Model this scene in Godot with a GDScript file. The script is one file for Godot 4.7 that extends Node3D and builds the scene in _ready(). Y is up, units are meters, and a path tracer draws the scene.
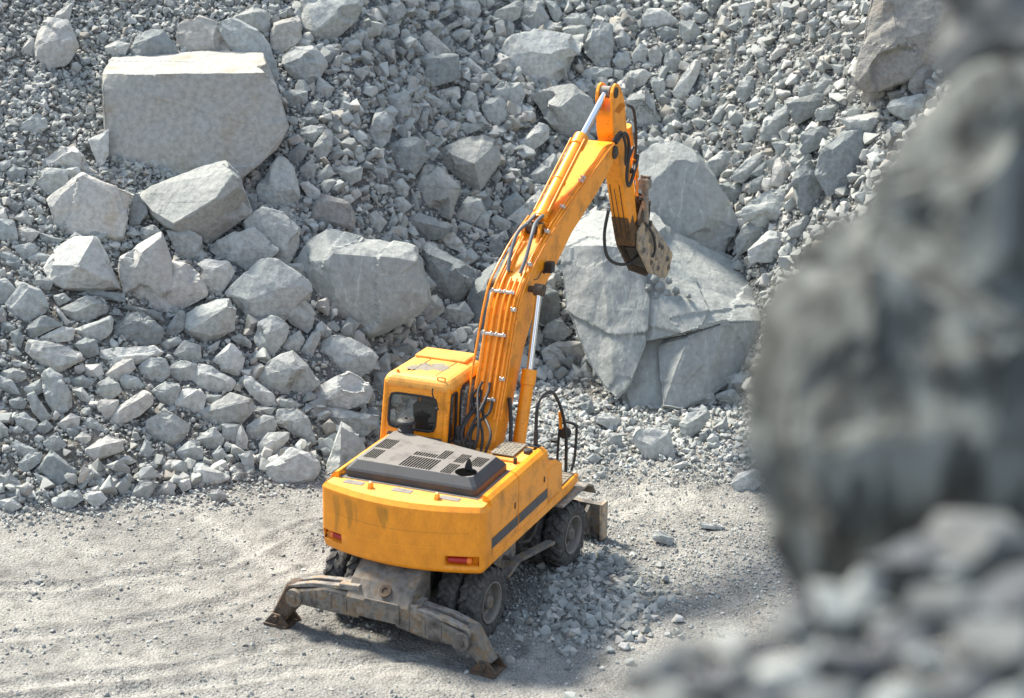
extends Node3D
# A wheeled excavator with a breaker at work in a quarry of broken grey rock. y is up, metres, the machine stands at the origin.

const YAW := -0.447875        # heading of the undercarriage
const SWING := 0.062867       # the upper structure is swung a little to the left of it
const TOE := [Vector2(-60,12),Vector2(-20,1.5),Vector2(-12,-1),Vector2(-7.5,-2.5),Vector2(-6,-3),Vector2(-4.45,-3.6),Vector2(-2.6,-4.4),Vector2(-1.6,-6.1),Vector2(-0.6,-7.8),Vector2(1.3,-9.3),Vector2(2.5,-9.4),Vector2(3.4,-9.4),Vector2(4.3,-9.3),Vector2(5.1,-8.5),Vector2(5.9,-6.6),Vector2(8,-2),Vector2(14,8),Vector2(60,40)]

class MB:                      # collects triangles, then becomes one ArrayMesh
	var v := PackedVector3Array()
	var n := PackedVector3Array()
	var c := PackedColorArray()
	var uv := PackedVector2Array()
	func tri(a: Vector3, b: Vector3, d: Vector3, na: Vector3, nb: Vector3, nd: Vector3) -> void:
		if (b - a).cross(d - a).dot(na + nb + nd) > 0.0:
			v.push_back(a); v.push_back(d); v.push_back(b)
			n.push_back(na); n.push_back(nd); n.push_back(nb)
		else:
			v.push_back(a); v.push_back(b); v.push_back(d)
			n.push_back(na); n.push_back(nb); n.push_back(nd)
	func flat(a: Vector3, b: Vector3, d: Vector3, out: Vector3) -> void:      # out: any vector on the outer side
		var m := (b - a).cross(d - a)
		if m.length_squared() < 1e-16:
			return
		m = m.normalized()
		if m.dot(out) < 0.0:
			m = -m
		tri(a, b, d, m, m, m)
	func quad(a: Vector3, b: Vector3, d: Vector3, e: Vector3, out: Vector3) -> void:
		flat(a, b, d, out)
		flat(a, d, e, out)
	func mesh() -> ArrayMesh:
		var arr := []
		arr.resize(Mesh.ARRAY_MAX)
		arr[Mesh.ARRAY_VERTEX] = v
		arr[Mesh.ARRAY_NORMAL] = n
		if c.size() == v.size() and c.size() > 0:
			arr[Mesh.ARRAY_COLOR] = c
		if uv.size() == v.size() and uv.size() > 0:
			arr[Mesh.ARRAY_TEX_UV] = uv
		var m := ArrayMesh.new()
		m.add_surface_from_arrays(Mesh.PRIMITIVE_TRIANGLES, arr)
		return m

var M := {}
var rng := RandomNumberGenerator.new()
var nz := FastNoiseLite.new()
var nc := FastNoiseLite.new()
var nr := FastNoiseLite.new()
var machine: Node3D

# ---------------------------------------------------------------- objects
func obj(called: String, mb: MB, mat: Material, parent: Node = self) -> MeshInstance3D:
	var o := MeshInstance3D.new()
	o.name = called
	o.mesh = mb.mesh()
	o.material_override = mat
	parent.add_child(o, true)
	return o

func up(called: String, mb: MB, mat: Material) -> MeshInstance3D:      # a part of the upper structure
	var o := obj(called, mb, mat, machine)
	o.rotation.y = SWING
	return o

func tag(o: Node, label: String, category: String, group := "") -> void:
	o.set_meta("label", label)
	o.set_meta("category", category)
	if group != "":
		o.set_meta("group", group)

# ---------------------------------------------------------------- shapes
func hull(p: PackedVector3Array, rel := 5e-6) -> Array:
	var cnt := p.size()
	var i0 := 0
	var i1 := 0
	for i in cnt:
		if p[i].x < p[i0].x: i0 = i
		if p[i].x > p[i1].x: i1 = i
	var i2 := -1
	var best := 0.0
	for i in cnt:
		var dd := (p[i1] - p[i0]).cross(p[i] - p[i0]).length()
		if dd > best:
			best = dd
			i2 = i
	var nn := (p[i1] - p[i0]).cross(p[i2] - p[i0]).normalized()
	var i3 := -1
	best = 0.0
	for i in cnt:
		var dd := absf(nn.dot(p[i] - p[i0]))
		if dd > best:
			best = dd
			i3 = i
	var cen := (p[i0] + p[i1] + p[i2] + p[i3]) * 0.25
	var eps := maxf(p[i1].x - p[i0].x, 0.05) * rel
	var f := []
	for t in [[i0, i1, i2], [i0, i1, i3], [i0, i2, i3], [i1, i2, i3]]:
		f.append(face(p, t[0], t[1], t[2], cen))
	for i in cnt:
		if i == i0 or i == i1 or i == i2 or i == i3:
			continue
		var vis := []
		var keep := []
		for q in f:
			if (q[3] as Vector3).dot(p[i]) - float(q[4]) > eps:
				vis.append(q)
			else:
				keep.append(q)
		if vis.is_empty():
			continue
		var ed := {}
		for q in vis:
			for k in 3:
				ed[int(q[k]) * 1000 + int(q[(k + 1) % 3])] = true
		for q in vis:
			for k in 3:
				var a: int = q[k]
				var b: int = q[(k + 1) % 3]
				if not ed.has(b * 1000 + a):
					keep.append(face(p, a, b, i, cen))
		f = keep
	return f

func face(p: PackedVector3Array, a: int, b: int, d: int, cen: Vector3) -> Array:
	var m := (p[b] - p[a]).cross(p[d] - p[a]).normalized()
	if m.dot(p[a] - cen) < 0.0:
		return [a, d, b, -m, -m.dot(p[a])]
	return [a, b, d, m, m.dot(p[a])]

func hull_into(mb: MB, pts: PackedVector3Array) -> void:
	for q in hull(pts):
		var m: Vector3 = q[3]
		mb.tri(pts[q[0]], pts[q[1]], pts[q[2]], m, m, m)

func box(mb: MB, at: Vector3, size: Vector3, b := 0.012, xf := Transform3D()) -> void:   # a chamfered box
	var h := size * 0.5
	b = minf(b, minf(h.x, minf(h.y, h.z)) * 0.6)
	var pts := PackedVector3Array()
	for sx in [-1.0, 1.0]:
		for sy in [-1.0, 1.0]:
			for sz in [-1.0, 1.0]:
				pts.push_back(xf * (at + Vector3(sx * h.x, sy * (h.y - b), sz * (h.z - b))))
				pts.push_back(xf * (at + Vector3(sx * (h.x - b), sy * h.y, sz * (h.z - b))))
				pts.push_back(xf * (at + Vector3(sx * (h.x - b), sy * (h.y - b), sz * h.z)))
	hull_into(mb, pts)

func prism(mb: MB, poly: Array, x0: float, x1: float, b := 0.012, xf := Transform3D()) -> void:   # poly of Vector2(z, y), swept along x
	var cnt := poly.size()
	var area := 0.0
	for i in cnt:
		var p: Vector2 = poly[i]
		var q: Vector2 = poly[(i + 1) % cnt]
		area += p.x * q.y - q.x * p.y
	var s := 1.0 if area > 0.0 else -1.0
	var ins := []
	for i in cnt:
		var p: Vector2 = poly[i]
		var e0: Vector2 = (p - (poly[(i + cnt - 1) % cnt] as Vector2)).normalized()
		var e1: Vector2 = ((poly[(i + 1) % cnt] as Vector2) - p).normalized()
		var n0 := Vector2(-e0.y, e0.x) * s
		var n1 := Vector2(-e1.y, e1.x) * s
		ins.append(p + (n0 + n1) / maxf(0.4, 1.0 + n0.dot(n1)) * b)
	var idx := Geometry2D.triangulate_polygon(PackedVector2Array(ins))
	for k in range(0, idx.size(), 3):
		for sx in 2:
			var x := x0 if sx == 0 else x1
			var out := Vector3(-1 if sx == 0 else 1, 0, 0)
			mb.flat(xf * v3(ins[idx[k]], x), xf * v3(ins[idx[k + 1]], x), xf * v3(ins[idx[k + 2]], x), xf.basis * out)
	for i in cnt:
		var j := (i + 1) % cnt
		var p: Vector2 = poly[i]
		var q: Vector2 = poly[j]
		var d := (q - p).normalized()
		var o2 := Vector2(d.y, -d.x) * s
		var out := Vector3(0, o2.y, o2.x)
		mb.quad(xf * v3(p, x0 + b), xf * v3(q, x0 + b), xf * v3(q, x1 - b), xf * v3(p, x1 - b), xf.basis * out)
		mb.quad(xf * v3(p, x0 + b), xf * v3(q, x0 + b), xf * v3(ins[j], x0), xf * v3(ins[i], x0), xf.basis * (out + Vector3(-1, 0, 0)))
		mb.quad(xf * v3(p, x1 - b), xf * v3(q, x1 - b), xf * v3(ins[j], x1), xf * v3(ins[i], x1), xf.basis * (out + Vector3(1, 0, 0)))

func v3(p: Vector2, x: float) -> Vector3:
	return Vector3(x, p.y, p.x)

func lathe(mb: MB, a: Vector3, dir: Vector3, prof: Array, sides := 24, smooth := false) -> void:   # prof of Vector2(radius, height along dir)
	dir = dir.normalized()
	var u := dir.cross(Vector3.UP if absf(dir.y) < 0.9 else Vector3.RIGHT).normalized()
	var w := dir.cross(u)
	var pn := []
	for i in prof.size() - 1:
		var d: Vector2 = (prof[i + 1] - prof[i])
		pn.append(Vector2(d.y, -d.x).normalized())
	for i in prof.size() - 1:
		var p: Vector2 = prof[i]
		var q: Vector2 = prof[i + 1]
		var n0: Vector2 = pn[i]
		var n1: Vector2 = pn[i]
		if smooth:
			if i > 0: n0 = (n0 + pn[i - 1]).normalized()
			if i < pn.size() - 1: n1 = (n1 + pn[i + 1]).normalized()
		for k in sides:
			var a0 := TAU * k / sides
			var a1 := TAU * (k + 1) / sides
			var r0 := u * cos(a0) + w * sin(a0)
			var r1 := u * cos(a1) + w * sin(a1)
			var A := a + dir * p.y + r0 * p.x
			var B := a + dir * p.y + r1 * p.x
			var C := a + dir * q.y + r1 * q.x
			var D := a + dir * q.y + r0 * q.x
			if p.x > 0.0005:
				mb.tri(A, B, C, r0 * n0.x + dir * n0.y, r1 * n0.x + dir * n0.y, r1 * n1.x + dir * n1.y)
			if q.x > 0.0005:
				mb.tri(A, C, D, r0 * n0.x + dir * n0.y, r1 * n1.x + dir * n1.y, r0 * n1.x + dir * n1.y)

func rod(mb: MB, a: Vector3, b: Vector3, r: float, sides := 16, ch := 0.008) -> void:
	var l := a.distance_to(b)
	ch = minf(ch, minf(r * 0.4, l * 0.3))
	lathe(mb, a, b - a, [Vector2(0, 0), Vector2(r - ch, 0), Vector2(r, ch), Vector2(r, l - ch), Vector2(r - ch, l), Vector2(0, l)], sides)

func curve(p: Array, k := 6) -> Array:             # Catmull-Rom through the points
	var o := []
	for i in p.size() - 1:
		var a: Vector3 = p[maxi(i - 1, 0)]
		var b: Vector3 = p[i]
		var c: Vector3 = p[i + 1]
		var d: Vector3 = p[mini(i + 2, p.size() - 1)]
		for j in k:
			o.append(b.cubic_interpolate(c, a, d, float(j) / k))
	o.append(p[p.size() - 1])
	return o

func tube(mb: MB, p: Array, r: float, sides := 8) -> void:
	var side := Vector3.ZERO
	var rings := []
	for i in p.size():
		var t: Vector3 = ((p[mini(i + 1, p.size() - 1)] as Vector3) - (p[maxi(i - 1, 0)] as Vector3)).normalized()
		if side == Vector3.ZERO:
			side = t.cross(Vector3.UP if absf(t.y) < 0.9 else Vector3.RIGHT).normalized()
		side = (side - t * side.dot(t)).normalized()
		var w := t.cross(side)
		var ring := []
		for k in sides:
			var a := TAU * k / sides
			ring.append(side * cos(a) + w * sin(a))
		rings.append(ring)
	for i in p.size() - 1:
		for k in sides:
			var j := (k + 1) % sides
			var A: Vector3 = p[i] + rings[i][k] * r
			var B: Vector3 = p[i] + rings[i][j] * r
			var C: Vector3 = p[i + 1] + rings[i + 1][j] * r
			var D: Vector3 = p[i + 1] + rings[i + 1][k] * r
			mb.tri(A, B, C, rings[i][k], rings[i][j], rings[i + 1][j])
			mb.tri(A, C, D, rings[i][k], rings[i + 1][j], rings[i + 1][k])
	for e in [0, p.size() - 1]:
		var o: Vector3 = p[e] - p[1 if e == 0 else e - 1]
		for k in sides:
			mb.flat(p[e], p[e] + rings[e][k] * r, p[e] + rings[e][(k + 1) % sides] * r, o)

func bil(q: Array, s: float, t: float) -> Vector3:          # q: four corners, s across, t up
	return (q[0] as Vector3).lerp(q[1], s).lerp((q[3] as Vector3).lerp(q[2], s), t)

func hole_at(h: Array, ang: float, grow := 0.0) -> Vector2:  # a point on the rounded opening h = [s0, t0, s1, t1]
	var a := (float(h[2]) - float(h[0])) * 0.5 + grow
	var b := (float(h[3]) - float(h[1])) * 0.5 + grow
	var c := cos(ang) / a
	var s := sin(ang) / b
	var r := pow(pow(absf(c), 9.0) + pow(absf(s), 9.0), -1.0 / 9.0)
	return Vector2((h[0] + h[2]) * 0.5 + cos(ang) * r, (h[1] + h[3]) * 0.5 + sin(ang) * r)

func panel(mb: MB, q: Array, h: Array, thick: Vector3) -> void:      # a wall of a cab with one rounded opening; thick points inwards
	var cx: float = (h[0] + h[2]) * 0.5
	var cy: float = (h[1] + h[3]) * 0.5
	var angs := []
	for i in 48:
		angs.append(TAU * i / 48.0 - PI + 0.001)
	for c in [Vector2(0, 0), Vector2(1, 0), Vector2(1, 1), Vector2(0, 1)]:
		angs.append(atan2(c.y - cy, c.x - cx))
	angs.sort()
	for i in angs.size():
		var p := []
		for a in [angs[i], angs[(i + 1) % angs.size()]]:
			var d := Vector2(cos(a), sin(a))
			var k := 1e9
			if absf(d.x) > 1e-6: k = minf(k, ((1.0 - cx) if d.x > 0 else -cx) / d.x)
			if absf(d.y) > 1e-6: k = minf(k, ((1.0 - cy) if d.y > 0 else -cy) / d.y)
			p.append(Vector2(cx, cy) + d * k)
			p.append(hole_at(h, a))
		var A := bil(q, p[0].x, p[0].y)
		var B := bil(q, p[2].x, p[2].y)
		var C := bil(q, p[3].x, p[3].y)
		var D := bil(q, p[1].x, p[1].y)
		mb.quad(A, B, C, D, -thick)
		mb.quad(A + thick, B + thick, C + thick, D + thick, thick)
		mb.quad(D, C, C + thick, D + thick, bil(q, cx, cy) - D)
		mb.quad(A, B, B + thick, A + thick, A - bil(q, cx, cy))

func window(parent: Node3D, q: Array, h: Array, thick: Vector3) -> void:     # pane and rubber seal of such an opening
	var seal := MB.new()
	var ring := []
	var mb := MB.new()
	var mid := bil(q, (h[0] + h[2]) * 0.5, (h[1] + h[3]) * 0.5) + thick * 0.4
	for i in 49:
		var a := TAU * i / 48.0
		var s := hole_at(h, a, -0.004)
		ring.append(bil(q, s.x, s.y) - thick.normalized() * 0.004)
	for i in 48:
		mb.flat(mid, ring[i] + thick * 0.4, ring[i + 1] + thick * 0.4, -thick)
	tube(seal, ring, 0.02, 6)
	var o := obj("window", seal, M.rubber, parent)
	obj("pane", mb, M.glass, o)

# ---------------------------------------------------------------- rock
func subdivide(v: Array, t: Array, lim: float, most := 7) -> Array:
	for pass_ in most:
		var mid := {}
		var out := []
		var any := false
		for q in t:
			var m := [-1, -1, -1]
			var cnt := 0
			for k in 3:
				var a: int = q[k]
				var b: int = q[(k + 1) % 3]
				if (v[a] as Vector3).distance_squared_to(v[b]) > lim * lim:
					var key := mini(a, b) * 1000000 + maxi(a, b)
					if not mid.has(key):
						mid[key] = v.size()
						v.append(((v[a] as Vector3) + (v[b] as Vector3)) * 0.5)
					m[k] = mid[key]
					cnt += 1
			if cnt == 0:
				out.append(q)
				continue
			any = true
			if cnt == 3:
				out.append([q[0], m[0], m[2]]); out.append([m[0], q[1], m[1]]); out.append([m[2], m[1], q[2]]); out.append([m[0], m[1], m[2]])
			elif cnt == 1:
				for k in 3:
					if m[k] >= 0:
						out.append([q[k], m[k], q[(k + 2) % 3]]); out.append([m[k], q[(k + 1) % 3], q[(k + 2) % 3]])
			else:
				for k in 3:
					if m[k] < 0:
						var a: int = q[k]
						var b: int = q[(k + 1) % 3]
						var c: int = q[(k + 2) % 3]
						var mb_: int = m[(k + 1) % 3]
						var mc: int = m[(k + 2) % 3]
						out.append([a, b, mb_]); out.append([a, mb_, mc]); out.append([mc, mb_, c])
		t = out
		if not any:
			break
	return [v, t]

func chop(pts: PackedVector3Array, seed_at: Vector3) -> PackedVector3Array:     # corners knocked off, each along its own plane
	var g := RandomNumberGenerator.new()
	g.seed = int(absf(seed_at.x * 71.0 + seed_at.y * 133.0 + seed_at.z * 17.0) * 10.0) + 3
	var nb := {}
	for q in hull(pts, 2e-4):
		for k in 3:
			for e in [1, 2]:
				var a: int = q[k]
				if not nb.has(a): nb[a] = {}
				nb[a][int(q[(k + e) % 3])] = true
	var o := PackedVector3Array()
	for a in nb:
		var cut := g.randf_range(0.05, 0.20) if g.randf() < 0.7 else 0.0
		if cut == 0.0:
			o.push_back(pts[a])
			continue
		for b in nb[a]:
			o.push_back(pts[a].lerp(pts[b], cut * g.randf_range(0.3, 1.7)))
	if hull(o, 2e-4).size() > 2 * o.size():
		return pts
	return o

func rock_mesh(pts: PackedVector3Array, lim: float, rough: float, seed_at: Vector3, tint := Color.WHITE, cut := 1.0) -> ArrayMesh:
	var mb := MB.new()
	rock_into(mb, pts, lim, rough, seed_at, cut)
	mb.c.resize(mb.v.size())
	mb.c.fill(tint)
	return mb.mesh()

func rock_into(mb: MB, pts: PackedVector3Array, lim: float, rough: float, seed_at: Vector3, cut := 1.0) -> void:
	if cut > 0.0:
		pts = chop(pts, seed_at)
	var f := hull(pts, 2e-4)
	var v := []
	for p in pts:
		v.append(p)
	var t := []
	for q in f:
		t.append([q[0], q[1], q[2]])
	var r := subdivide(v, t, lim)
	v = r[0]
	t = r[1]
	var cnt := v.size()
	var sz := 0.0
	for p in pts:
		sz += p.length()
	sz /= pts.size()
	for round_ in 1:                                  # worn edges: smooth, more here and less there
		var acc := PackedVector3Array()
		acc.resize(cnt)
		var w := PackedFloat32Array()
		w.resize(cnt)
		for q in t:
			var a: int = q[0]
			var b: int = q[1]
			var d: int = q[2]
			acc[a] += (v[b] as Vector3) + (v[d] as Vector3)
			acc[b] += (v[a] as Vector3) + (v[d] as Vector3)
			acc[d] += (v[b] as Vector3) + (v[a] as Vector3)
			w[a] += 2.0
			w[b] += 2.0
			w[d] += 2.0
		for i in cnt:
			if w[i] > 0.0:
				var k := clampf(0.02 + 0.8 * nz.get_noise_3dv((v[i] as Vector3) * 30.0 + seed_at), 0.0, 0.5)
				v[i] = (v[i] as Vector3).lerp(acc[i] / w[i], k)
	var vn := normals(v, t, cnt)
	var s := clampf(sz, 0.1, 1.6)
	var amp := minf(s, 0.3 + 0.3 * s) * (1.25 if cut <= 0.0 else 1.0)
	if cut >= 0.0 and cnt > 250:                       # ledges where pieces broke away
		var g := RandomNumberGenerator.new()
		g.seed = int(absf(seed_at.x * 91.0 + seed_at.z * 57.0) * 10.0) + 11
		for b in (clampi(int(3 + s * 5.0), 3, 9) if cut > 0.0 else 9):
			var dir := Vector3(g.randf_range(-1, 1), g.randf_range(-0.3, 1), g.randf_range(-0.2, 1)).normalized()
			var far := -1e9
			var c := Vector3.ZERO
			for p in pts:
				if p.dot(dir) > far:
					far = p.dot(dir)
					c = p
			var bn := (dir + Vector3(g.randf_range(-0.5, 0.5), g.randf_range(-0.5, 0.5), g.randf_range(-0.5, 0.5))).normalized()
			var rad := s * g.randf_range(0.3, 0.75)
			var deep := s * g.randf_range(0.05, 0.14) * (1.0 if cut > 0.0 else 0.5)
			for i in cnt:
				var p: Vector3 = v[i]
				var h := (p - c).dot(bn) + deep
				if h <= 0.0: continue
				var q := (p - c).length() / rad + 0.35 * nz.get_noise_3dv(seed_at + p * (22.0 / s))
				if q < 1.0:
					v[i] = p - bn * h * smoothstep(1.0, 0.9, q)
		vn = normals(v, t, cnt)
	for i in cnt:
		var p: Vector3 = v[i]
		var k := seed_at + p * (14.0 / s)
		var d := nz.get_noise_3dv(k) * 0.035 * amp + nz.get_noise_3dv(k * 3.7) * 0.022 * amp
		var layer := nc.get_noise_3dv(seed_at + p * Vector3(0.7, 1.5, 0.9) * (20.0 / s))
		d += layer * 0.022 * amp
		d += maxf(0.0, nc.get_noise_3dv(seed_at * 0.7 + p * (6.5 / s)) - 0.15) * -0.10 * amp     # flakes split off
		d -= maxf(0.0, nr.get_noise_3dv(seed_at * 1.3 + p * (11.0 / s)) - 0.55) * 0.13 * amp     # cracks
		v[i] = p + vn[i] * d * rough
	vn = normals(v, t, cnt)
	for q in t:
		var a: Vector3 = v[q[0]]
		var b: Vector3 = v[q[1]]
		var c: Vector3 = v[q[2]]
		var m := (b - a).cross(c - a)
		if m.length_squared() < 1e-18:
			continue
		m = m.normalized()
		mb.tri(a, b, c, m.lerp(vn[q[0]], 0.22).normalized(), m.lerp(vn[q[1]], 0.22).normalized(), m.lerp(vn[q[2]], 0.22).normalized())

func normals(v: Array, t: Array, cnt: int) -> PackedVector3Array:
	var o := PackedVector3Array()
	o.resize(cnt)
	for q in t:
		var m := ((v[q[1]] as Vector3) - (v[q[0]] as Vector3)).cross((v[q[2]] as Vector3) - (v[q[0]] as Vector3))
		o[q[0]] += m
		o[q[1]] += m
		o[q[2]] += m
	for i in cnt:
		o[i] = o[i].normalized()
	return o

var spots_taken := {}          # where the large rocks lie, by half-metre cells

func rk(called: String, label: String, mat: String, at: Vector3, pieces: Array, unit := 0.01, group := "") -> void:
	if not pieces[0] is Array:
		pieces = [pieces]
	var mb := MB.new()
	var lo := Vector3.INF
	var hi := -Vector3.INF
	var giant := called == "giant_boulder"
	for ints in pieces:
		var pts := PackedVector3Array()
		var big := 0.0
		for i in range(0, ints.size(), 3):
			var p := Vector3(ints[i], ints[i + 1], ints[i + 2]) * unit
			p += Vector3(rng.randf() - 0.5, rng.randf() - 0.5, rng.randf() - 0.5) * unit * 0.8
			pts.push_back(p)
			big = maxf(big, p.length())
			lo = lo.min(p)
			hi = hi.max(p)
		rock_into(mb, pts, clampf(big * 0.13, 0.042, 0.066) if unit > 0.005 else clampf(big * 0.22, 0.016, 0.06), 2.2 if called == "rock_outcrop" else 1.0, at * 31.7, (-1.0 if mat == "g" and pieces.size() > 1 else 0.0) if giant else (0.0 if unit < 0.005 and called == "boulder" else 1.0))
	var k := 0.84 + 0.30 * rng.randf()
	if giant: k = 1.0
	var warm := (rng.randf() - 0.5) * 0.04
	mb.c.resize(mb.v.size())
	mb.c.fill(Color(k * (1 + warm), k, k * (1 - warm)))
	var o := MeshInstance3D.new()
	o.name = called
	o.mesh = mb.mesh()
	var m: Material = M["rock_" + mat]
	if giant:
		m = M.rock_veined if mat == "g" else M.rock_block
	o.material_override = m
	o.position = at
	add_child(o, true)
	tag(o, label, "stone" if called == "stone" else ("rock" if called == "rock" else ("outcrop" if called == "rock_outcrop" else "boulder")), group)
	if unit > 0.005:
		var c := at + (lo + hi) * 0.5
		var h := (hi - lo) * 0.5
		for x in range(int(floor((c.x - h.x) * 2)), int(floor((c.x + h.x) * 2)) + 1):
			for z in range(int(floor((c.z - h.z) * 2)), int(floor((c.z + h.z) * 2)) + 2):
				var key := Vector2i(x, z)
				if not spots_taken.has(key): spots_taken[key] = []
				spots_taken[key].append([c, h])

func is_free(p: Vector3, size: float) -> bool:          # no large rock here or just behind
	for q in [p, p + Vector3(0, 0.0, -0.13)]:
		for e in spots_taken.get(Vector2i(int(floor(q.x * 2)), int(floor(q.z * 2))), []):
			var d: Vector3 = (q - (e[0] as Vector3)) / ((e[1] as Vector3) + Vector3.ONE * size * 0.3)
			if d.length_squared() < 0.8: return false
	return true

func pebble_mesh(k: int, lim: float, mat: Material) -> ArrayMesh:
	var g := RandomNumberGenerator.new()
	g.seed = 900 + k
	var pts := PackedVector3Array()
	var sq := Vector3(g.randf_range(0.8, 1.25), g.randf_range(0.55, 0.9), g.randf_range(0.75, 1.1))
	for i in g.randi_range(9, 15):
		var d := Vector3(g.randfn(), g.randfn(), g.randfn()).normalized()
		pts.push_back(d * sq * 0.5 * g.randf_range(0.88, 1.1))
	var m := rock_mesh(pts, lim, 0.6, Vector3(k * 37.0, 0, 0), Color.WHITE, 0.0)
	m.surface_set_material(0, mat)
	return m

# ---------------------------------------------------------------- ground
func toe(x: float) -> float:
	for i in TOE.size() - 1:
		if x < TOE[i + 1].x:
			return lerpf(TOE[i].y, TOE[i + 1].y, clampf((x - TOE[i].x) / (TOE[i + 1].x - TOE[i].x), 0, 1))
	return TOE[TOE.size() - 1].y

func base_height(x: float, z: float) -> float:
	var s := toe(x) - z
	var y := 0.34 * (sqrt(s * s + 0.5) + s) - 0.02
	return minf(y, 15.0 + 0.02 * s) if s > 0.0 else y * maxf(0.0, 1.0 + s / 3.0)

func seg(p: Vector2, a: Vector2, b: Vector2) -> float:
	var t := clampf((p - a).dot(b - a) / (b - a).length_squared(), 0.0, 1.0)
	return p.distance_to(a + (b - a) * t)

func bend(p: Vector2, pts: Array) -> Vector2:            # distance to a bent line, and how far along it
	var best := Vector2(1e9, 0.0)
	var run := 0.0
	for i in pts.size() - 1:
		var a: Vector2 = pts[i]
		var b: Vector2 = pts[i + 1]
		var l := a.distance_to(b)
		var t := clampf((p - a).dot(b - a) / (l * l), 0.0, 1.0)
		var d := p.distance_to(a + (b - a) * t)
		if d < best.x: best = Vector2(d, run + t * l)
		run += l
	return best

const RUTS := [[Vector2(-9.5, 4.0), Vector2(-6.0, 3.65), Vector2(-3.7, 3.05), Vector2(-1.8, 1.75), Vector2(-0.6, 0.3)],
	[Vector2(-9.0, 4.5), Vector2(-5.4, 4.05), Vector2(-2.75, 3.3), Vector2(-0.9, 2.6), Vector2(0.8, 2.3)],
	[Vector2(-7.5, 2.5), Vector2(-5.0, 1.75), Vector2(-3.4, 0.9), Vector2(-2.2, -0.4)], [Vector2(-8.0, 0.6), Vector2(-5.5, 0.3), Vector2(-3.6, -0.6), Vector2(-2.4, -2.2)], [Vector2(2.1, -3.2), Vector2(3.2, -4.0), Vector2(5.0, -4.9)]]

func ground_at(x: float, z: float) -> Array:           # height and dustiness
	var y := base_height(x, z)
	var s := toe(x) - z
	var p := Vector2(x, z)
	var dust := 0.5 + 0.55 * nz.get_noise_2d(x * 9.0, z * 9.0) + 0.35 * nz.get_noise_2d(x * 31.0, z * 31.0)
	if s > -0.3:
		y += 0.10 * nz.get_noise_2d(x * 22.0, z * 22.0) + 0.05 * nz.get_noise_2d(x * 70.0 + 9.0, z * 70.0)
		dust -= 0.35
	var rub := smoothstep(0.8, 2.2, x) * smoothstep(0.5, -3.5, z + 0.4 * x)      # broken ground before the big boulder
	y += (0.018 + 0.05 * rub) * nz.get_noise_2d(x * 60.0, z * 60.0) + 0.05 * nz.get_noise_2d(x * 8.0, z * 8.0) + (0.012 + 0.02 * rub) * nz.get_noise_2d(x * 190.0, z * 190.0)
	if z > -7.0 and z < 6.0 and x > -10.0 and x < 7.0:
		for r in RUTS:
			var bd := bend(p, r)
			var d := bd.x
			if d < 0.6:
				if d < 0.2: y += 0.014 * smoothstep(-0.3, 0.3, sin(bd.y * 27.0 + d * 16.0)) * (0.4 + nz.get_noise_2d(x * 12.0, z * 12.0))
				var wv := 0.75 + 0.9 * nz.get_noise_2d(x * 25.0 + 7.0, z * 25.0)
				y += (-0.036 * exp(-d * d / 0.016) + 0.03 * exp(-(d - 0.24) * (d - 0.24) / 0.008)) * wv
				dust += 0.25 * exp(-d * d / 0.02) - 0.45 * exp(-(d - 0.2) * (d - 0.2) / 0.006)
		var st := seg(p, Vector2(-4.53, -2.85), Vector2(-2.78, -0.32))                      # the scraped pale strip beside a bank
		dust += 0.9 * exp(-st * st / 0.012)
		y += 0.14 * exp(-pow(p.distance_to(Vector2(-2.35, -1.7)), 2) / 0.30) * (1.0 + 1.2 * nz.get_noise_2d(x * 40.0, z * 40.0))
		y += 0.10 * exp(-pow(p.distance_to(Vector2(-2.2, 0.2)), 2) / 0.25)
		var pad := maxf(absf((p - Vector2(2.75, -3.5)).dot(Vector2(0.75, -0.66))) / 1.1, absf((p - Vector2(2.75, -3.5)).dot(Vector2(0.66, 0.75))) / 0.55)
		dust += 0.6 * smoothstep(1.2, 0.7, pad)
		var mach := absf(x * cos(YAW) - z * sin(YAW))
		if mach < 1.9 and absf(x * sin(YAW) + z * cos(YAW)) < 3.0:
			dust -= 0.25
		y += 0.09 * smoothstep(1.0, 1.8, x) * exp(-pow(p.distance_to(Vector2(2.0, 0.3)), 2) / 0.9) * (1.0 + nz.get_noise_2d(x * 50.0, z * 50.0))
	return [y, clampf(dust, 0.0, 1.0)]

func quick_height(x: float, z: float) -> float:
	var y := base_height(x, z) + 0.05 * nz.get_noise_2d(x * 8.0, z * 8.0)
	if toe(x) - z > -0.3:
		y += 0.10 * nz.get_noise_2d(x * 22.0, z * 22.0)
	return y

func lines_(a: Array) -> PackedFloat32Array:             # [start, end, step, ...]
	var o := PackedFloat32Array()
	for i in range(0, a.size(), 3):
		var k := int(round((float(a[i + 1]) - float(a[i])) / float(a[i + 2])))
		for j in k:
			o.push_back(lerpf(a[i], a[i + 1], float(j) / k))
	o.push_back(a[a.size() - 2])
	return o

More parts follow.
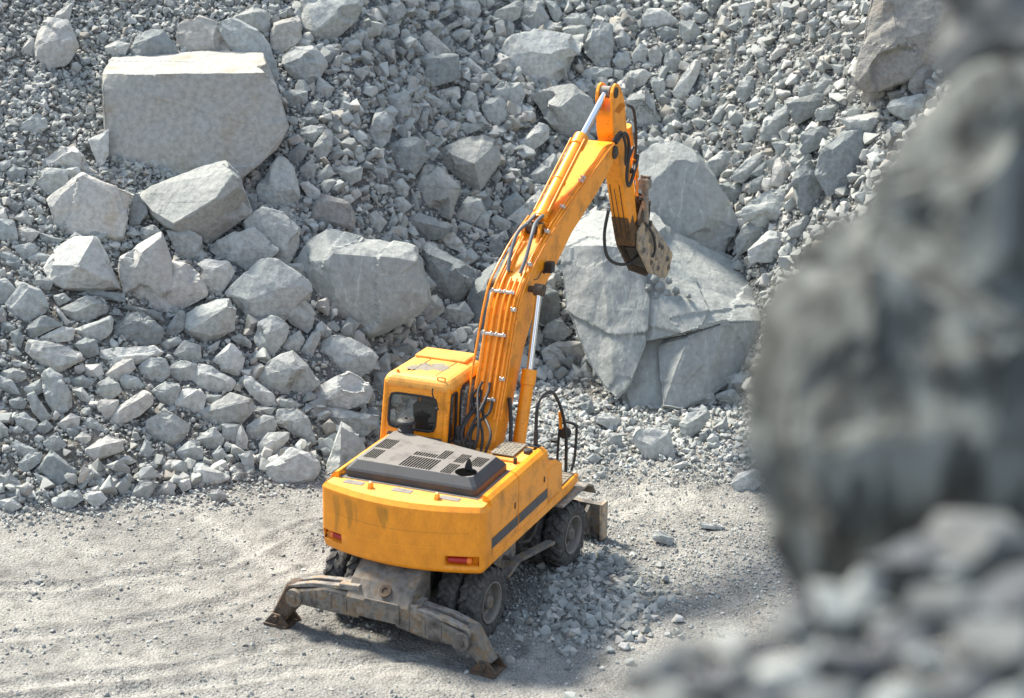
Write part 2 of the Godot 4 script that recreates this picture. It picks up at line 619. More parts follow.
func make_ground() -> void:
	var xs := lines_([-420.0, -60.0, 60.0, -60.0, -16.0, 4.0, -16.0, -9.0, 0.25, -9.0, 6.6, 0.052, 6.6, 14.0, 0.3, 14.0, 60.0, 4.0, 60.0, 420.0, 60.0])
	var zs := lines_([-420.0, -60.0, 60.0, -60.0, -28.0, 2.0, -28.0, -9.5, 0.14, -9.5, 5.0, 0.052, 5.0, 12.0, 0.35, 12.0, 60.0, 4.0, 60.0, 420.0, 60.0])
	var w := xs.size()
	var v := PackedVector3Array()
	var c := PackedColorArray()
	var ix := PackedInt32Array()
	for z in zs:
		for x in xs:
			var g := ground_at(x, z)
			v.push_back(Vector3(x, g[0], z))
			var d: float = g[1]
			var col := Color(0.225, 0.222, 0.212).lerp(Color(0.43, 0.42, 0.39), d)
			if toe(x) - z > 0.0:
				col = Color(0.16, 0.168, 0.165).lerp(Color(0.20, 0.19, 0.17), smoothstep(-4.0, -7.0, x))
			c.push_back(col)
	for j in zs.size() - 1:
		for i in w - 1:
			var a := j * w + i
			ix.push_back(a); ix.push_back(a + w + 1); ix.push_back(a + w)
			ix.push_back(a); ix.push_back(a + 1); ix.push_back(a + w + 1)
	var n := PackedVector3Array()
	n.resize(v.size())
	for k in range(0, ix.size(), 3):
		var m := (v[ix[k + 2]] - v[ix[k]]).cross(v[ix[k + 1]] - v[ix[k]])
		for q in 3:
			n[ix[k + q]] += m
	for k in n.size():
		n[k] = n[k].normalized()
		if n[k].y < 0.0: n[k] = -n[k]
	if (v[ix[1]] - v[ix[0]]).cross(v[ix[2]] - v[ix[0]]).y > 0.0:
		for k in range(0, ix.size(), 3):
			var t := ix[k + 1]
			ix[k + 1] = ix[k + 2]
			ix[k + 2] = t
	var arr := []
	arr.resize(Mesh.ARRAY_MAX)
	arr[Mesh.ARRAY_VERTEX] = v
	arr[Mesh.ARRAY_NORMAL] = n
	arr[Mesh.ARRAY_COLOR] = c
	arr[Mesh.ARRAY_INDEX] = ix
	var m := ArrayMesh.new()
	m.add_surface_from_arrays(Mesh.PRIMITIVE_TRIANGLES, arr)
	var o := MeshInstance3D.new()
	o.name = "ground"
	o.mesh = m
	o.material_override = M.ground
	o.set_meta("kind", "structure")
	add_child(o)

# ---------------------------------------------------------------- materials
func noise_tex(seed_: int, freq: float, ramp: Array, oct := 5, kind := FastNoiseLite.TYPE_SIMPLEX_SMOOTH, fractal := FastNoiseLite.FRACTAL_FBM, size := 1024) -> NoiseTexture2D:
	var f := FastNoiseLite.new()
	f.seed = seed_
	f.noise_type = kind
	f.frequency = freq
	f.fractal_type = fractal
	f.fractal_octaves = oct
	f.fractal_gain = 0.58
	var t := NoiseTexture2D.new()
	t.width = size
	t.height = size
	t.seamless = true
	t.noise = f
	if ramp.size() > 0:
		var g := Gradient.new()
		var offs := PackedFloat32Array()
		var cols := PackedColorArray()
		for i in range(0, ramp.size(), 2):
			offs.push_back(ramp[i])
			cols.push_back(ramp[i + 1] if ramp[i + 1] is Color else Color(ramp[i + 1], ramp[i + 1], ramp[i + 1]))
		g.offsets = offs
		g.colors = cols
		t.color_ramp = g
	return t

func lin(r: float, g: float, b: float) -> Color:         # a real-world base colour
	return Color(r, g, b).linear_to_srgb()

func plain(col: Color, rough: float, metal := 0.0) -> StandardMaterial3D:
	var m := StandardMaterial3D.new()
	m.albedo_color = col
	m.roughness = rough
	m.metallic = metal
	return m

func skin(col: Color, rough: float, tex: Texture2D, scale: float, detail: Texture2D = null, dscale := 1.0, height: Texture2D = null, hs := 0.0, metal := 0.0) -> StandardMaterial3D:
	var m := plain(col, rough, metal)
	m.albedo_texture = tex
	m.uv1_triplanar = true
	m.uv1_scale = Vector3.ONE * scale
	m.uv1_triplanar_sharpness = 4.0
	if detail:
		m.detail_enabled = true
		m.detail_albedo = detail
		m.detail_blend_mode = BaseMaterial3D.BLEND_MODE_MUL
		m.detail_uv_layer = BaseMaterial3D.DETAIL_UV_2
		m.uv2_triplanar = true
		m.uv2_scale = Vector3.ONE * dscale
	if height:
		m.heightmap_enabled = true
		m.heightmap_texture = height
		m.heightmap_scale = hs
	return m

func make_materials() -> void:
	var mott := noise_tex(3, 0.016, [0.0, 0.83, 0.35, 0.92, 0.55, 0.96, 0.75, 1.0, 1.0, 1.0], 6)
	var big := noise_tex(8, 0.004, [0.0, 0.86, 0.4, 0.95, 0.6, 1.0, 1.0, 0.93], 4)
	var rusty := noise_tex(14, 0.004, [0.0, Color(1, 1, 1), 0.62, Color(1, 0.995, 0.99), 0.76, Color(0.98, 0.955, 0.92), 0.95, Color(0.95, 0.89, 0.82)], 5)
	var relief := noise_tex(21, 0.014, [], 4, FastNoiseLite.TYPE_CELLULAR)
	relief.noise.cellular_return_type = FastNoiseLite.RETURN_CELL_VALUE
	relief.noise.domain_warp_enabled = true
	relief.noise.domain_warp_amplitude = 14.0
	relief.noise.domain_warp_frequency = 0.03
	var vein := noise_tex(31, 0.0035, [0.0, 0.80, 0.45, 0.87, 0.78, 0.90, 0.88, 1.0, 1.0, 1.0], 5, FastNoiseLite.TYPE_SIMPLEX_SMOOTH, FastNoiseLite.FRACTAL_RIDGED)
	var grit := noise_tex(41, 0.05, [0.0, 0.55, 0.38, 0.82, 0.6, 0.97, 1.0, 1.0], 5)
	M.rock_g = skin(lin(0.390, 0.410, 0.398), 0.92, mott, 0.5, big, 0.17, relief, 2.2)
	M.rock_p = skin(lin(0.499, 0.511, 0.491), 0.92, mott, 0.5, big, 0.21, relief, 2.2)
	M.rock_w = skin(lin(0.445, 0.441, 0.417), 0.92, mott, 0.45, rusty, 0.22, relief, 2.2)
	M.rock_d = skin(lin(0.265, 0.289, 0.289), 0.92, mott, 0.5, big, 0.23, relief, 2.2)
	M.rock_b = skin(lin(0.265, 0.262, 0.25), 0.95, mott, 0.5, rusty, 0.3, relief, 2.0)
	M.rock_veined = skin(lin(0.421, 0.441, 0.429), 0.9, vein, 0.33, mott, 0.4, relief, 2.0)
	M.rock_veined.uv1_scale = Vector3(0.5, 0.24, 0.5)
	M.rock_block = skin(lin(0.335, 0.338, 0.325), 0.92, mott, 0.4, rusty, 0.2, relief, 1.5)
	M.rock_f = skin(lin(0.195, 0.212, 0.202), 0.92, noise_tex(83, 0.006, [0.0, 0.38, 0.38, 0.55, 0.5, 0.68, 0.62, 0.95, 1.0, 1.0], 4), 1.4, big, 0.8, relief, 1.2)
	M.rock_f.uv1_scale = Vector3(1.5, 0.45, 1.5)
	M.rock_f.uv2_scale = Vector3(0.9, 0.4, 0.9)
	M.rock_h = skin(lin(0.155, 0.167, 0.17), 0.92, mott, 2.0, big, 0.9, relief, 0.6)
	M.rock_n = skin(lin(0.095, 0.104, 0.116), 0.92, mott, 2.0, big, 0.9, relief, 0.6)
	for k in ["rock_block", "rock_h", "rock_n", "rock_g", "rock_p", "rock_w", "rock_d", "rock_b", "rock_veined", "rock_f"]:
		M[k].vertex_color_use_as_albedo = true
	M.gravel = skin(lin(0.74, 0.74, 0.74), 0.95, mott, 0.8)
	M.gravel.vertex_color_use_as_albedo = true
	M.ground = skin(Color.WHITE, 0.97, grit, 0.45, noise_tex(47, 0.008, [0.0, 0.7, 0.45, 0.92, 1.0, 1.0], 6), 0.31, noise_tex(43, 0.03, [], 6), 3.0)
	M.ground.vertex_color_use_as_albedo = true
	var worn := noise_tex(61, 0.005, [0.0, Color(0.74, 0.74, 0.75), 0.30, Color(0.90, 0.895, 0.89), 0.5, Color(1, 1, 1), 1.0, Color(1, 0.99, 0.97)], 6)
	var spots := noise_tex(67, 0.02, [0.0, Color(0.5, 0.46, 0.42), 0.2, Color(0.86, 0.84, 0.8), 0.3, Color(1, 1, 1), 1.0, Color(1, 1, 1)], 5)
	M.paint = skin(lin(0.88, 0.312, 0.008), 0.42, worn, 0.35, spots, 0.6)
	M.paint_dusty = skin(lin(0.82, 0.365, 0.06), 0.6, worn, 0.4, spots, 0.8)
	M.paint_boom = skin(lin(0.90, 0.312, 0.008), 0.4, worn, 0.3, spots, 0.5)
	M.pipe = skin(lin(0.84, 0.27, 0.008), 0.35, worn, 0.8)
	for k in ["paint", "paint_dusty", "paint_boom"]:
		M[k].clearcoat_enabled = true
		M[k].clearcoat = 0.12
		M[k].clearcoat_roughness = 0.35
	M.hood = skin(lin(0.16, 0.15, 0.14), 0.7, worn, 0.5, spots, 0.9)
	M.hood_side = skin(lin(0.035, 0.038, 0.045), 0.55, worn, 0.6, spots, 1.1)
	M.black = plain(lin(0.018, 0.018, 0.02), 0.5)
	M.void = plain(lin(0.004, 0.004, 0.004), 1.0)
	M.void.specular_mode = BaseMaterial3D.SPECULAR_DISABLED
	M.rubber = plain(lin(0.022, 0.022, 0.024), 0.7)
	M.hose = plain(lin(0.026, 0.026, 0.028), 0.6)
	M.hose_grey = plain(lin(0.11, 0.115, 0.125), 0.6)
	M.chrome = plain(lin(0.72, 0.73, 0.75), 0.18, 1.0)
	M.zinc = plain(lin(0.55, 0.55, 0.54), 0.38, 0.8)
	M.stripe = skin(lin(0.06, 0.065, 0.075), 0.55, worn, 1.0)
	M.tyre = skin(lin(0.12, 0.118, 0.114), 0.9, noise_tex(71, 0.012, [0.0, 0.45, 0.5, 0.75, 1.0, 1.0], 5), 0.9, spots, 1.3, relief, 0.6)
	M.rim = skin(lin(0.20, 0.185, 0.17), 0.75, worn, 1.2, spots, 2.0)
	var grime := noise_tex(77, 0.006, [0.0, Color(0.5, 0.46, 0.43), 0.3, Color(0.68, 0.67, 0.68), 0.52, Color(0.86, 0.86, 0.86), 0.66, Color(0.86, 0.76, 0.64), 0.75, Color(0.95, 0.92, 0.88), 1.0, Color(1, 0.98, 0.95)], 6)
	M.dirty = skin(lin(0.235, 0.22, 0.20), 0.8, grime, 0.34, worn, 1.4, relief, 0.8)
	M.dirty_light = skin(lin(0.36, 0.345, 0.32), 0.85, grime, 0.4, worn, 1.2, relief, 0.8)
	M.rust = skin(lin(0.13, 0.095, 0.07), 0.85, grime, 1.0, spots, 1.6, relief, 0.8)
	M.grime = skin(lin(0.16, 0.085, 0.03), 0.75, grime, 0.9, spots, 1.4)
	M.chassis = skin(lin(0.085, 0.082, 0.078), 0.85, grime, 0.7, spots, 1.2)
	M.breaker = skin(lin(0.50, 0.43, 0.34), 0.75, grime, 0.55, spots, 1.0)
	M.tread = skin(lin(0.20, 0.18, 0.145), 0.75, spots, 3.0, worn, 0.8)
	M.red = plain(lin(0.34, 0.010, 0.006), 0.4)
	M.amber = plain(lin(0.75, 0.17, 0.015), 0.2)
	M.seat = plain(lin(0.035, 0.037, 0.04), 0.8)
	M.cab_dark = plain(lin(0.06, 0.06, 0.06), 0.7)
	var g := plain(Color(0.12, 0.17, 0.15, 0.30), 0.03)
	g.transparency = BaseMaterial3D.TRANSPARENCY_ALPHA
	M.glass = g

func counterweight_skin() -> StandardMaterial3D:         # streaks, scratches and chips of this one casting
	var im := Image.create(1024, 384, false, Image.FORMAT_RGB8)
	var base := Color(1, 1, 1)
	for y in 384:
		for x in 1024:
			var a := nz.get_noise_2d(x * 0.25, y * 0.12) * 0.06 + nz.get_noise_2d(x * 1.4, y * 0.5) * 0.04
			var k := clampf(0.94 + a, 0.0, 1.0)
			var c := Color(k, k * (0.99 + a * 0.2), k)
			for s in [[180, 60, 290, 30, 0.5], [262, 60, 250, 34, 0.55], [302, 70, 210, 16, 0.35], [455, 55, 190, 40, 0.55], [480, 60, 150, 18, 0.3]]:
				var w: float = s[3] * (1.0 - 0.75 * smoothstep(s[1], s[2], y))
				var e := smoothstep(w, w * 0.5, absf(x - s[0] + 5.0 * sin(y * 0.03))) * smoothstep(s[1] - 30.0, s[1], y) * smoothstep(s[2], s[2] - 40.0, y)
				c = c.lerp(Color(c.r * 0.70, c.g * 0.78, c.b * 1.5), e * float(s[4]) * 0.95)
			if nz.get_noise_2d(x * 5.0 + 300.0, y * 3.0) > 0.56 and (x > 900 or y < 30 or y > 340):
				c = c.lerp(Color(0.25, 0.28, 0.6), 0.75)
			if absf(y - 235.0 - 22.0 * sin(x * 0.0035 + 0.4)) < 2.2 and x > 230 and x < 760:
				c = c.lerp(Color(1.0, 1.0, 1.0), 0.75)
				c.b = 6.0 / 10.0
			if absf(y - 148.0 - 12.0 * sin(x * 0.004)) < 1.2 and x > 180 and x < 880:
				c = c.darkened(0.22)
			im.set_pixel(x, y, c)
	var m: StandardMaterial3D = M.paint.duplicate()
	m.detail_enabled = false
	m.uv1_triplanar = false
	m.uv1_scale = Vector3.ONE
	m.albedo_texture = ImageTexture.create_from_image(im)
	return m

# ---------------------------------------------------------------- the excavator
func make_machine() -> void:
	machine = Node3D.new()
	machine.name = "wheeled_excavator"
	add_child(machine)
	machine.rotation.y = YAW
	tag(machine, "orange-yellow wheeled excavator with a hydraulic breaker working at the cracked boulder", "excavator")
	undercarriage()
	upper()
	cab()
	arm()

func make_wheel(at: Vector3, side: float) -> void:
	# tyre with its own lugs, rim, hub; the axle runs along x
	var R := 0.525
	var t := MB.new()
	var w := 0.15
	var prof := [Vector2(0.29, -w * 0.8), Vector2(0.34, -w), Vector2(0.43, -w * 1.05), Vector2(0.485, -w * 0.92), Vector2(0.5, -w * 0.6), Vector2(0.502, 0.0), Vector2(0.5, w * 0.6), Vector2(0.485, w * 0.92), Vector2(0.43, w * 1.05), Vector2(0.34, w), Vector2(0.29, w * 0.8)]
	lathe(t, at, Vector3.RIGHT, prof, 40, true)
	for k in 17:
		for h in 2:
			var sgn := -1.0 if h == 0 else 1.0
			var a := TAU * (k + 0.5 * h) / 17.0
			var pts := PackedVector3Array()
			for q in [[0.006, R + 0.002, -0.018], [w * 0.62, R, 0.055], [w * 1.0, R - 0.03, 0.085], [w * 1.06, 0.44, 0.095]]:
				for e in [-0.034, 0.034]:
					var ang: float = a + (float(q[2]) + e) / 0.52
					for dr in [0.008, -0.05]:
						var rr: float = float(q[1]) + dr - (0.008 if absf(e) > 0.02 and dr == 0.0 else 0.0)
						pts.push_back(at + Vector3(sgn * float(q[0]), cos(ang) * rr, sin(ang) * rr))
			hull_into(t, pts)
	var o := obj("wheel", t, M.tyre, machine)
	var r := MB.new()
	lathe(r, at, Vector3(side, 0, 0), [Vector2(0.30, 0.10), Vector2(0.305, 0.155), Vector2(0.285, 0.155), Vector2(0.27, 0.12), Vector2(0.262, 0.02), Vector2(0.225, -0.015), Vector2(0.15, -0.01), Vector2(0.14, 0.0)], 32)
	obj("rim", r, M.rim, o)
	var hb := MB.new()
	lathe(hb, at, Vector3(side, 0, 0), [Vector2(0.16, -0.02), Vector2(0.155, 0.05), Vector2(0.11, 0.065), Vector2(0.10, 0.12), Vector2(0.085, 0.135), Vector2(0.0, 0.135)], 24)
	for k in 10:
		var a := TAU * k / 10.0
		rod(hb, at + Vector3(side * 0.03, cos(a) * 0.195, sin(a) * 0.195), at + Vector3(side * -0.02, cos(a) * 0.195, sin(a) * 0.195), 0.016, 6)
	obj("hub", hb, M.dirty, o)

func undercarriage() -> void:
	for z in [1.42, -1.38]:
		for s in [-1.0, 1.0]:
			make_wheel(Vector3(s * 1.09, 0.525, z), s)
			make_wheel(Vector3(s * 0.74, 0.525, z), s)
	var m := MB.new()
	prism(m, [Vector2(-2.2, 0.72), Vector2(-1.9, 0.62), Vector2(1.9, 0.62), Vector2(2.2, 0.72), Vector2(2.2, 1.0), Vector2(1.2, 1.14), Vector2(-1.2, 1.14), Vector2(-2.2, 1.0)], -0.42, 0.42, 0.02)
	box(m, Vector3(0, 0.95, 0.1), Vector3(1.5, 0.14, 1.5), 0.02)
	obj("chassis", m, M.chassis, machine)
	m = MB.new()
	lathe(m, Vector3(0, 1.1, 0.1), Vector3.UP, [Vector2(0.0, 0.0), Vector2(0.66, 0.0), Vector2(0.66, 0.07), Vector2(0.6, 0.08), Vector2(0.6, 0.17), Vector2(0, 0.17)], 40)
	obj("slewing_ring", m, M.chassis, machine)
	for z in [1.42, -1.38]:
		m = MB.new()
		rod(m, Vector3(-0.95, 0.525, z), Vector3(0.95, 0.525, z), 0.11, 16)
		lathe(m, Vector3(0, 0.525, z - 0.24), Vector3(0, 0, 1), [Vector2(0, 0), Vector2(0.14, 0.0), Vector2(0.23, 0.12), Vector2(0.23, 0.36), Vector2(0.14, 0.48), Vector2(0, 0.48)], 20)
		obj("axle", m, M.chassis, machine)
	for s in [-1.0, 1.0]:
		m = MB.new()                                       # fuel tank and tool box between the wheels
		box(m, Vector3(s * 0.78, 0.80, 0.42), Vector3(0.42, 0.5, 0.66), 0.06)
		obj("side_tank", m, M.dirty_light, machine)
		m = MB.new()
		box(m, Vector3(s * 0.74, 0.9, -0.42), Vector3(0.36, 0.34, 0.7), 0.03)
		tube(m, curve([Vector3(s * 0.95, 0.95, -0.7), Vector3(s * 1.0, 0.8, -0.3), Vector3(s * 0.98, 0.9, 0.1)]), 0.03)
		obj("side_box", m, M.chassis, machine)
		m = MB.new()                                       # bent flat step bar
		prism(m, [Vector2(0.98, 0.76), Vector2(0.56, 0.87), Vector2(-0.64, 0.70), Vector2(-0.64, 0.65), Vector2(0.55, 0.815), Vector2(0.96, 0.71)], s * 1.2 - 0.075, s * 1.2 + 0.075, 0.008)
		box(m, Vector3(s * 1.0, 0.72, -0.1), Vector3(0.4, 0.05, 0.06), 0.008)
		box(m, Vector3(s * 1.0, 0.84, 0.55), Vector3(0.4, 0.05, 0.06), 0.008)
		obj("step_bar", m, M.dirty, machine)
		m = MB.new()                                       # mudguard over the front wheel
		prism(m, [Vector2(-0.95, 1.15), Vector2(-1.9, 1.19), Vector2(-2.1, 1.1), Vector2(-2.22, 0.92), Vector2(-2.2, 0.92), Vector2(-2.08, 1.07), Vector2(-1.89, 1.155), Vector2(-0.95, 1.115)], s * 0.95 - 0.3, s * 0.95 + 0.3, 0.006)
		obj("mudguard", m, M.dirty_light, machine)
	# front dozer blade
	m = MB.new()
	var bl := [Vector2(-2.72, 0.02), Vector2(-2.66, 0.10), Vector2(-2.60, 0.32), Vector2(-2.64, 0.60), Vector2(-2.60, 0.62), Vector2(-2.52, 0.6), Vector2(-2.50, 0.32), Vector2(-2.56, 0.06)]
	prism(m, bl, -1.25, 1.25, 0.01)
	var blade := obj("dozer_blade", m, M.dirty, machine)
	for x in [-1.0, -0.35, 0.35, 1.0]:
		m = MB.new()
		prism(m, [Vector2(-2.52, 0.08), Vector2(-2.42, 0.1), Vector2(-2.38, 0.5), Vector2(-2.5, 0.58)], x - 0.03, x + 0.03, 0.004)
		obj("stiffener", m, M.dirty, blade)
	m = MB.new()
	box(m, Vector3(1.24, 0.33, -2.56), Vector3(0.05, 0.62, 0.22), 0.01)
	obj("end_plate", m, M.breaker, blade)
	for s in [-1.0, 1.0]:
		m = MB.new()
		prism(m, [Vector2(-2.5, 0.25), Vector2(-2.5, 0.42), Vector2(-1.9, 0.85), Vector2(-1.9, 0.66)], s * 0.4 - 0.06, s * 0.4 + 0.06, 0.01)
		obj("blade_arm", m, M.chassis, machine)
	# rear outriggers
	m = MB.new()
	prism(m, [Vector2(2.0, 0.55), Vector2(2.52, 0.45), Vector2(2.56, 0.72), Vector2(2.38, 0.95), Vector2(2.05, 1.17), Vector2(1.9, 1.15), Vector2(1.9, 0.6)], -0.48, 0.52, 0.02)
	box(m, Vector3(0.1, 0.62, 2.565), Vector3(0.55, 0.3, 0.03), 0.008)
	var hs := obj("outrigger_housing", m, M.dirty, machine)
	m = MB.new()
	lathe(m, Vector3(0.1, 0.86, 2.44), Vector3(0, 0.7, 0.7), [Vector2(0.0, 0.02), Vector2(0.05, 0.02), Vector2(0.05, 0.035), Vector2(0.09, 0.035), Vector2(0.09, -0.03), Vector2(0.09, -0.04)], 18)
	obj("pin_cover", m, M.rust, hs)
	for s in [-1.0, 1.0]:
		m = MB.new()                                        # the beam, hinged at the housing
		var by := 0.47 if s > 0 else 0.56
		var bm := PackedVector3Array()
		for q in [[s * 0.3, 0.40, 0.76], [s * 0.85, by - 0.16, by + 0.19], [s * 1.36, by - 0.15, by + 0.05]]:
			for z in [2.2, 2.52]:
				var ins := 0.0
				bm.push_back(Vector3(q[0], float(q[1]) + ins, z - 0.015 * signf(z - 2.36)))
				bm.push_back(Vector3(q[0], float(q[2]) - ins, z - 0.015 * signf(z - 2.36)))
				bm.push_back(Vector3(q[0], float(q[1]) + 0.03, z))
				bm.push_back(Vector3(q[0], float(q[2]) - 0.03, z))
		hull_into(m, bm)
		for z in [2.17, 2.55]:                               # hinge eyes
			lathe(m, Vector3(s * 1.33, by - 0.05, z - 0.035), Vector3(0, 0, 1), [Vector2(0, 0), Vector2(0.13, 0), Vector2(0.13, 0.07), Vector2(0, 0.07)], 20)
			lathe(m, Vector3(s * 1.33, by - 0.05, z - 0.06), Vector3(0, 0, 1), [Vector2(0, 0), Vector2(0.055, 0), Vector2(0.055, 0.12), Vector2(0, 0.12)], 16)
		for k in 3:
			box(m, Vector3(s * (0.5 + 0.25 * k), by + 0.02, 2.525), Vector3(0.03, 0.22, 0.02), 0.004)
		var bo := obj("outrigger_beam", m, M.dirty, machine)
		m = MB.new()                                        # cylinder guard with a slot, lying on the beam
		for e in [-1.0, 1.0]:
			prism_x(m, [Vector2(s * 0.35, by + 0.30), Vector2(s * 1.1, by + 0.21), Vector2(s * 1.45, by + 0.1), Vector2(s * 1.45, by + 0.06), Vector2(s * 1.05, by + 0.15), Vector2(s * 0.35, by + 0.24)], 2.34 + e * 0.10 - 0.05, 2.34 + e * 0.10 + 0.05, 0.008)
		prism_x(m, [Vector2(s * 0.3, by + 0.33), Vector2(s * 0.62, by + 0.30), Vector2(s * 0.62, by + 0.22), Vector2(s * 0.3, by + 0.22)], 2.18, 2.5, 0.008)
		obj("cylinder_guard", m, M.dirty_light, bo)
		m = MB.new()
		rod(m, Vector3(s * 0.5, by + 0.2, 2.34), Vector3(s * 1.45, by + 0.06, 2.34), 0.05, 14)
		obj("outrigger_cylinder", m, M.chassis, bo)
		m = MB.new()                                        # the leg that goes down to the pad
		var fx: float = 1.66 * s
		prism_x(m, [Vector2(s * 1.24, by - 0.1), Vector2(s * 1.34, by + 0.13), Vector2(s * 1.5, by + 0.11), Vector2(fx + s * 0.10, 0.16), Vector2(fx - s * 0.05, 0.05), Vector2(fx - s * 0.14, 0.12)], 2.24, 2.48, 0.025)
		rod(m, Vector3(s * 1.42, by + 0.06, 2.2), Vector3(s * 1.42, by + 0.06, 2.52), 0.05, 16)
		var leg := obj("outrigger_leg", m, M.dirty if s > 0 else M.rust, machine)
		m = MB.new()
		var pd := PackedVector3Array()
		for z in [2.16, 2.56]:
			pd.push_back(Vector3(fx - s * 0.19, -0.03, z)); pd.push_back(Vector3(fx + s * 0.19, -0.03, z)); pd.push_back(Vector3(fx - s * 0.19, 0.02, z)); pd.push_back(Vector3(fx + s * 0.19, 0.02, z))
		hull_into(m, pd)
		for z in [2.2, 2.5]:
			prism_x(m, [Vector2(fx - s * 0.2, 0.018), Vector2(fx + s * 0.2, 0.018), Vector2(fx + s * 0.07, 0.17), Vector2(fx - s * 0.07, 0.17)], z - 0.02, z + 0.02, 0.004)
		rod(m, Vector3(fx, 0.115, 2.15), Vector3(fx, 0.115, 2.56), 0.04, 14)
		obj("foot_pad", m, M.rust, leg)

func prism_x(mb: MB, poly: Array, z0: float, z1: float, b := 0.012) -> void:     # poly of Vector2(x, y), swept along z
	prism(mb, poly, z0, z1, b, Transform3D(Basis(Vector3(0, 0, 1), Vector3(0, 1, 0), Vector3(1, 0, 0)), Vector3.ZERO))

func upper() -> void:
	var m := MB.new()                                        # swing platform floor
	box(m, Vector3(0, 1.31, 0.2), Vector3(2.3, 0.08, 3.0), 0.01)
	box(m, Vector3(0.28, 1.5, -0.5), Vector3(0.07, 0.42, 0.9), 0.01)
	box(m, Vector3(-0.1, 1.5, -0.5), Vector3(0.07, 0.42, 0.9), 0.01)
	up("swing_platform", m, M.chassis)
	counterweight()
	# deck around the hood
	m = MB.new()
	box(m, Vector3(0.0, 2.11, 0.85), Vector3(2.36, 0.1, 2.0), 0.01)
	up("engine_deck", m, M.paint_dusty)
	m = MB.new()
	box(m, Vector3(0.0, 1.72, 0.85), Vector3(2.2, 0.7, 1.6), 0.01)
	up("engine_bay", m, M.black)
	# side panels
	for s in [-1.0, 1.0]:
		var x: float = 1.24 * s
		var z1 := -0.37 if s > 0 else 0.3
		for part in [[1.78, 0.785], [0.765, z1]]:
			m = MB.new()
			var pts := PackedVector3Array()
			for z in [part[0], part[1]]:
				var iz := 0.012 * signf(float(part[0]) - float(z) - 0.01)
				pts.push_back(Vector3(x, 1.36, z)); pts.push_back(Vector3(x, 2.13, z)); pts.push_back(Vector3(x - s * 0.02, 2.19, z)); pts.push_back(Vector3(x - s * 0.07, 2.235, z)); pts.push_back(Vector3(x - s * 0.13, 2.25, z)); pts.push_back(Vector3(x - s * 0.16, 1.36, z))
			hull_into(m, pts)
			var d := up("side_door", m, M.paint)
			m = MB.new()
			box(m, Vector3(x + s * 0.004, 1.54, (part[0] + part[1]) * 0.5), Vector3(0.008, 0.15, absf(part[0] - part[1]) - 0.03), 0.002)
			obj("stripe", m, M.stripe, d)
			m = MB.new()
			box(m, Vector3(x + s * 0.006, 1.80, lerpf(part[0], part[1], 0.87)), Vector3(0.012, 0.09, 0.03), 0.004)
			obj("latch", m, M.black, d)
		m = MB.new()                                          # lower rail up to the front step
		var rail := [Vector2(1.82, 1.22), Vector2(1.82, 1.345), Vector2(-0.4, 1.345), Vector2(-1.68, 1.385), Vector2(-1.72, 1.34), Vector2(-1.66, 1.24), Vector2(-1.3, 1.2)]
		prism(m, rail, minf(x - s * 0.12, x), maxf(x - s * 0.12, x), 0.015)
		up("side_rail", m, M.paint)
	m = MB.new()
	prism(m, [Vector2(-0.40, 1.36), Vector2(-0.40, 1.92), Vector2(-0.72, 1.94), Vector2(-0.98, 1.80), Vector2(-1.02, 1.36)], 0.72, 1.235, 0.015)
	up("step_box", m, M.paint)
	m = MB.new()
	prism(m, [Vector2(-0.68, 1.945), Vector2(-0.72, 1.955), Vector2(-0.96, 1.825), Vector2(-0.94, 1.815)], 0.76, 1.2, 0.003)
	box(m, Vector3(0.98, 1.385, -1.35), Vector3(0.42, 0.03, 0.58), 0.005)
	for k in 5:
		box(m, Vector3(0.98, 1.404, -1.12 - 0.11 * k), Vector3(0.36, 0.012, 0.03), 0.003)
	up("step_tread", m, M.tread)
	# tank in front of the hood with tread plates
	m = MB.new()
	box(m, Vector3(0.82, 1.78, -0.08), Vector3(0.6, 0.86, 0.62), 0.02)
	up("fuel_tank", m, M.paint_dusty)
	m = MB.new()
	box(m, Vector3(0.72, 2.238, -0.10), Vector3(0.36, 0.02, 0.54), 0.004)
	for i in 5:
		for j in 7:
			box(m, Vector3(0.60 + 0.06 * i, 2.252, -0.32 + 0.073 * j), Vector3(0.026, 0.012, 0.014), 0.003)
	up("tread_plate", m, M.tread)
	m = MB.new()
	lathe(m, Vector3(1.02, 2.21, -0.12), Vector3.UP, [Vector2(0, 0), Vector2(0.07, 0), Vector2(0.07, 0.05), Vector2(0.055, 0.065), Vector2(0, 0.065)], 18)
	up("filler_cap", m, M.hose)
	m = MB.new()
	lathe(m, Vector3(0.98, 2.162, 0.42), Vector3.UP, [Vector2(0, 0), Vector2(0.13, 0), Vector2(0.13, 0.012), Vector2(0, 0.012)], 20)
	for k in 6:
		rod(m, Vector3(0.98 + 0.1 * cos(k * TAU / 6), 2.17, 0.42 + 0.1 * sin(k * TAU / 6)), Vector3(0.98 + 0.1 * cos(k * TAU / 6), 2.185, 0.42 + 0.1 * sin(k * TAU / 6)), 0.012, 6)
	up("tank_lid", m, M.paint_dusty)
	m = MB.new()
	box(m, Vector3(0.98, 2.215, 0.28), Vector3(0.05, 0.11, 0.05), 0.01)
	up("door_catch", m, M.black)
	hood()
	rails()

